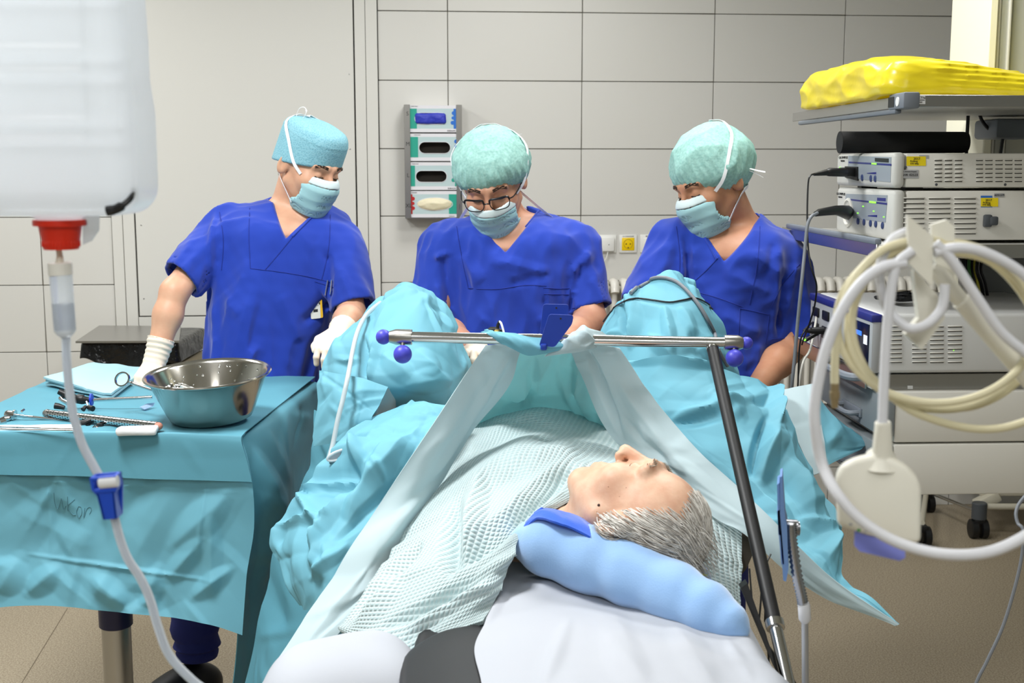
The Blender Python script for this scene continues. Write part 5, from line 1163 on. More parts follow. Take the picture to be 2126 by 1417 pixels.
# ---------------------------------------------------------------- white sheet
ws = thing('table_sheet', 'white cotton sheet over the head end of the operating table', 'sheet', PZ(1300, 1350, PADZ))
zS = PADZ + .014
def zs_(x, y, dz=0.0): return tuple(PZ(x, y, zS + dz))
rows = [[zs_(1040, 1170, .004), zs_(1095, 1150, .004), zs_(1180, 1160, .004), zs_(1290, 1190, .004), zs_(1400, 1220, .004), zs_(1480, 1250, .004), zs_(1528, 1270, .004), tuple(P(1552, 1290, 1.84))],
        [zs_(1030, 1245, .008), zs_(1105, 1235, .010), zs_(1190, 1250, .008), zs_(1290, 1275, .004), zs_(1400, 1305, .0), zs_(1490, 1335, -.004), zs_(1568, 1352, -.006), tuple(P(1602, 1382, 1.73))],
        [zs_(1008, 1290, .006), zs_(1095, 1290, .014), zs_(1190, 1300, .020), zs_(1295, 1320, .022), zs_(1405, 1340, .020), zs_(1505, 1362, .014), zs_(1590, 1378, .004), tuple(P(1625, 1405, 1.70))],
        [zs_(985, 1345, .002), zs_(1085, 1345, .014), zs_(1190, 1355, .020), zs_(1300, 1368, .022), zs_(1420, 1380, .020), zs_(1525, 1392, .012), zs_(1615, 1405, .002), tuple(P(1648, 1428, 1.66))],
        [zs_(1000, 1420, .002), zs_(1090, 1425, .014), zs_(1195, 1430, .018), zs_(1310, 1440, .018), zs_(1440, 1450, .016), zs_(1550, 1460, .01), zs_(1645, 1470, .002), tuple(P(1680, 1490, 1.6))],
        [zs_(1010, 1540, 0), zs_(1100, 1545, .01), zs_(1210, 1550, .01), zs_(1330, 1560, .01), zs_(1460, 1570, .01), zs_(1580, 1580, .006), zs_(1690, 1590, 0), tuple(P(1725, 1610, 1.5))]]
sheet('cloth', rows, M_sheet, ws, n=(130, 100), pxrows=False, folds=[(1040, 1260, 1200, 1190, 30, .010), (1180, 1290, 1130, 1420, 22, .007), (1010, 1290, 1050, 1230, 14, .010), (1400, 1300, 1480, 1420, 40, .008), (1260, 1320, 1340, 1420, 45, .008), (1510, 1330, 1560, 1410, 18, .006)], crm=(22, .004), seed=12, lim=(.1, .35), smoothpass=2)
rows = [[(1030, 1246, 1.89), (1010, 1265, 1.86), (985, 1278, 1.83), (945, 1307, 1.79)], [(1030, 1275, 1.84), (1005, 1300, 1.81), (980, 1320, 1.79), (962, 1338, 1.77)], [(1028, 1330, 1.78), (1005, 1350, 1.75), (985, 1365, 1.74), (965, 1372, 1.74)], [(1030, 1420, 1.66), (1010, 1425, 1.64), (1000, 1430, 1.63), (995, 1440, 1.62)]]
sheet('corner_fold', rows, M_sheet, ws, n=(30, 40), crm=(5, .004), seed=5, lim=(.05, .15))
# padded white roll at the lower left
wp = thing('arm_pad', 'white covered arm pad at the bottom edge left of the black board', 'pad', PZ(700, 1400, .86))
pc0, pc1 = PZ(655, 1392, .86), PZ(790, 1440, .84)
def padf(p):
    d = s_cone(p, PZ(650, 1420, .845), PZ(770, 1400, .835), .055, .06); d = smin(d, s_cone(p, PZ(640, 1500, .845), PZ(790, 1480, .835), .07, .07), .14)
    return d + .003 * wnoise(p, 28, 6)
c = np.array(PZ(705, 1450, .845)); sdf_obj('cover', padf, c - .2, c + .2, .005, M_sheet, wp)

# ================================================================== PATIENT
M_skin_o = mat('skin_old', (222, 182, 154), .5, sss=.12, var=(38, .6, (202, 148, 120), 6), bump=(140, .18, .002))
hc = P(1318, 1078, 1.99)
Fdir = Vector((.06, .38, .92)).normalized(); Cdir = Vector((.88, -.47, .1)); Cdir = (Cdir - Fdir * Cdir.dot(Fdir)).normalized()
HR = Matrix((Cdir.cross(Fdir), -Fdir, Cdir)).transposed()      # columns: x, y(back), z(crown)
def head_sdf(q, old=False):
    """head in its own frame: face towards -y, crown +z, metres"""
    d = s_ell(q, (0, .012, .032), (.076, .096, .090)); d = smin(d, s_ell(q, (0, -.030, -.030), (.064, .066, .082)), .03)
    d = smin(d, s_ball(q, (0, -.066, -.100), .022), .03)
    for s in (-1, 1):
        d = smin(d, s_ball(q, (s * .040, -.058, -.018), .028), .02); d = smin(d, s_cone(q, (s * .058, .0, -.045), (s * .02, -.062, -.098), .016, .014), .02)
        d = smin(d, s_cone(q, (s * .012, -.090, .036), (s * .046, -.074, .034), .010, .010), .014)
        d = smax(d, -s_ball(q, (s * .031, -.103, .012), .0165), .012); d = smin(d, s_ball(q, (s * .031, -.078, .011), .0128), .004)
        d = smin(d, s_cone(q, (s * .018, -.0895, .008), (s * .043, -.082, .009), .0022, .0018), .003)
        ear = s_ell(q, (s * .080, .018, -.002), (.009, .020, .034), np.array(Matrix.Rotation(s * -.35, 3, 'Z') @ Matrix.Rotation(.2, 3, 'X')))
        ear = smax(ear, -s_ell(q, (s * .088, .014, .002), (.006, .011, .022)), .004); d = smin(d, ear, .006)
    d = smin(d, s_cone(q, (0, -.094, .022), (0, -.117, -.022), .0075, .0115), .012)
    for s in (-1, 1): d = smin(d, s_ball(q, (s * .012, -.106, -.028), .0085), .006)
    d = smin(d, s_cone(q, (-.018, -.090, -.058), (.018, -.090, -.058), .0065, .0065), .008); d = smin(d, s_cone(q, (-.015, -.089, -.070), (.015, -.089, -.070), .007, .007), .008)
    d = smax(d, -s_cone(q, (-.02, -.1, -.0635), (.02, -.1, -.0635), .0022, .0022), .004)
    return d
def to_head(p, c, R): return (p - np.array(c, np.float32)) @ np.array(R, np.float32)
nb0 = Vector(hc) + HR @ Vector((0, .02, -.06)); nb1 = P(1100, 1085, 2.12); nb1.z = .94
chest0 = Vector((.02, 2.32, .955)); belly = Vector((.03, 2.62, .965)); pel = Vector((.05, 2.84, .965))
kL, kR = P(842, 668, 3.0), P(1384, 645, 3.0)
def near(p, c, rin, r, f):
    """evaluate f only within r of c; elsewhere a safe lower bound"""
    dist = np.linalg.norm(p - np.array(c, np.float32), axis=1); out = (dist - rin).astype(np.float32); k = dist < r
    if k.any(): out[k] = f(p[k])
    return out
def patient_sdf(p):
    d = near(p, hc, .15, .20, lambda q: head_sdf(to_head(q, hc, HR)))
    d = smin(d, s_cone(p, nb0, nb1, .050, .050), .03)
    d = smin(d, s_ell(p, chest0, (.125, .20, .070)), .04); d = smin(d, s_ell(p, belly, (.13, .2, .078)), .05); d = smin(d, s_ell(p, pel, (.14, .11, .08)), .05)
    d = smin(d, s_cone(p, nb1, chest0, .048, .06), .04)
    for s in (-1, 1):
        sh = chest0 + Vector((s * .10, -.10, -.01)); el = sh + Vector((s * .05, .22, -.02)); wr = el + Vector((-s * .06, .2, .03))
        d = smin(d, s_cone(p, chest0, sh, .05, .045), .03); d = smin(d, s_cone(p, sh, el, .042, .034), .02); d = smin(d, s_cone(p, el, wr, .034, .025), .02); d = smin(d, s_ell(p, wr + (wr - el).normalized() * .05, (.035, .035, .02)), .02)
        k = kL if s < 0 else kR; hp_ = pel + Vector((s * .09, 0, 0)); ft = k + Vector((s * .02, .22, -.26))
        d = smin(d, s_cone(p, hp_, k, .07, .045), .04); d = smin(d, s_cone(p, k, ft, .042, .030), .02); d = smin(d, s_cone(p, ft, ft + Vector((0, .12, .02)), .03, .025), .02)
    return d
pat = thing('patient', 'grey-haired person lying on the table under a pale waffle blanket', 'person', hc)
body = sdf_obj('body', patient_sdf, (-.42, 1.72, .78), (.56, 3.50, 1.40), .0040, M_skin_o, pat)
# facial details
pbv = bvh_of(body)
def on_head(x, y, z, lift=.001):
    """point of the head surface seen from outside along the radius in head space"""
    d = Vector((x, y, z)); w0 = Vector(hc) + HR @ (d * 3); dirw = (HR @ (-d)).normalized(); h = pbv.ray_cast(w0, dirw)
    return (h[0] + h[1] * lift) if h[0] is not None else Vector(hc) + HR @ d
M_brow = mat('grey_brow', (176, 164, 148), .8); M_lash = mat('lid_crease', (128, 84, 66), .7)
def hair_strand(m, pts, r0, r1, n=4):
    pts = catmull(pts, 3); k = len(pts); m.tube(pts, [r0 + (r1 - r0) * i / (k - 1) for i in range(k)], n, cap=False)
rng = random.Random(3)
for s in (-1, 1):
    m = MB()
    for k in range(46):
        t = rng.random(); x = s * (.014 + .036 * t); z = .036 + .006 * math.sin(t * 2.6) + rng.uniform(-.004, .004); y = -.085
        a = on_head(x, y, z, .0004); b = on_head(x + s * .006, y, z + .003, .004 + rng.random() * .002); hair_strand(m, [a, (a + b) / 2, b], .0006, .0003)
    o = obj('eyebrow', m, M_brow, pat, fix=False); o['kind'] = 'stuff'
    m = MB(); m.tube([on_head(s * (.019 + .026 * k / 8), -.085, .006 + .0015 * math.sin(k / 8 * 3.1) * -1, .0001) for k in range(9)], .0007, 6); obj('eyelid_line', m, M_lash, pat)
obj('mole', MB().ball(hit(pbv, 1243, 1048), .0024, 10, 8), mat('mole_dark', (60, 40, 34), .6), pat)
for (x, y, r) in ((1239, 1062, .0011), (1263, 1010, .0012), (1210, 1075, .0016), (1286, 1030, .001), (1300, 1012, .001)): obj('age_spot', MB().ball(hit(pbv, x, y, -r * .6), r, 8, 6), mat('spot_brown', (150, 100, 76), .6), pat)
# hair: scalp cap with combed strands
M_hair = mat('grey_hair', (208, 203, 195), .5, var=(60, .8, (142, 134, 124), 4)); M_hair2 = mat('white_hair', (224, 220, 212), .5); M_hair3 = mat('dark_grey_hair', (112, 104, 96), .5)
rng = random.Random(11)
sets = {0: MB(), 1: MB(), 2: MB()}
def surf(x, y, z, lift): return on_head(x, y, z, lift)
cnt = 0
while cnt < 2700:
    th = rng.uniform(-math.pi, math.pi); ph = rng.uniform(-.75, 1.45)
    d = Vector((math.cos(ph) * math.sin(th), math.cos(ph) * math.cos(th), math.sin(ph)))   # y>0 back of head
    # hairline: receding forehead, sideburns
    fr_l = -d.y
    if d.z > .1 and fr_l > (.24 - .18 * abs(d.x) + rng.uniform(-.06, .06)) and d.z < .9: continue
    if d.z <= .1 and fr_l > .02 + .20 * max(0, .1 - abs(d.z - .0)): continue
    if d.z < -.45: continue
    base = d * .1
    # combing: away from face, towards the back of the crown and down the side
    fl0 = Vector((0, .42, .85)); flow = fl0 - d * d.dot(fl0); flow = flow + Vector((rng.uniform(-.25, .25), rng.uniform(-.1, .2), rng.uniform(-.2, .25))) * .8
    flow = (flow - d * flow.dot(d)).normalized() if flow.length > .05 else Vector((0, 0, 1))
    Lh = rng.uniform(.045, .085); pts = []
    for k in range(4):
        q = base + flow * (Lh * k / 3); q = q.normalized() * .1; pts.append(surf(q.x, q.y, q.z, .001 + .0055 * math.sin(math.pi * min(k / 3 * .75 + .1, 1)) + rng.uniform(0, .004)))
    w = (0 if rng.random() < .55 else 1) if (d.y < .35 or d.z > .55) else (0 if rng.random() < .5 else 2)
    hair_strand(sets[w], pts, .00085, .0004, 4); cnt += 1
for k, mt in ((0, M_hair), (1, M_hair2), (2, M_hair3)):
    o = obj('hair', sets[k], mt, pat, fix=False); o['kind'] = 'stuff'
# wispy ends lifting off the crown towards the right
m = MB()
for k in range(320):
    a = rng.uniform(-1.1, 1.1); d = Vector((math.sin(a) * .55, .55 + rng.uniform(-.5, .3), .75)).normalized(); st = surf(d.x * .1, d.y * .1, d.z * .1, .003)
    o_ = HR @ Vector((rng.uniform(-.3, .3), .45 + rng.uniform(-.3, .3), .8)); L_ = rng.uniform(.018, .042)
    hair_strand(m, [st - o_ * .015, st, st + o_ * L_ * .5 + Vector((0, 0, rng.uniform(-.003, .004))), st + o_ * L_ + Vector((0, 0, -.010))], .0008, .0003, 4)
o = obj('hair', m, M_hair, pat, fix=False); o['kind'] = 'stuff'

# ---------------------------------------------------------------- pillow
M_pil = mat('plush_blue', (150, 188, 232), .9, sheen=.6, var=(14, .4, (136, 176, 226)), bump=(330, .25, .0015)); M_pil2 = mat('plush_royal', (30, 92, 212), .9, sheen=.5, bump=(330, .25, .0015))
pil = thing('neck_pillow', 'light blue plush neck pillow under the head of the patient', 'pillow', PZ(1300, 1240, PADZ))
pcs = [(1102, 1122, 1.985, .034), (1140, 1132, 1.965, .047), (1220, 1160, 1.94, .052), (1310, 1194, 1.90, .049), (1400, 1232, 1.855, .045), (1470, 1264, 1.81, .038), (1520, 1294, 1.775, .023), (1542, 1312, 1.76, .008)]
pcw = [(P(x, y, v), r) for x, y, v, r in pcs]
back_p = [hc + Vector((-.10, .02, -.075)), hc + Vector((0, .03, -.09)), hc + Vector((.06, .0, -.10)), hc + Vector((.15, -.06, -.10))]
def pillow_sdf(p):
    d = None
    for i in range(len(pcw) - 1):
        c = s_cone(p, pcw[i][0], pcw[i + 1][0], pcw[i][1], pcw[i + 1][1]); d = c if d is None else smin(d, c, .02)
    for i in range(2): d = smin(d, s_cone(p, back_p[i], back_p[i + 1], .032, .030), .04)
    d = smin(d, s_cone(p, P(1228, 1128, 1.99), P(1440, 1200, 1.97), .03, .03), .03)
    seam = np.exp(-((p[:, 2] - (pcw[3][0].z - .0)) / .004) ** 2) * 0
    d = d + .0022 * wnoise(p, (38, 38, 30), 8) + .0016 * wnoise(p, (90, 90, 60), 9)
    return smax(d, -(patient_head(p) - .001), .008)
def patient_head(p): return head_sdf(to_head(p, hc, HR))
sdf_obj('cushion', pillow_sdf, (-.08, 1.70, .80), (.48, 2.25, 1.08), .0045, M_pil, pil)
rows = [[(1070, 1134, 1.985), (1078, 1110, 1.985), (1096, 1082, 1.99), (1120, 1066, 1.99)], [(1110, 1082, 1.962), (1113, 1072, 1.972), (1120, 1064, 1.98), (1132, 1059, 2.0)], [(1150, 1086, 1.935), (1152, 1076, 1.95), (1158, 1068, 1.965), (1165, 1064, 1.98)], [(1190, 1100, 1.925), (1193, 1088, 1.94), (1196, 1080, 1.96), (1200, 1075, 1.98)], [(1226, 1118, 1.915), (1227, 1104, 1.935), (1228, 1097, 1.95), (1230, 1092, 1.97)]]
rows = [[(x, y - 5, v_ - .012) for x, y, v_ in r] for r in rows]
sheet('royal_panel', rows, M_pil2, pil, n=(24, 40), thick=.004, crm=(6, .002), seed=2, lim=(.04, .1))
m = MB(); m.prism([P(1412, 1188, 1.925), P(1440, 1186, 1.925), P(1470, 1194, 1.925), P(1452, 1196, 1.922), P(1448, 1202, 1.922), P(1440, 1194, 1.92)], (0, .004, 0)); obj('green_tag', m, mat('tag_lime', (190, 206, 60), .6), pil, smooth=False)

# ---------------------------------------------------------------- waffle blanket
def waffle():
    m = mat('waffle_weave', (206, 226, 228), .9, sheen=.3, transl=.12); nt = m.node_tree; L = nt.links; b = nt.nodes['Principled BSDF']
    uv = nt.nodes.new('ShaderNodeUVMap'); sp = nt.nodes.new('ShaderNodeSeparateXYZ'); L.new(uv.outputs[0], sp.inputs[0]); outs = []
    for ax in (0, 1):
        a = nt.nodes.new('ShaderNodeMath'); a.operation = 'MULTIPLY'; a.inputs[1].default_value = math.pi / .0088; L.new(sp.outputs[ax], a.inputs[0])
        s = nt.nodes.new('ShaderNodeMath'); s.operation = 'SINE'; L.new(a.outputs[0], s.inputs[0]); c = nt.nodes.new('ShaderNodeMath'); c.operation = 'ABSOLUTE'; L.new(s.outputs[0], c.inputs[0]); outs.append(c)
    mu = nt.nodes.new('ShaderNodeMath'); mu.operation = 'MULTIPLY'; L.new(outs[0].outputs[0], mu.inputs[0]); L.new(outs[1].outputs[0], mu.inputs[1])
    iv = nt.nodes.new('ShaderNodeMath'); iv.operation = 'SUBTRACT'; iv.inputs[0].default_value = 1; L.new(mu.outputs[0], iv.inputs[1])
    bp = nt.nodes.new('ShaderNodeBump'); bp.inputs['Strength'].default_value = .8; bp.inputs['Distance'].default_value = .004; L.new(iv.outputs[0], bp.inputs['Height']); L.new(bp.outputs[0], b.inputs['Normal'])
    mr = nt.nodes.new('ShaderNodeMapRange'); mr.inputs[1].default_value = .35; mr.inputs[2].default_value = .95; mr.inputs[3].default_value = 0; mr.inputs[4].default_value = .65; L.new(mu.outputs[0], mr.inputs[0])
    mx = nt.nodes.new('ShaderNodeMix'); mx.data_type = 'RGBA'; mx.inputs[6].default_value = lin((214, 232, 233)) + (1,); mx.inputs[7].default_value = lin((158, 192, 196)) + (1,); L.new(mr.outputs[0], mx.inputs[0]); L.new(mx.outputs[2], b.inputs['Base Color'])  # cell hollows tinted darker: weave shading painted into the colour
    return m
M_waf = waffle()
bk = thing('waffle_blanket', 'pale mint waffle-weave blanket covering the chest and arm of the patient', 'blanket', P(1000, 1150, 2.0))
rows = [[(950, 880, 2.62), (1030, 852, 2.68), (1110, 832, 2.72), (1190, 842, 2.72), (1260, 880, 2.66), (1310, 925, 2.55)],
        [(960, 905, 2.50), (1030, 872, 2.55), (1110, 850, 2.58), (1190, 862, 2.57), (1255, 892, 2.50), (1335, 935, 2.40)],
        [(915, 975, 2.38), (990, 940, 2.38), (1075, 910, 2.40), (1155, 912, 2.38), (1228, 930, 2.32), (1325, 970, 2.22)],
        [(865, 1055, 2.25), (945, 1022, 2.20), (1030, 992, 2.20), (1105, 985, 2.18), (1165, 988, 2.16), (1262, 1008, 2.12)],
        [(810, 1142, 2.12), (890, 1110, 2.06), (975, 1080, 2.04), (1050, 1058, 2.04), (1110, 1046, 2.05), (1172, 1046, 2.07)],
        [(760, 1222, 2.03), (840, 1190, 1.96), (925, 1158, 1.93), (1000, 1135, 1.93), (1050, 1115, 1.95), (1090, 1098, 1.98)],
        [(715, 1288, 1.98), (795, 1268, 1.90), (878, 1240, 1.86), (950, 1218, 1.86), (1010, 1195, 1.87), (1060, 1165, 1.91)],
        [(702, 1304, 1.96), (760, 1328, 1.87), (832, 1318, 1.82), (910, 1290, 1.81), (975, 1268, 1.82), (1028, 1245, 1.85)],
        [(737, 1338, 1.93), (782, 1378, 1.83), (832, 1368, 1.79), (898, 1325, 1.79), (950, 1305, 1.79), (1002, 1288, 1.80)]]
bf = [(1185, 975, 1060, 1075, 22, -.016), (1110, 1050, 940, 1175, 26, -.016), (950, 1050, 930, 1190, 28, -.014), (1000, 1000, 960, 1150, 30, .012), (1100, 1130, 950, 1250, 22, .014), (1090, 1160, 800, 1300, 16, -.014), (1060, 1215, 860, 1300, 26, .012), (870, 1130, 740, 1280, 18, -.012), (830, 1200, 740, 1300, 24, .012), (1200, 940, 1060, 970, 36, .010), (1130, 900, 960, 1020, 34, .008), (1010, 1230, 840, 1330, 14, -.010)]
sheet('blanket_cloth', rows, M_waf, bk, n=(170, 200), folds=[(a, b, c, d, w * 1.1, h * 2.4) for a, b, c, d, w, h in bf], crm=(22, .009), seed=21, lim=(.12, .35), thick=.006, smoothpass=3)
rows = [[(702, 1300, 1.95), (718, 1306, 1.93), (735, 1318, 1.91)], [(698, 1312, 1.94), (712, 1322, 1.92), (726, 1334, 1.90)], [(712, 1330, 1.93), (722, 1334, 1.91), (732, 1338, 1.89)]]
# second fold near the throat and terry towel behind the head
rows = [[(1135, 1062, 2.09), (1150, 1040, 2.13), (1180, 1010, 2.18), (1230, 985, 2.24)], [(1120, 1068, 2.04), (1140, 1050, 2.08), (1168, 1020, 2.12), (1210, 994, 2.17)], [(1095, 1095, 1.99), (1118, 1068, 2.03), (1150, 1040, 2.07), (1190, 1008, 2.10)]]
sheet('throat_fold', rows, M_waf, bk, n=(60, 40), crm=(4, .004), seed=9, thick=.012, lim=(.08, .2), smoothpass=2)
m = MB(); m.tube([P(1168, 1062, 2.075), P(1178, 1052, 2.075), P(1190, 1046, 2.075)], .006, 8); ms = thing('mask_strap', 'dark strap showing between the blanket and the cheek of the patient', 'strap', P(1178, 1052, 2.075)); obj('band', m, M_black, ms)
tw = thing('terry_towel', 'pale mint towel hanging behind the head of the patient beside the pole', 'towel', P(1505, 1180, 2.0))
rows = [[(1380, 985, 2.20), (1430, 1020, 2.19), (1490, 1060, 2.16), (1540, 1095, 2.13)], [(1400, 1070, 2.14), (1450, 1085, 2.12), (1500, 1120, 2.10), (1540, 1150, 2.09)], [(1420, 1170, 2.06), (1460, 1180, 2.04), (1510, 1200, 2.03), (1537, 1215, 2.03)], [(1450, 1250, 2.0), (1490, 1265, 1.96), (1520, 1275, 1.95), (1536, 1290, 1.95)], [(1480, 1330, 1.95), (1510, 1335, 1.93), (1530, 1340, 1.92), (1536, 1350, 1.92)]]
sheet('towel_cloth', rows, M_waf, tw, n=(40, 60), crm=(10, .006), seed=4, thick=.006, lim=(.06, .2), smoothpass=1)

# ================================================================== DRAPES
M_scr = drape_mat('screen_pale', (206, 224, 228), .7, .30, (198, 218, 224)); M_scr_g = drape_mat('screen_backlit_green', (168, 210, 212), .7, .45)
M_line = drape_mat('drape_lining', (176, 190, 194), .7, .15)
sd_ = thing('screen_drape', 'pale translucent drape clamped over the steel bar and falling to both sides', 'drape', P(1150, 715, 2.3))
L_rows = [[(1008, 716, 2.325), (1045, 714, 2.325), (1085, 714, 2.325)], [(955, 795, 2.30), (1005, 792, 2.33), (1060, 795, 2.37)], [(885, 900, 2.26), (935, 897, 2.29), (992, 890, 2.38)], [(802, 1025, 2.20), (860, 1020, 2.22), (915, 1000, 2.30)], [(730, 1132, 2.13), (795, 1127, 2.12), (848, 1110, 2.18)], [(660, 1240, 2.06), (725, 1236, 2.05), (778, 1216, 2.08)], [(600, 1332, 1.99), (652, 1328, 1.98), (722, 1292, 2.01)], [(543, 1418, 1.93), (580, 1416, 1.93), (622, 1405, 1.94)], [(490, 1500, 1.9), (520, 1500, 1.9), (560, 1490, 1.9)]]
sheet('left_fall', L_rows, M_scr, sd_, n=(40, 130), folds=[(1060, 740, 900, 990, 14, .012), (860, 1040, 800, 1130, 16, .006), (760, 1180, 640, 1330, 14, .008)], crm=(14, .007), seed=31, lim=(.1, .3), smoothpass=1)
C_rows = [[(1045, 716, 2.335), (1110, 716, 2.335), (1180, 716, 2.335), (1245, 720, 2.335)], [(1028, 780, 2.42), (1100, 770, 2.45), (1180, 772, 2.45), (1250, 790, 2.41)], [(1000, 840, 2.50), (1085, 830, 2.58), (1180, 838, 2.58), (1262, 870, 2.50)], [(950, 905, 2.56), (1060, 885, 2.66), (1180, 890, 2.68), (1310, 940, 2.56)]]
sheet('centre_fall', C_rows, M_scr_g, sd_, n=(70, 60), folds=[(1150, 730, 1060, 830, 30, .03), (1200, 730, 1230, 870, 22, .03), (1110, 745, 1090, 850, 16, -.02), (1160, 760, 1200, 860, 18, .015)], crm=(20, .010), seed=14, lim=(.08, .25))  # same sheet made greener: transmitted light and shade set in its colour
R_rows = [[(1180, 718, 2.325), (1228, 717, 2.318), (1285, 724, 2.31)], [(1212, 790, 2.37), (1262, 786, 2.33), (1330, 790, 2.31)], [(1252, 880, 2.36), (1308, 880, 2.31), (1388, 865, 2.28)], [(1318, 950, 2.30), (1388, 950, 2.24), (1458, 943, 2.21)], [(1408, 1008, 2.22), (1466, 1002, 2.17), (1528, 1006, 2.14)], [(1486, 1076, 2.12), (1540, 1072, 2.09), (1598, 1072, 2.07)], [(1545, 1108, 2.07), (1610, 1128, 2.04), (1662, 1138, 2.02)], [(1680, 1222, 2.01), (1714, 1217, 1.99), (1744, 1214, 1.98)], [(1858, 1298, 1.95), (1863, 1297, 1.95), (1867, 1295, 1.95)]]
sheet('right_fall', R_rows, M_scr, sd_, n=(50, 130), folds=[(1225, 735, 1290, 900, 12, -.018), (1300, 870, 1420, 1010, 14, -.012), (1290, 800, 1390, 940, 20, .012), (1400, 950, 1500, 1040, 20, .008), (1330, 880, 1345, 930, 10, .008)], crm=(18, .007), seed=32, lim=(.1, .3), smoothpass=1)
# cloth gathered on the bar
rows = [[(998, 690, 2.34), (1030, 688, 2.30), (1075, 694, 2.285), (1110, 700, 2.28), (1150, 700, 2.285)], [(1010, 692, 2.30), (1050, 700, 2.275), (1090, 712, 2.265), (1130, 722, 2.265), (1170, 715, 2.275)], [(1030, 705, 2.29), (1060, 722, 2.275), (1095, 736, 2.268), (1130, 734, 2.268), (1180, 722, 2.275)]]
sheet('gathered_cloth', rows, M_drape, sd_, n=(50, 30), crm=(6, .005), seed=6, lim=(.05, .15))
rows = [[(1190, 700, 2.34), (1200, 682, 2.33), (1212, 674, 2.31), (1228, 684, 2.31), (1262, 696, 2.32)], [(1160, 712, 2.30), (1185, 696, 2.285), (1212, 690, 2.275), (1235, 700, 2.28), (1258, 704, 2.29)], [(1145, 728, 2.28), (1175, 722, 2.268), (1205, 718, 2.266), (1228, 716, 2.27), (1248, 714, 2.285)], [(1130, 740, 2.285), (1165, 735, 2.275), (1200, 732, 2.272), (1222, 728, 2.275), (1240, 724, 2.29)]]
sheet('gathered_cloth', rows, M_scr, sd_, n=(50, 40), crm=(9, .007), seed=16, lim=(.05, .15))

ld = thing('leg_drape', 'cyan paper drape tented over the raised knee left of the middle figure', 'drape', P(830, 860, 2.7), 'cyan leg drapes')
rows = [[(800, 615, 3.06), (818, 598, 3.04), (835, 590, 3.02), (855, 594, 3.03), (880, 606, 3.06)], [(772, 640, 2.94), (806, 608, 2.90), (842, 588, 2.88), (890, 606, 2.90), (925, 632, 2.96)], [(733, 672, 2.90), (780, 655, 2.78), (845, 640, 2.74), (908, 645, 2.80), (945, 672, 2.93)], [(690, 715, 2.86), (750, 705, 2.71), (840, 700, 2.65), (918, 705, 2.71), (962, 716, 2.89)], [(668, 755, 2.82), (740, 755, 2.66), (840, 755, 2.61), (928, 760, 2.67), (976, 768, 2.86)], [(668, 800, 2.80), (740, 805, 2.63), (840, 808, 2.58), (925, 815, 2.64), (975, 820, 2.82)], [(680, 860, 2.80), (750, 858, 2.66), (840, 856, 2.64), (915, 860, 2.66), (965, 870, 2.80)]]
kf = [(835, 600, 780, 680, 16, .010), (790, 700, 770, 790, 14, .018), (755, 700, 765, 795, 12, -.014), (880, 615, 950, 760, 8, .006), (800, 740, 850, 790, 26, .014), (900, 780, 860, 730, 30, .016), (700, 700, 690, 780, 18, .012), (720, 660, 760, 640, 14, .008), (950, 680, 955, 760, 7, -.012), (840, 800, 930, 790, 24, .012), (870, 600, 940, 690, 6, .004), (700, 745, 740, 745, 14, .010)]
sheet('knee_tent', rows, M_drape, ld, n=(120, 120), folds=[(a, b, c, d, w, h * 1.5) for a, b, c, d, w, h in kf], crm=(30, .013), seed=41, lim=(.10, .36))
rows = [[(662, 768, 2.66), (700, 775, 2.60), (750, 785, 2.565), (806, 803, 2.55)], [(660, 830, 2.62), (700, 835, 2.56), (740, 838, 2.53), (788, 840, 2.53)], [(655, 885, 2.60), (700, 885, 2.53), (740, 875, 2.51), (772, 866, 2.51)], [(657, 927, 2.58), (700, 915, 2.52), (738, 905, 2.51), (777, 884, 2.51)]]
sheet('folded_flap', rows, M_drape, ld, n=(60, 60), folds=[(664, 772, 770, 850, 6, -.004)], crm=(16, .008), seed=42, lim=(.05, .2))
rows = [[(798, 803, 2.56), (812, 812, 2.60), (822, 850, 2.66)], [(772, 866, 2.53), (800, 880, 2.58), (832, 862, 2.64)], [(720, 930, 2.52), (770, 925, 2.55), (825, 882, 2.62)], [(680, 975, 2.50), (740, 950, 2.52), (835, 905, 2.56)]]
sheet('pale_lining', rows, M_line, ld, n=(40, 50), crm=(6, .006), seed=43, lim=(.06, .2))
sdp = thing('side_drape', 'large creased cyan drape hanging off the left side of the operating table', 'drape', P(700, 1100, 2.3))
rows = [[(830, 842, 2.58), (860, 834, 2.54), (890, 832, 2.52), (925, 836, 2.50), (958, 842, 2.48)], [(740, 895, 2.50), (790, 880, 2.46), (840, 875, 2.42), (880, 880, 2.41), (925, 890, 2.40)], [(668, 945, 2.45), (730, 930, 2.38), (790, 930, 2.34), (840, 940, 2.33), (885, 955, 2.33)], [(630, 1010, 2.42), (700, 1000, 2.33), (760, 1005, 2.28), (800, 1015, 2.27), (835, 1030, 2.28)], [(583, 1080, 2.38), (650, 1075, 2.28), (710, 1080, 2.22), (755, 1090, 2.21), (790, 1095, 2.22)], [(555, 1140, 2.35), (620, 1150, 2.22), (680, 1155, 2.17), (712, 1165, 2.16), (740, 1168, 2.18)], [(590, 1200, 2.30), (630, 1215, 2.20), (660, 1225, 2.15), (680, 1228, 2.13), (695, 1228, 2.13)], [(622, 1250, 2.26), (640, 1262, 2.2), (650, 1265, 2.16), (656, 1264, 2.14), (664, 1262, 2.13)]]
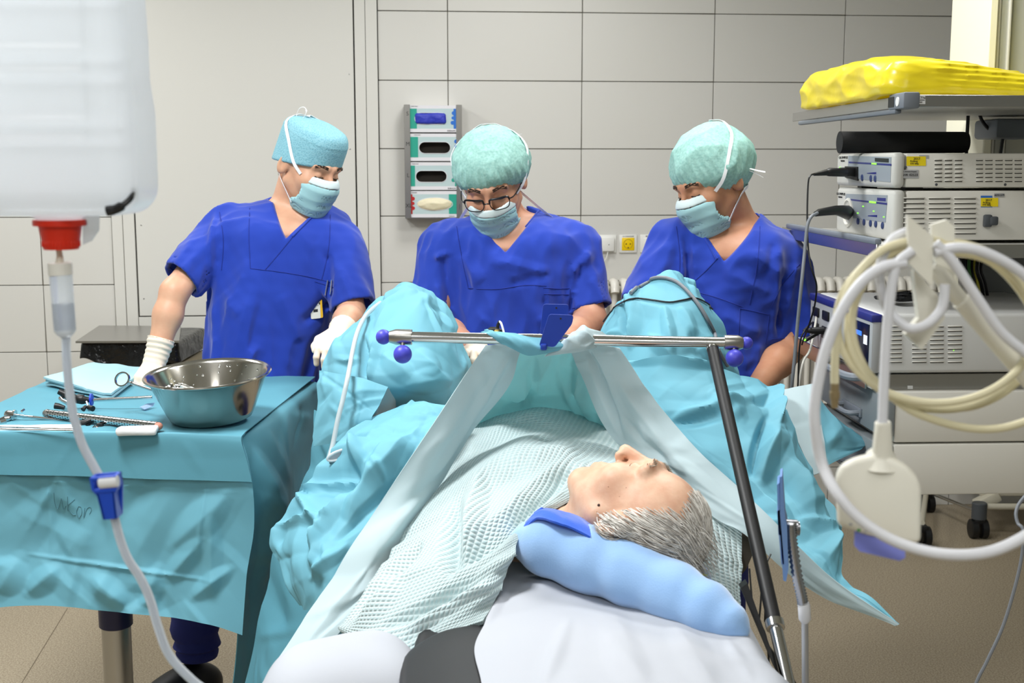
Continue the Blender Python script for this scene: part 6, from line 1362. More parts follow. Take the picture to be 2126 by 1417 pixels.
sf = [(740, 920, 745, 985, 20, .02), (745, 985, 630, 1010, 10, .012), (735, 1000, 640, 1140, 14, .016), (620, 1020, 670, 1100, 14, .014), (660, 1100, 650, 1170, 14, .012), (870, 880, 720, 1060, 34, .020), (850, 980, 700, 1120, 18, -.012), (580, 1090, 690, 1070, 12, .012), (780, 960, 800, 1000, 10, .008), (720, 1130, 650, 1200, 16, .012), (830, 860, 905, 845, 14, .012), (640, 1150, 680, 1200, 20, .010)]
sheet('cloth', rows, M_drape, sdp, n=(110, 130), folds=[(a, b, c, d, w, h * 1.4) for a, b, c, d, w, h in sf], crm=(36, .018), seed=51, lim=(.10, .36))
rows = [[(652, 850, 2.80), (700, 870, 2.72), (780, 880, 2.66)], [(645, 930, 2.76), (690, 960, 2.66), (760, 1000, 2.50)], [(610, 1050, 2.72), (640, 1080, 2.62), (760, 1130, 2.42)], [(565, 1150, 2.70), (620, 1190, 2.58), (740, 1250, 2.34)], [(540, 1260, 2.66), (590, 1290, 2.55), (730, 1330, 2.30)], [(525, 1350, 2.63), (570, 1370, 2.52), (720, 1410, 2.28)], [(500, 1450, 2.60), (550, 1470, 2.5), (700, 1500, 2.26)]]
sheet('under_cloth', rows, M_drape_d, sdp, n=(50, 80), crm=(26, .012), seed=52, lim=(.08, .3))  # shadowed lower cloth, the shade painted by the darker teal
rd_ = thing('leg_drape', 'cyan paper drape tented over the raised knee in front of the rightmost figure', 'drape', P(1450, 860, 2.6), 'cyan leg drapes')
rows = [[(1352, 590, 3.04), (1370, 574, 3.02), (1386, 568, 3.0), (1402, 572, 3.02), (1418, 586, 3.05)], [(1322, 596, 2.94), (1355, 574, 2.90), (1386, 562, 2.88), (1415, 574, 2.90), (1440, 594, 2.95)], [(1288, 625, 2.92), (1330, 614, 2.83), (1386, 608, 2.79), (1438, 612, 2.82), (1470, 632, 2.92)], [(1248, 684, 2.90), (1308, 672, 2.77), (1386, 665, 2.71), (1456, 668, 2.75), (1508, 680, 2.90)], [(1246, 742, 2.85), (1310, 735, 2.71), (1390, 730, 2.65), (1470, 730, 2.69), (1522, 736, 2.88)], [(1262, 800, 2.80), (1320, 792, 2.67), (1400, 788, 2.62), (1480, 788, 2.66), (1526, 795, 2.85)], [(1290, 850, 2.8), (1340, 845, 2.68), (1410, 840, 2.65), (1480, 840, 2.68), (1526, 850, 2.84)]]
kf = [(1325, 600, 1315, 670, 12, .014), (1330, 640, 1310, 720, 16, .018), (1296, 640, 1310, 700, 12, -.014), (1390, 575, 1470, 690, 30, .010), (1380, 640, 1395, 730, 16, .012), (1430, 690, 1470, 750, 18, -.012), (1450, 720, 1490, 740, 16, .014), (1350, 700, 1400, 750, 18, .012), (1260, 700, 1300, 690, 12, .010), (1410, 640, 1440, 700, 14, .008)]
sheet('knee_tent', rows, M_drape, rd_, n=(120, 120), folds=[(a, b, c, d, w, h * 1.5) for a, b, c, d, w, h in kf], crm=(30, .013), seed=61, lim=(.10, .36))
rows = [[(1292, 748, 2.63), (1380, 748, 2.56), (1460, 754, 2.56), (1545, 770, 2.62), (1592, 800, 2.70)], [(1330, 800, 2.54), (1400, 802, 2.49), (1480, 805, 2.49), (1562, 815, 2.53), (1612, 832, 2.62)], [(1366, 868, 2.46), (1440, 870, 2.42), (1512, 872, 2.41), (1592, 875, 2.43), (1638, 882, 2.50)], [(1420, 930, 2.40), (1480, 935, 2.36), (1552, 940, 2.34), (1622, 940, 2.36), (1668, 940, 2.42)], [(1488, 985, 2.33), (1540, 1000, 2.29), (1602, 1010, 2.27), (1662, 1010, 2.28), (1702, 1000, 2.35)], [(1530, 1050, 2.26), (1590, 1078, 2.21), (1652, 1090, 2.19), (1712, 1090, 2.21), (1738, 1080, 2.26)], [(1600, 1120, 2.18), (1650, 1140, 2.14), (1690, 1150, 2.12), (1730, 1160, 2.12), (1750, 1150, 2.15)], [(1690, 1200, 2.10), (1712, 1205, 2.08), (1728, 1208, 2.07), (1744, 1208, 2.07), (1752, 1198, 2.09)], [(1780, 1248, 2.02), (1788, 1248, 2.01), (1796, 1246, 2.01), (1802, 1242, 2.01), (1806, 1238, 2.02)], [(1858, 1296, 1.97), (1861, 1296, 1.97), (1863, 1296, 1.97), (1865, 1296, 1.97), (1866, 1295, 1.97)]]
kf = [(1290, 755, 1500, 760, 10, .012), (1400, 868, 1560, 832, 17, .010), (1560, 832, 1640, 850, 16, -.010), (1600, 800, 1610, 880, 14, .024), (1610, 880, 1580, 1000, 30, .024), (1590, 870, 1560, 985, 18, -.020), (1620, 900, 1690, 1080, 30, .016), (1690, 980, 1740, 1120, 16, -.012), (1660, 1080, 1740, 1100, 14, .010), (1480, 820, 1540, 870, 26, .012), (1560, 1000, 1640, 1090, 26, .012), (1400, 880, 1530, 850, 20, -.010)]
sheet('lower_cloth', rows, M_drape, rd_, n=(170, 210), folds=[(a, b, c, d, w, h * 1.5) for a, b, c, d, w, h in kf], crm=(34, .015), seed=62, lim=(.10, .40))
rows = [[(1603, 814, 2.70), (1650, 803, 2.72), (1689, 796, 2.74)], [(1640, 880, 2.60), (1675, 870, 2.62), (1702, 862, 2.65)], [(1672, 950, 2.50), (1692, 945, 2.51), (1714, 935, 2.55)], [(1690, 985, 2.46), (1702, 980, 2.47), (1716, 970, 2.50)]]
sheet('pale_flap', rows, M_scr, rd_, n=(40, 50), crm=(5, .004), seed=63, lim=(.08, .2))
rows = [[(1690, 798, 2.73), (1710, 840, 2.73), (1742, 872, 2.74)], [(1692, 872, 2.62), (1735, 885, 2.66), (1800, 918, 2.74)], [(1694, 930, 2.56), (1740, 930, 2.60), (1798, 924, 2.72)], [(1692, 980, 2.50), (1735, 957, 2.56), (1785, 934, 2.68)]]
sheet('side_flap', rows, M_drape, rd_, n=(50, 50), crm=(10, .006), seed=64, lim=(.06, .2))
rows = [[(1545, 790, 2.66), (1580, 805, 2.68), (1605, 826, 2.70)], [(1540, 850, 2.6), (1590, 870, 2.62), (1640, 890, 2.64)], [(1560, 930, 2.55), (1620, 950, 2.56), (1680, 980, 2.56)]]
# lines lying on the drapes
db = bvh_of(*[o for o in bpy.data.objects if o.name.split('.')[0] in ('knee_tent', 'folded_flap', 'cloth', 'lower_cloth', 'pale_lining')])
ct = thing('suction_tube', 'clear white tube running down the left leg drape', 'tube', P(690, 930, 2.45))
m = MB(); m.tube([Vector((a.x, a.y - .004, a.z)) for a in catmull([P(790, 628, 2.90), P(772, 642, 2.84), P(756, 660, 2.76), P(742, 690, 2.70), P(732, 730, 2.64), P(723, 780, 2.545), P(712, 830, 2.51), P(702, 870, 2.49), P(692, 920, 2.47), P(684, 950, 2.45)], 6)], .0052, 12); obj('tubing', m, mat('tube_milky', (214, 222, 224), .25, transl=.4), ct)
gc_ = thing('camera_lead', 'grey camera cable arching over the right knee drape', 'cable', P(1488, 715, 2.68))
m = MB(); m.tube([hit(db, a.x, a.y, .005, 2.9) for a in catmull([Vector((1308, 612, 0)), Vector((1325, 597, 0)), Vector((1345, 586, 0)), Vector((1366, 579, 0)), Vector((1390, 582, 0)), Vector((1412, 594, 0)), Vector((1445, 632, 0)), Vector((1468, 670, 0)), Vector((1480, 694, 0)), Vector((1489, 725, 0)), Vector((1506, 760, 0))], 4)], .0042, 10); obj('cord', m, M_gcab, gc_)
gc_ = thing('light_lead', 'thin black cable lying across the right knee drape', 'cable', P(1380, 625, 2.78))
m = MB(); m.tube([hit(db, a.x, a.y, .003, 2.88) for a in catmull([Vector((1252, 668, 0)), Vector((1270, 645, 0)), Vector((1298, 626, 0)), Vector((1325, 621, 0)), Vector((1360, 625, 0)), Vector((1390, 629, 0)), Vector((1420, 624, 0)), Vector((1440, 620, 0)), Vector((1462, 628, 0)), Vector((1480, 642, 0))], 4)], .0020, 8); obj('cord', m, M_black, gc_)
# catheter bag lip seen on the side drape
kb = thing('collection_cup', 'clear plastic cup rim with white filter tucked in the left drape', 'cup', P(700, 945, 2.42))
m = MB(); e1 = [P(706 + 26 * math.cos(t), 944 + 9 * math.sin(t) - .32 * 26 * math.cos(t), 2.40) for t in np.linspace(0, 2 * math.pi, 24, endpoint=False)]; m.tube(e1, .003, 8, closed=True); obj('rim', m, mat('cup_clear', (226, 230, 232), .2, transl=.3), kb)
m = MB(); m.prism(e1, (0, .02, -.012)); obj('filter', m, M_sheet, kb, smooth=False)
# ================================================================== PEOPLE
def skin(name, c, c2): return mat(name, c, .48, sss=.10, var=(30, .5, c2, 5), bump=(160, .12, .002))
M_sk1 = skin('skin_fair', (214, 166, 136), (202, 146, 118)); M_sk2 = skin('skin_ruddy', (196, 146, 118), (180, 124, 98)); M_sk3 = skin('skin_tan', (192, 140, 108), (176, 118, 88))
M_scrub = mat('scrub_blue', (34, 64, 170), .82, sheen=.25, var=(7, .5, (30, 56, 158)), bump=(500, .12, .0008), spec=.25)
M_seamb = mat('scrub_seam', (26, 48, 140), .85); M_trous = mat('scrub_navy', (38, 46, 120), .85, bump=(40, .3, .008))
M_mask = mat('mask_aqua', (166, 210, 216), .75, bump=(380, .08, .001), transl=.12); M_maskw = mat('mask_white', (214, 230, 232), .75, transl=.12); M_ribbon = mat('ribbon_white', (236, 238, 240), .7)
M_glove = mat('glove_latex', (230, 214, 196), .5, sss=.08, bump=(60, .12, .004))
M_lid = mat('lash_dark', (44, 32, 28), .7); M_browd = mat('brow_dark', (62, 46, 36), .8); M_shairb = mat('hair_brown', (120, 100, 78), .7)
M_shoe = mat('clog_black', (20, 20, 22), .5)
def cap_mat(name, c, c2, scale):
    m = mat(name, c, .75, transl=.18); nt = m.node_tree; L = nt.links; b = nt.nodes['Principled BSDF']; tc = nt.nodes.new('ShaderNodeTexCoord')
    v = nt.nodes.new('ShaderNodeTexVoronoi'); v.inputs['Scale'].default_value = scale; v.inputs['Randomness'].default_value = .85; L.new(tc.outputs['Object'], v.inputs['Vector'])
    r = nt.nodes.new('ShaderNodeMapRange'); r.inputs[1].default_value = .2; r.inputs[2].default_value = .55; L.new(v.outputs['Distance'], r.inputs[0])
    mx = nt.nodes.new('ShaderNodeMix'); mx.data_type = 'RGBA'; mx.inputs[6].default_value = lin(c2) + (1,); mx.inputs[7].default_value = lin(c) + (1,); L.new(r.outputs[0], mx.inputs[0]); L.new(mx.outputs[2], b.inputs['Base Color'])
    bp = nt.nodes.new('ShaderNodeBump'); bp.inputs['Strength'].default_value = .35; bp.inputs['Distance'].default_value = .002; L.new(v.outputs['Distance'], bp.inputs['Height']); L.new(bp.outputs[0], b.inputs['Normal']); return m
M_cap1 = cap_mat('cap_blue_dotted', (150, 204, 218), (118, 180, 198), 230); M_cap2 = mat('bouffant_mint', (176, 222, 214), .7, var=(150, .7, (142, 194, 186), 4), bump=(160, .5, .002), transl=.25)

def head_frame(F, lean=(0, 0, 1)):
    F = Vector(F).normalized(); C = Vector(lean); C = (C - F * C.dot(F)).normalized()
    return Matrix((C.cross(F), -F, C)).transposed()
def loft_sdf(p, rows, v, yaw, pw=2.4):
    """torso through pixel rows (y, x_left, x_right, depth)"""
    zs = []; cx = []; A = []; B = []; cy = []
    for (y, xl, xr, b, dv) in rows:
        a, c = P(xl, y, v + dv), P(xr, y, v + dv); zs.append(a.z); cx.append((a.x + c.x) / 2); A.append((c.x - a.x) / 2); B.append(b); cy.append(v + dv)
    zs = np.array(zs)[::-1]; zf = np.linspace(zs[0], zs[-1] + .03, 260); ker = np.hanning(25); ker /= ker.sum()
    def I(arr):
        f = np.interp(zf, zs, np.array(arr)[::-1]); f = np.convolve(np.pad(f, 12, 'edge'), ker, 'valid'); return np.interp(p[:, 2], zf, f).astype(np.float32)
    a, b = I(A), I(B); x, y = p[:, 0] - I(cx), p[:, 1] - I(cy); c_, s_ = math.cos(yaw), math.sin(yaw); X, Y = x * c_ + y * s_, -x * s_ + y * c_
    r = ((np.abs(X) / a) ** pw + (np.abs(Y) / b) ** pw) ** (1 / pw); d = (r - 1) * np.minimum(a, b) * .9
    return smax(d, p[:, 2] - zs[-1], .02)
def hand_chains(W, K, up, side, curl=.5, spread=1.0, L=1.0):
    """list of finger polylines + radii from wrist W and knuckle centre K"""
    W, K = Vector(W), Vector(K); f = (K - W).normalized(); up = Vector(up); up = (up - f * up.dot(f)).normalized(); sd = f.cross(up) * side
    out = []
    for i, (off, ln) in enumerate(((-.030, .070), (-.010, .080), (.010, .075), (.029, .058))):
        b = K + sd * off * .95; q = [b]; a = 0; d = f + sd * off * 3 * spread; d.normalize()
        for k, fr in enumerate((.45, .32, .26)):
            a += curl * (.5 + .35 * k); q.append(q[-1] + (d * math.cos(a) - up * math.sin(a)) * ln * fr * L)
        out.append((q, [.0098, .0092, .0085, .0072]))
    b = W + f * .03 - sd * .026; out.append(([b, b - sd * .022 + f * .026 - up * .008, b - sd * .026 + f * .052 - up * .018, b - sd * .022 + f * .072 - up * .024], [.014, .012, .0105, .008]))
    palm = [(W, K + sd * o, .022, .0125) for o in (-.026, -.009, .009, .026)]
    return out, palm
def hand_sdf(p, H, g=0.0):
    ch, palm = H; d = None
    for (a, b, r0, r1) in palm: c = s_cone(p, a, b, r0, r1); d = c if d is None else smin(d, c, .012)
    for q, r in ch:
        e = None
        for k in range(len(q) - 1): c = s_cone(p, q[k], q[k + 1], r[k], r[k + 1]); e = c if e is None else smin(e, c, .004)
        d = smin(d, e, .006)
    return d + g

def make_person(S):
    v = S['v']; t = thing('person', S['label'], 'person', (P(S['foot_px'], 900, v).x, v, 0)); hc_ = P(*S['head']); R = head_frame(S['F'], S['lean']); Rn = np.array(R, np.float32)
    nk0 = Vector(hc_) + R @ Vector((0, .026, -.05)); nk1 = P(*S['neck']); hs = S.get('hs', 1.0)
    arms = S['arms']; hands = S['hands']
    def hd(q): return near(q, hc_, .15 * hs, .205 * hs, lambda z: head_sdf(to_head(z, hc_, R) / hs) * hs)
    def torso(q): return loft_sdf(q, S['torso'], v, S['yaw'])
    def armd(q):
        d = None
        for (sh, el, wr) in arms:
            c = smin(s_cone(q, sh, el, S['r_arm'][0], S['r_arm'][1]), smin(s_cone(q, el, el + (wr - el) * .35, S['r_arm'][1], S['r_arm'][1] * 1.04), s_cone(q, el + (wr - el) * .35, wr, S['r_arm'][1] * 1.04, S['r_arm'][2]), .02), .02)
            d = c if d is None else np.minimum(d, c)
        return d
    def handsd(q, g=0.0):
        d = None
        for (sh, el, wr), H in zip(arms, hands):
            c = near(q, wr + (wr - el).normalized() * .08, .13, .17, lambda z: hand_sdf(z, H, g)); d = c if d is None else np.minimum(d, c)
        return d
    zV = P(S['V'][1][0], S['V'][1][1], v).z
    def bodyf(q):
        d = smin(hd(q), s_cone(q, nk0, nk1, .056, .062), .025)
        tr = torso(q) + .012 + .03 * np.clip((zV + .01 - q[:, 2]) / .07, 0, 1); d = smin(d, tr, .03); d = smin(d, armd(q), .025); return smin(d, handsd(q, .0025), .012)
    zlo = P(600, S['cut_y'], v).z
    pts = [hc_, nk1] + [x for a in arms for x in a] + [P(r[1], r[0], v + r[4]) for r in S['torso'][:6]] + [P(r[2], r[0], v + r[4]) for r in S['torso'][:6]]
    lo = np.array([min(q.x for q in pts) - .15, min(q.y for q in pts) - .2, zlo]); hi = np.array([max(q.x for q in pts) + .15, max(q.y for q in pts) + .2, hc_.z + .16])
    body = sdf_obj('body', bodyf, lo, hi, .0038, S['skin'], t)
    # ---- scrub shirt
    Va, Vb, Vc = [Vector(P(x, y, v)) for x, y in S['V']]
    def shirtf(q):
        d = torso(q); fr = S['fold']
        F = fr * (.012 * np.abs(wnoise(q, (42, 42, 17), S['seed'])) + .006 * np.abs(wnoise(q, (85, 85, 34), S['seed'] + 1)) + .0010 * wnoise(q, 150, S['seed'] + 2)) - .009
        for (x0, y0, x1, y1, w, a) in S['creases']:
            A_, B_ = np.array(P(x0, y0, v)), np.array(P(x1, y1, v)); ab = (B_ - A_)[[0, 2]]; rel = q[:, [0, 2]] - A_[[0, 2]]; tt = np.clip(rel @ ab / (ab @ ab), 0, 1)
            dist = np.linalg.norm(rel - tt[:, None] * ab, axis=1); F = F - a * tent(dist / (w * v / 2550)) * np.clip(np.minimum(tt, 1 - tt) * 6 + .3, 0, 1) * (q[:, 1] < v + .03)
        d = d + F
        for i, (s0, s1, r0, r1) in enumerate(S['sleeves']):
            s0, s1 = Vector(s0), Vector(s1); ax = (s1 - s0).normalized(); L_ = (s1 - s0).length; al = (q - np.array(s0, np.float32)) @ np.array(ax, np.float32)
            c = s_cone(q, s0, s1 + ax * .05, r0, r1 * 1.04) + F * .9; inner = np.maximum(c + .0105, L_ * .55 - al)
            c = smax(c, al - L_, .004); c = np.maximum(c, -inner); d = smin(d, c, .03)
        # neck opening
        def hp(a, b):   # half plane: positive on the outer side of the line a-b
            e = Vector((b.x - a.x, 0, b.z - a.z)).normalized(); n = Vector((e.z, 0, -e.x)); return (q[:, 0] - a.x) * n.x + (q[:, 2] - a.z) * n.z
        w1, w2 = hp(Va, Vb), hp(Vb, Vc); wedge = np.maximum(np.maximum(w1, w2), q[:, 1] - (v + .02))
        nkh = s_cone(q, nk0, nk1 + (nk1 - nk0) * .25, .066, .073)
        d = smax(d, -wedge, .004); return smax(d, -nkh, .006)
    spts = [P(r[1], r[0], v + r[4]) for r in S['torso']] + [P(r[2], r[0], v + r[4]) for r in S['torso']] + [x for s in S['sleeves'] for x in s[:2]]
    lo = np.array([min(q.x for q in spts) - .11, min(q.y for q in spts) - .18, zlo - .02]); hi = np.array([max(q.x for q in spts) + .11, max(q.y for q in spts) + .18, max(q.z for q in spts) + .06])
    shirt = sdf_obj('scrub_shirt', shirtf, lo, hi, .0045, M_scrub, t)
    bv = bvh_of(shirt)
    for ln in S['seams']: m = MB(); m.tube(hit_path(bv, ln, .0003, 6), .0013, 5); obj('seam', m, M_seamb, shirt)
    for ln in S['hems']: m = MB(); m.tube(hit_path(bv, ln, .0008, 6), .0032, 6); obj('neck_trim', m, M_scrub, shirt)
    # ---- trousers and shoes
    hipc = P(S['foot_px'], S['cut_y'], v); 
    for s in (-1, 1):
        hp0 = Vector((hipc.x + s * .085, v, zlo + .12)); fk = S.get('feet', {}).get(s) or Vector((hipc.x + s * .11, v, .09)); kn = (hp0 + fk) / 2 + Vector((0, -.03, 0))
        m = MB(); pts_ = catmull([hp0, kn + Vector((0, 0, .12)), kn, fk + Vector((0, 0, .14)), fk + Vector((0, 0, .05)), fk + Vector((0, 0, .0))], 5); n_ = len(pts_)
        m.tube(pts_, [.10 - .045 * k / n_ + .004 * math.sin(k * 1.9) + (.004 if k > n_ - 6 and k % 2 else 0) for k in range(n_)], 24); obj('trouser_leg', m, M_trous, t)
        td_ = S.get('toe', Vector((0, -1, 0))).normalized(); sc = Vector((fk.x, fk.y, 0)) + td_ * .07; Rs = np.array(frame3(td_.cross(Vector((0, 0, 1))), td_))
        def shoe(q, sc=sc, Rs=Rs, td_=td_):
            z = q[:, 2]; l = (q - np.array(sc, np.float32)) @ np.array(td_, np.float32); d = s_ell(q, (sc.x, sc.y, .045), (.056, .155, S.get('shoe_h', .062)), Rs)
            return np.maximum(smax(d, z - (S.get('shoe_h', .062) + .04 - .3 * np.clip(l, -.05, .2)), .03), -z + .0005)
        if S.get('shoes', True): sdf_obj('shoe', shoe, (sc.x - .17, sc.y - .17, -.01), (sc.x + .17, sc.y + .17, .17), .006, M_shoe, t)
    # ---- mask (two pieces: pleated body and pale nose band)
    hl = lambda q: (q - np.array(hc_, np.float32)) @ Rn / hs
    def mshape(l):
        d = s_ell(l, (0, -.036, -.046), (.073, .079, .084)); d = smin(d, s_ball(l, (0, -.098, -.024), .032), .03); d = smin(d, s_ball(l, (0, -.072, -.092), .034), .03); return d - .004
    def pleat(l): return .0014 * np.abs(np.sin((l[:, 2] + .15 * l[:, 1] * 0) * 115 + 1.1 * wnoise(l, 25, 3))) 
    wl = S.get('mask_w', .058)
    def mk(zlo_, zhi_, pl):
        def f(q):
            l = hl(q); d = mshape(l); o = d + (pleat(l) if pl else 0); o = np.maximum(o, -(d + .005)); reg = np.maximum(np.maximum(l[:, 2] + .10 * np.abs(l[:, 0]) - zhi_, zlo_ - l[:, 2] - (0 if pl else .10) * np.abs(l[:, 0])), l[:, 1] + .030)
            reg = np.maximum(reg, np.abs(l[:, 0]) - wl - .5 * np.clip(-.02 - l[:, 1], 0, .02)); return smax(o, reg, .003) * hs
        return f
    c = np.array(hc_); e = .155
    mo = thing_part('face_mask', mk(-.118, S.get('mask_top', -.010), True), c - e, c + e, .0027, M_mask, t)
    mb_ = thing_part('nose_band', mk(S.get('mask_top', -.010) - .0005, S.get('mask_top', -.010) + .020, False), c - e, c + e, .0027, M_maskw, mo)
    # ---- cap
    def capf(q):
        l = hl(q); pl = S['cap_plane']; cut = pl[0] + pl[1] * l[:, 1] - l[:, 2]       # remove below the brim
        th = np.arctan2(l[:, 0], l[:, 1])
        if S['cap'] == 'bouffant':
            d = s_ell(l, (0, S.get('cap_cy', .022), .046), S['cap_r']); edge = np.clip(1 - (-cut) / .07, 0, 1)
            d = d + .0055 * np.abs(np.sin(th * 15 + 2.6 * wnoise(l, 24, 7))) * (.2 + edge) + .008 * np.abs(wnoise(l, (42, 42, 42), S['seed'] + 9)) + .004 * np.abs(wnoise(l, (90, 90, 90), S['seed'] + 10)) - .006 + .012 * edge ** 3
        else:
            rr = ((np.abs(l[:, 0]) / .088) ** 2.3 + (np.abs(l[:, 1] - .014) / .108) ** 2.3) ** (1 / 2.3); d = (rr - 1) * .088 + .10 * np.clip(l[:, 2] - .085, 0, 1)
            d = smax(d, l[:, 2] - .134 + .6 * ((l[:, 0]) ** 2 + (l[:, 1]) ** 2), .030); d = d + .0018 * np.abs(wnoise(l, (40, 40, 22), 5)) - .0012 * np.exp(-((l[:, 2] - .098) / .003) ** 2)
        return smax(d, cut, .006) * hs
    cap = thing_part('surgical_cap', capf, c - np.array((.17, .17, .15)), c + np.array((.17, .17, .20)), .0032, S['cap_mat'], t)
    # ---- ties, brows, lids
    bvh = bvh_of(body, cap, mo)
    def oh(x, y, z, lift=.001):
        d = Vector((x, y, z)); w0 = hc_ + R @ (d * 4); h = bvh.ray_cast(w0, (R @ (-d)).normalized()); return (h[0] + h[1] * lift) if h[0] is not None else hc_ + R @ d
    def ribbon(pts, w=.0045, nm='mask_tie', n=4):
        pts = catmull(pts, n); m = MB(); vs = []; k = len(pts)
        for i, q in enumerate(pts):
            tg = (pts[min(i + 1, k - 1)] - pts[max(i - 1, 0)]).normalized(); nr = (q - hc_).normalized(); sd = tg.cross(nr); sd = sd.normalized() if sd.length > 1e-4 else Vector((1, 0, 0))
            vs += [q + sd * w, q - sd * w, q - sd * w + nr * .0012, q + sd * w + nr * .0012]
        m.add(vs, [(4 * i + j, 4 * i + 4 + j, 4 * i + 4 + (j + 1) % 4, 4 * i + (j + 1) % 4) for i in range(k - 1) for j in range(4)] + [(3, 2, 1, 0), (4 * k - 4, 4 * k - 3, 4 * k - 2, 4 * k - 1)]); obj(nm, m, M_ribbon, t, fix=True)
    for s in (-1, 1):
        x = s * (wl + .002)
        ribbon([oh(x, -.045, -.002, .002), oh(s * .072, -.02, .02, .0025), oh(s * .075, .015, .06, .003), oh(s * .06, .05, .085, .003), oh(s * .02, .07, .1, .003), oh(0, .06, .11, .003)])
        ribbon([oh(x, -.042, -.092, .002), oh(s * .066, -.005, -.07, .003), oh(s * .068, .04, -.055, .004), oh(s * .045, .085, -.045, .004), oh(0, .1, -.042, .004)])
        rg_ = random.Random(5); m = MB()
        for k in range(60):
            tq_ = rg_.random(); xx = s * (.014 + .038 * tq_); zz_ = .033 + .005 * math.sin(tq_ * 2.6) + rg_.uniform(-.0035, .0035); a = oh(xx, -.085, zz_, .0002); b = oh(xx + s * .006, -.085, zz_ + .002, .0022); hair_strand(m, [a, (a + b) / 2, b], .0008, .0004)
        o = obj('eyebrow', m, S['brow'], t, fix=False); o['kind'] = 'stuff'
        m = MB(); m.tube([oh(s * (.018 + .028 * k / 8), -.085, .0075 - .0022 * math.sin(k / 8 * 3.1), .0006) for k in range(9)], .0014, 6); obj('eyelash_line', m, M_lid, t)
    return t, body, shirt, cap, mo, bvh, oh, hc_, R, bv, ribbon
def thing_part(name, f, lo, hi, h, m, t): return sdf_obj(name, f, lo, hi, h, m, t)

# ---------------------------------------------------------------- man on the left
v1 = 3.62
W1 = P(324, 742, 3.40); K1 = P(306, 786, 3.345)
ch, palm = hand_chains(W1, K1, (0, -.75, .7), 1, curl=.38, spread=.8)
ch[4] = ([P(326, 765, 3.37), P(340, 772, 3.36), P(352, 771, 3.355), P(362, 769, 3.35)], [.012, .0105, .0095, .008])
W2 = P(708, 688, 3.30); K2 = P(690, 712, 3.20)
S1 = dict(v=v1, label='person in blue scrubs with a dotted pale blue cap standing at the instrument table', head=(641, 348, 3.60), F=(.66, -.58, -.40), lean=(.12, 0, 1), neck=(598, 458, 3.66), yaw=.25, foot_px=540, cut_y=960, skin=M_sk1, hs=.98,
          torso=[(410, 572, 652, .05, .04), (424, 520, 676, .075, .03), (442, 470, 712, .10, .02), (475, 452, 735, .118, .0), (540, 448, 712, .13, 0), (620, 436, 694, .138, 0), (700, 432, 672, .142, 0), (800, 428, 660, .145, 0), (1000, 430, 650, .145, 0)],
          arms=[(P(470, 478, 3.62), P(362, 606, 3.46), W1), (P(712, 515, 3.60), P(730, 652, 3.50), W2)], hands=[(ch, palm), hand_chains(W2, K2, (0, -.4, .9), -1, .6)], r_arm=(.047, .038, .027),
          sleeves=[(P(480, 480, 3.62), P(377, 581, 3.50), .082, .056), (P(706, 525, 3.60), P(734, 637, 3.53), .075, .058)], V=((562, 398), (608, 491), (668, 428)), fold=1.0, seed=3,
          creases=[(455, 440, 462, 560, 9, .012), (480, 470, 400, 560, 18, .010), (470, 520, 440, 640, 14, -.012), (540, 600, 500, 760, 26, .012), (600, 600, 640, 700, 22, .010), (640, 660, 690, 620, 14, -.012), (690, 520, 700, 610, 12, -.014), (720, 560, 750, 620, 14, .008), (560, 700, 520, 780, 18, .010), (460, 620, 470, 780, 16, .010), (660, 700, 640, 780, 14, -.010), (520, 640, 500, 620, 20, .008), (420, 500, 380, 560, 12, .008)],
          seams=[[(608, 491), (580, 525), (550, 560)], [(519, 420), (517, 490), (520, 556)], [(520, 557), (580, 564), (640, 574), (688, 586)], [(686, 446), (683, 510), (673, 560), (668, 580)], [(456, 440), (464, 500), (460, 560)], [(352, 556), (378, 578), (406, 603)], [(692, 642), (735, 634), (772, 618)], [(654, 584), (692, 596)], [(440, 748), (447, 764), (466, 772)]],
          hems=[[(563, 402), (586, 446), (608, 490)], [(608, 490), (640, 458), (666, 431)]], cap='round', cap_mat=M_cap1, cap_plane=(.008, -.30), cap_r=None, brow=M_browd, feet={-1: P(410, 1362, 3.52), 1: Vector((-.62, 3.7, .12))}, toe=Vector((-.62, -.75, 0)), shoe_h=.092)
R1 = make_person(S1); t1p, body1, shirt1, cap1, mask1, bvh1, oh1, hc1, RR1, sbv1, rib1 = R1
def glove(t, W, el, H, cuff_len, name='glove'):
    ax = (W - el).normalized(); c0 = W - ax * cuff_len
    def f(q):
        d = hand_sdf(q, H); al = (q - np.array(c0, np.float32)) @ np.array(ax, np.float32); cu = s_cone(q, c0, W + ax * .01, .0385, .030) + .0016 * np.sin(al * 420 + 1.5 * wnoise(q, 40, 3)); cu = np.maximum(cu, -al); return smin(d, cu, .012) + .0006 * wnoise(q, 120, 4)
    c = np.array(W + ax * .03); e = .16; return sdf_obj(name, f, c - e, c + e, .0026, M_glove, t)
glove(t1p, W1, P(362, 606, 3.46), (ch, palm), .055); glove(t1p, W2, P(730, 652, 3.50), S1['hands'][1], .035)
# tie loop on the crown, ear hair
lp = [P(x, y, 3.585) for x, y in ((617, 252), (616, 238), (622, 225), (632, 223), (636, 232), (630, 244), (622, 252))]; rib1(lp, .0032, 'mask_tie', 5)
rg_ = random.Random(8); m = MB()
for k in range(260):
    a = oh1(rg_.uniform(-.085, .04), rg_.uniform(.07, .1), rg_.uniform(-.06, -.03), .0004)
    dn = RR1 @ Vector((0, .3, -1)); hair_strand(m, [a, a + dn * .004 + (a - hc1).normalized() * .0012, a + dn * .009], .0006, .0003, 3)
o = obj('hair', m, M_shairb, t1p, fix=False); o['kind'] = 'stuff'
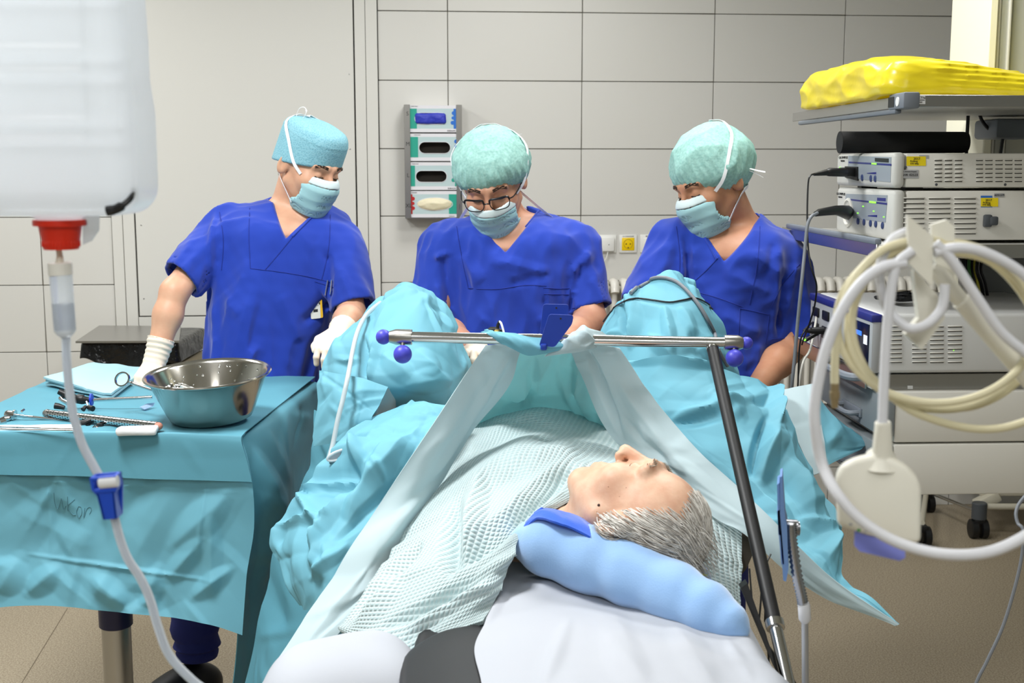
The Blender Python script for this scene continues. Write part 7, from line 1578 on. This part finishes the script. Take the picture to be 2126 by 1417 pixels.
# badge and pens
bd_ = thing('name_badge', 'white name badge in a yellow frame clipped to the chest pocket', 'badge', hit(sbv1, 656, 640))
def chest(x, y, l): return hit(sbv1, x, y, l, v1)
nb = Vector((.1, -.98, .1)).normalized(); oc_ = chest(656, 640, .006)
def bpoly(pts, d=.0015, lift=0.0): return MB().prism([onplane(x, y, oc_, nb) + nb * lift for x, y in pts], nb * d)
obj('frame', bpoly(rounded([(643, 619), (668, 617), (671, 659), (646, 662)], 3)), mat('badge_yellow', (226, 176, 30), .4), bd_, angle=30)
obj('card', bpoly(rounded([(643, 620), (664, 619), (666, 660), (646, 662)], 2), .0008, .0016), mat('badge_card', (222, 222, 214), .4), bd_, angle=30)
for q in ([(650, 626), (660, 625.5), (660, 628), (650, 628.5)], [(648, 634), (663, 633), (663, 634.5), (648, 635.5)], [(651, 642), (660, 641), (660, 647), (651, 648)], [(645.5, 628), (648, 628), (648, 633), (645.5, 633)], [(662, 627), (664.5, 627), (664.5, 632), (662, 632)]): obj('print', bpoly(q, .0003, .0025), M_gstk if len(q) == 4 and q[0][0] < 650 else M_ink, bd_, smooth=False)
obj('strap', bpoly([(652, 600), (658, 599), (660, 618), (652, 618)], .001), M_wstk, bd_, smooth=False); obj('clip', bpoly(rounded([(654, 590), (662, 585), (665, 590), (660, 604), (653, 604)], 3), .004), M_chrome, bd_, angle=30)
for nm, x in (('left', 680), ('right', 691)):
    pn_ = thing('pen', 'slim silver and blue pen in the chest pocket, %s of the pair' % nm, 'pen', chest(x - 3, 600, 0), 'pens in the chest pocket'); m = MB(); a, b = chest(x - 3, 612, .005), chest(x + 1, 581, .005); m.tube([a, b], .0028, 10); obj('barrel', m, mat('pen_blue', (70, 110, 190), .3), pn_); m = MB(); m.tube([a + Vector((0, -.003, 0)), b + Vector((0, -.003, 0))], .0013, 8); obj('pocket_clip', m, M_chrome, pn_)

# ---------------------------------------------------------------- man in the middle
v2 = 3.45
W3, K3 = P(1000, 745, 2.98), P(985, 728, 2.93); W4, K4 = P(1130, 752, 3.05), P(1085, 745, 3.0)
S2 = dict(v=v2, label='person with glasses in blue scrubs and mint hood looking down between the draped knees', head=(1024, 384, 3.40), F=(-.10, -.86, -.50), lean=(-.10, 0, 1), neck=(1050, 468, 3.50), yaw=-.05, foot_px=1050, cut_y=960, skin=M_sk2, hs=1.0,
          torso=[(430, 1012, 1096, .05, .05), (444, 980, 1140, .075, .04), (462, 930, 1188, .10, .02), (495, 906, 1216, .12, 0), (560, 912, 1204, .135, 0), (640, 918, 1192, .14, 0), (740, 915, 1195, .145, 0), (850, 915, 1195, .145, 0), (1000, 915, 1195, .145, 0)],
          arms=[(P(930, 515, 3.45), P(900, 672, 3.36), W3), (P(1196, 510, 3.45), P(1226, 664, 3.36), W4)], hands=[hand_chains(W3, K3, (-.2, -.5, .8), 1, .95, L=.9), hand_chains(W4, K4, (0, -.5, .9), -1, .7)], r_arm=(.050, .042, .029),
          sleeves=[(P(930, 520, 3.45), P(903, 640, 3.39), .080, .060), (P(1190, 515, 3.45), P(1223, 643, 3.39), .078, .056)], V=((980, 446), (1050, 518), (1124, 430)), fold=1.0, seed=13,
          creases=[(905, 530, 935, 520, 10, .012), (925, 530, 940, 640, 12, -.014), (910, 580, 930, 640, 12, .010), (1030, 530, 1140, 560, 16, .008), (1060, 580, 1140, 560, 14, -.008), (1185, 560, 1225, 520, 14, .012), (1190, 600, 1180, 640, 10, -.012), (1010, 640, 960, 720, 24, .010), (1120, 640, 1160, 720, 22, .010), (960, 520, 1000, 580, 20, .008), (1205, 540, 1190, 600, 10, -.012), (1220, 570, 1250, 620, 14, .008)],
          seams=[[(1050, 518), (1028, 555), (1003, 596)], [(948, 470), (958, 530), (972, 596)], [(972, 598), (1030, 600), (1090, 592), (1134, 593)], [(1149, 448), (1147, 520), (1133, 594)], [(1128, 597), (1160, 599), (1182, 598)], [(1129, 610), (1181, 611)], [(1188, 640), (1222, 634), (1256, 624)], [(1184, 600), (1180, 660)]],
          hems=[[(982, 449), (1016, 484), (1050, 518)], [(1050, 518), (1088, 476), (1121, 435)]], cap='bouffant', cap_mat=M_cap2, cap_plane=(-.002, -.46), cap_r=(.109, .124, .104), brow=M_browd, mask_w=.056, mask_top=-.022)
R2 = make_person(S2); t2p, body2, shirt2, cap2, mask2, bvh2, oh2, hc2, RR2, sbv2, rib2 = R2
glove(t2p, W3, P(900, 672, 3.36), S2['hands'][0], .05); glove(t2p, W4, P(1226, 664, 3.36), S2['hands'][1], .05)
rib2([P(x, y, 3.40) for x, y in ((1046, 282), (1050, 272), (1056, 268), (1060, 276), (1066, 284))], .003, 'mask_tie', 5); rib2([P(x, y, 3.40) for x, y in ((1060, 284), (1070, 281), (1083, 278))], .004, 'mask_tie', 5)
# glasses
gs = thing('eyeglasses', 'black half-rim eyeglasses worn by the middle standing person', 'glasses', hc2 + RR2 @ Vector((0, -.11, .01)))
def hl2(x, y, z): return hc2 + RR2 @ Vector((x, y, z))
M_frame = mat('frame_black', (16, 16, 18), .3); M_lens = mat('lens', (245, 248, 250), .02, trans=1.0, ior=1.05)
for s in (-1, 1):
    lo_ = [(s * .008, .010), (s * .011, .021), (s * .030, .023), (s * .056, .022), (s * .061, .012), (s * .057, -.006), (s * .046, -.012), (s * .022, -.012), (s * .011, -.004)]
    yy = lambda x: -.126 + .55 * max(0, abs(x) - .03) * .6
    lo_ = [(x, z + .008) for x, z in lo_]; ring = catmull([hl2(x, yy(x), z) for x, z in lo_], 5, closed=True); m = MB(); m.tube(ring, .0014, 8, closed=True); fr_ = obj('lens_rim', m, M_frame, gs)
    m = MB(); m.tube(catmull([hl2(x, yy(x) - .001, z) for x, z in lo_[0:5]], 5), .0028, 8); obj('brow_bar', m, M_frame, gs)
    m = MB(); m.add(ring, [tuple(range(len(ring)))]); obj('lens', m, M_lens, gs, fix=False)
    m = MB(); m.tube(catmull([hl2(s * .060, -.112, .019), hl2(s * .072, -.098, .019), hl2(s * .082, -.04, .013), hl2(s * .083, .01, .008), hl2(s * .080, .03, -.008)], 5), .0018, 8); obj('temple', m, M_frame, gs)
m = MB(); m.tube(catmull([hl2(-.009, -.126, .016), hl2(0, -.1285, .019), hl2(.009, -.126, .016)], 5), .0018, 8); obj('bridge', m, M_frame, gs)
# camera head in his hand
chd = thing('endoscope_camera', 'black endoscope camera with a grey lead held above the steel bar', 'camera', P(1030, 688, 2.75)); m = MB(); m.tube([P(1015, 689, 2.78), P(1020, 686, 2.77), P(1032, 686, 2.76), P(1040, 690, 2.75)], [.008, .009, .009, .007], 14); m.tube([P(1032, 686, 2.76), P(1034, 674, 2.76), P(1037, 666, 2.76)], [.004, .004, .003], 10); obj('housing', m, M_black, chd)
m = MB(); m.tube([P(1029, 689, 2.75), P(1036, 690, 2.745)], .0065, 12); obj('ring', m, mat('brass_ring', (180, 150, 80), .3, .8), chd); m = MB(); m.tube(px_path([(1037, 667, 2.76), (1041, 672, 2.75), (1046, 690, 2.74), (1052, 720, 2.72)], 5), .0026, 8); obj('lead', m, M_ecgw, chd)

# ---------------------------------------------------------------- woman on the right
v3 = 3.35
W5, K5 = P(1400, 760, 3.0), P(1385, 770, 2.95); W6, K6 = P(1570, 806, 3.10), P(1545, 830, 3.03)
S3 = dict(v=v3, label='person in blue scrubs with a mint hood, looking left beside the equipment tower', head=(1476, 384, 3.33), F=(-.74, -.50, -.42), lean=(-.22, 0, 1), neck=(1530, 478, 3.40), yaw=-.22, foot_px=1420, cut_y=960, skin=M_sk3, hs=.98,
          torso=[(446, 1500, 1576, .05, .05), (460, 1455, 1592, .075, .04), (478, 1402, 1618, .10, .02), (515, 1382, 1640, .12, 0), (580, 1388, 1640, .13, 0), (660, 1398, 1622, .138, 0), (740, 1408, 1606, .142, 0), (850, 1412, 1600, .145, 0), (1000, 1412, 1600, .145, 0)],
          arms=[(P(1398, 505, 3.36), P(1335, 660, 3.24), W5), (P(1628, 540, 3.36), P(1638, 722, 3.30), W6)], hands=[hand_chains(W5, K5, (0, -.3, .9), 1, .6), hand_chains(W6, K6, (0, -.3, .9), -1, .5)], r_arm=(.046, .040, .028),
          sleeves=[(P(1400, 515, 3.36), P(1338, 640, 3.28), .080, .060), (P(1618, 545, 3.36), P(1650, 703, 3.33), .084, .064)], V=((1450, 470), (1489, 537), (1580, 446)), fold=1.0, seed=23,
          creases=[(1405, 490, 1410, 580, 10, .012), (1390, 500, 1345, 600, 16, .010), (1420, 520, 1415, 600, 12, -.012), (1540, 520, 1600, 560, 20, .008), (1610, 560, 1600, 680, 12, -.016), (1640, 540, 1620, 640, 14, .012), (1650, 600, 1680, 680, 18, .010), (1500, 560, 1580, 600, 18, .008), (1640, 640, 1625, 700, 10, -.010), (1480, 640, 1560, 680, 22, .008), (1560, 700, 1545, 780, 18, .008), (1590, 500, 1570, 560, 12, -.006)],
          seams=[[(1489, 537), (1462, 565), (1432, 592)], [(1448, 606), (1490, 618), (1540, 636)], [(1578, 470), (1572, 550), (1556, 632)], [(1536, 640), (1565, 646), (1597, 653)], [(1536, 640), (1534, 700)], [(1597, 652), (1590, 715)], [(1404, 470), (1412, 530), (1410, 590)], [(1660, 548), (1625, 590), (1600, 640)], [(1602, 704), (1650, 698), (1692, 678)]],
          hems=[[(1453, 474), (1472, 508), (1489, 537)], [(1489, 537), (1535, 496), (1576, 452)]], cap='bouffant', cap_mat=M_cap2, cap_plane=(-.026, -.58), cap_r=(.106, .128, .112), cap_cy=.030, brow=M_browd, mask_w=.058)
R3 = make_person(S3); t3p, body3, shirt3, cap3, mask3, bvh3, oh3, hc3, RR3, sbv3, rib3 = R3
glove(t3p, W5, P(1335, 660, 3.24), S3['hands'][0], .05)
rib3([P(x, y, 3.30) for x, y in ((1556, 350), (1572, 354), (1588, 357))], .004, 'mask_tie', 5); rib3([P(x, y, 3.30) for x, y in ((1556, 354), (1572, 361), (1584, 368))], .0035, 'mask_tie', 5)
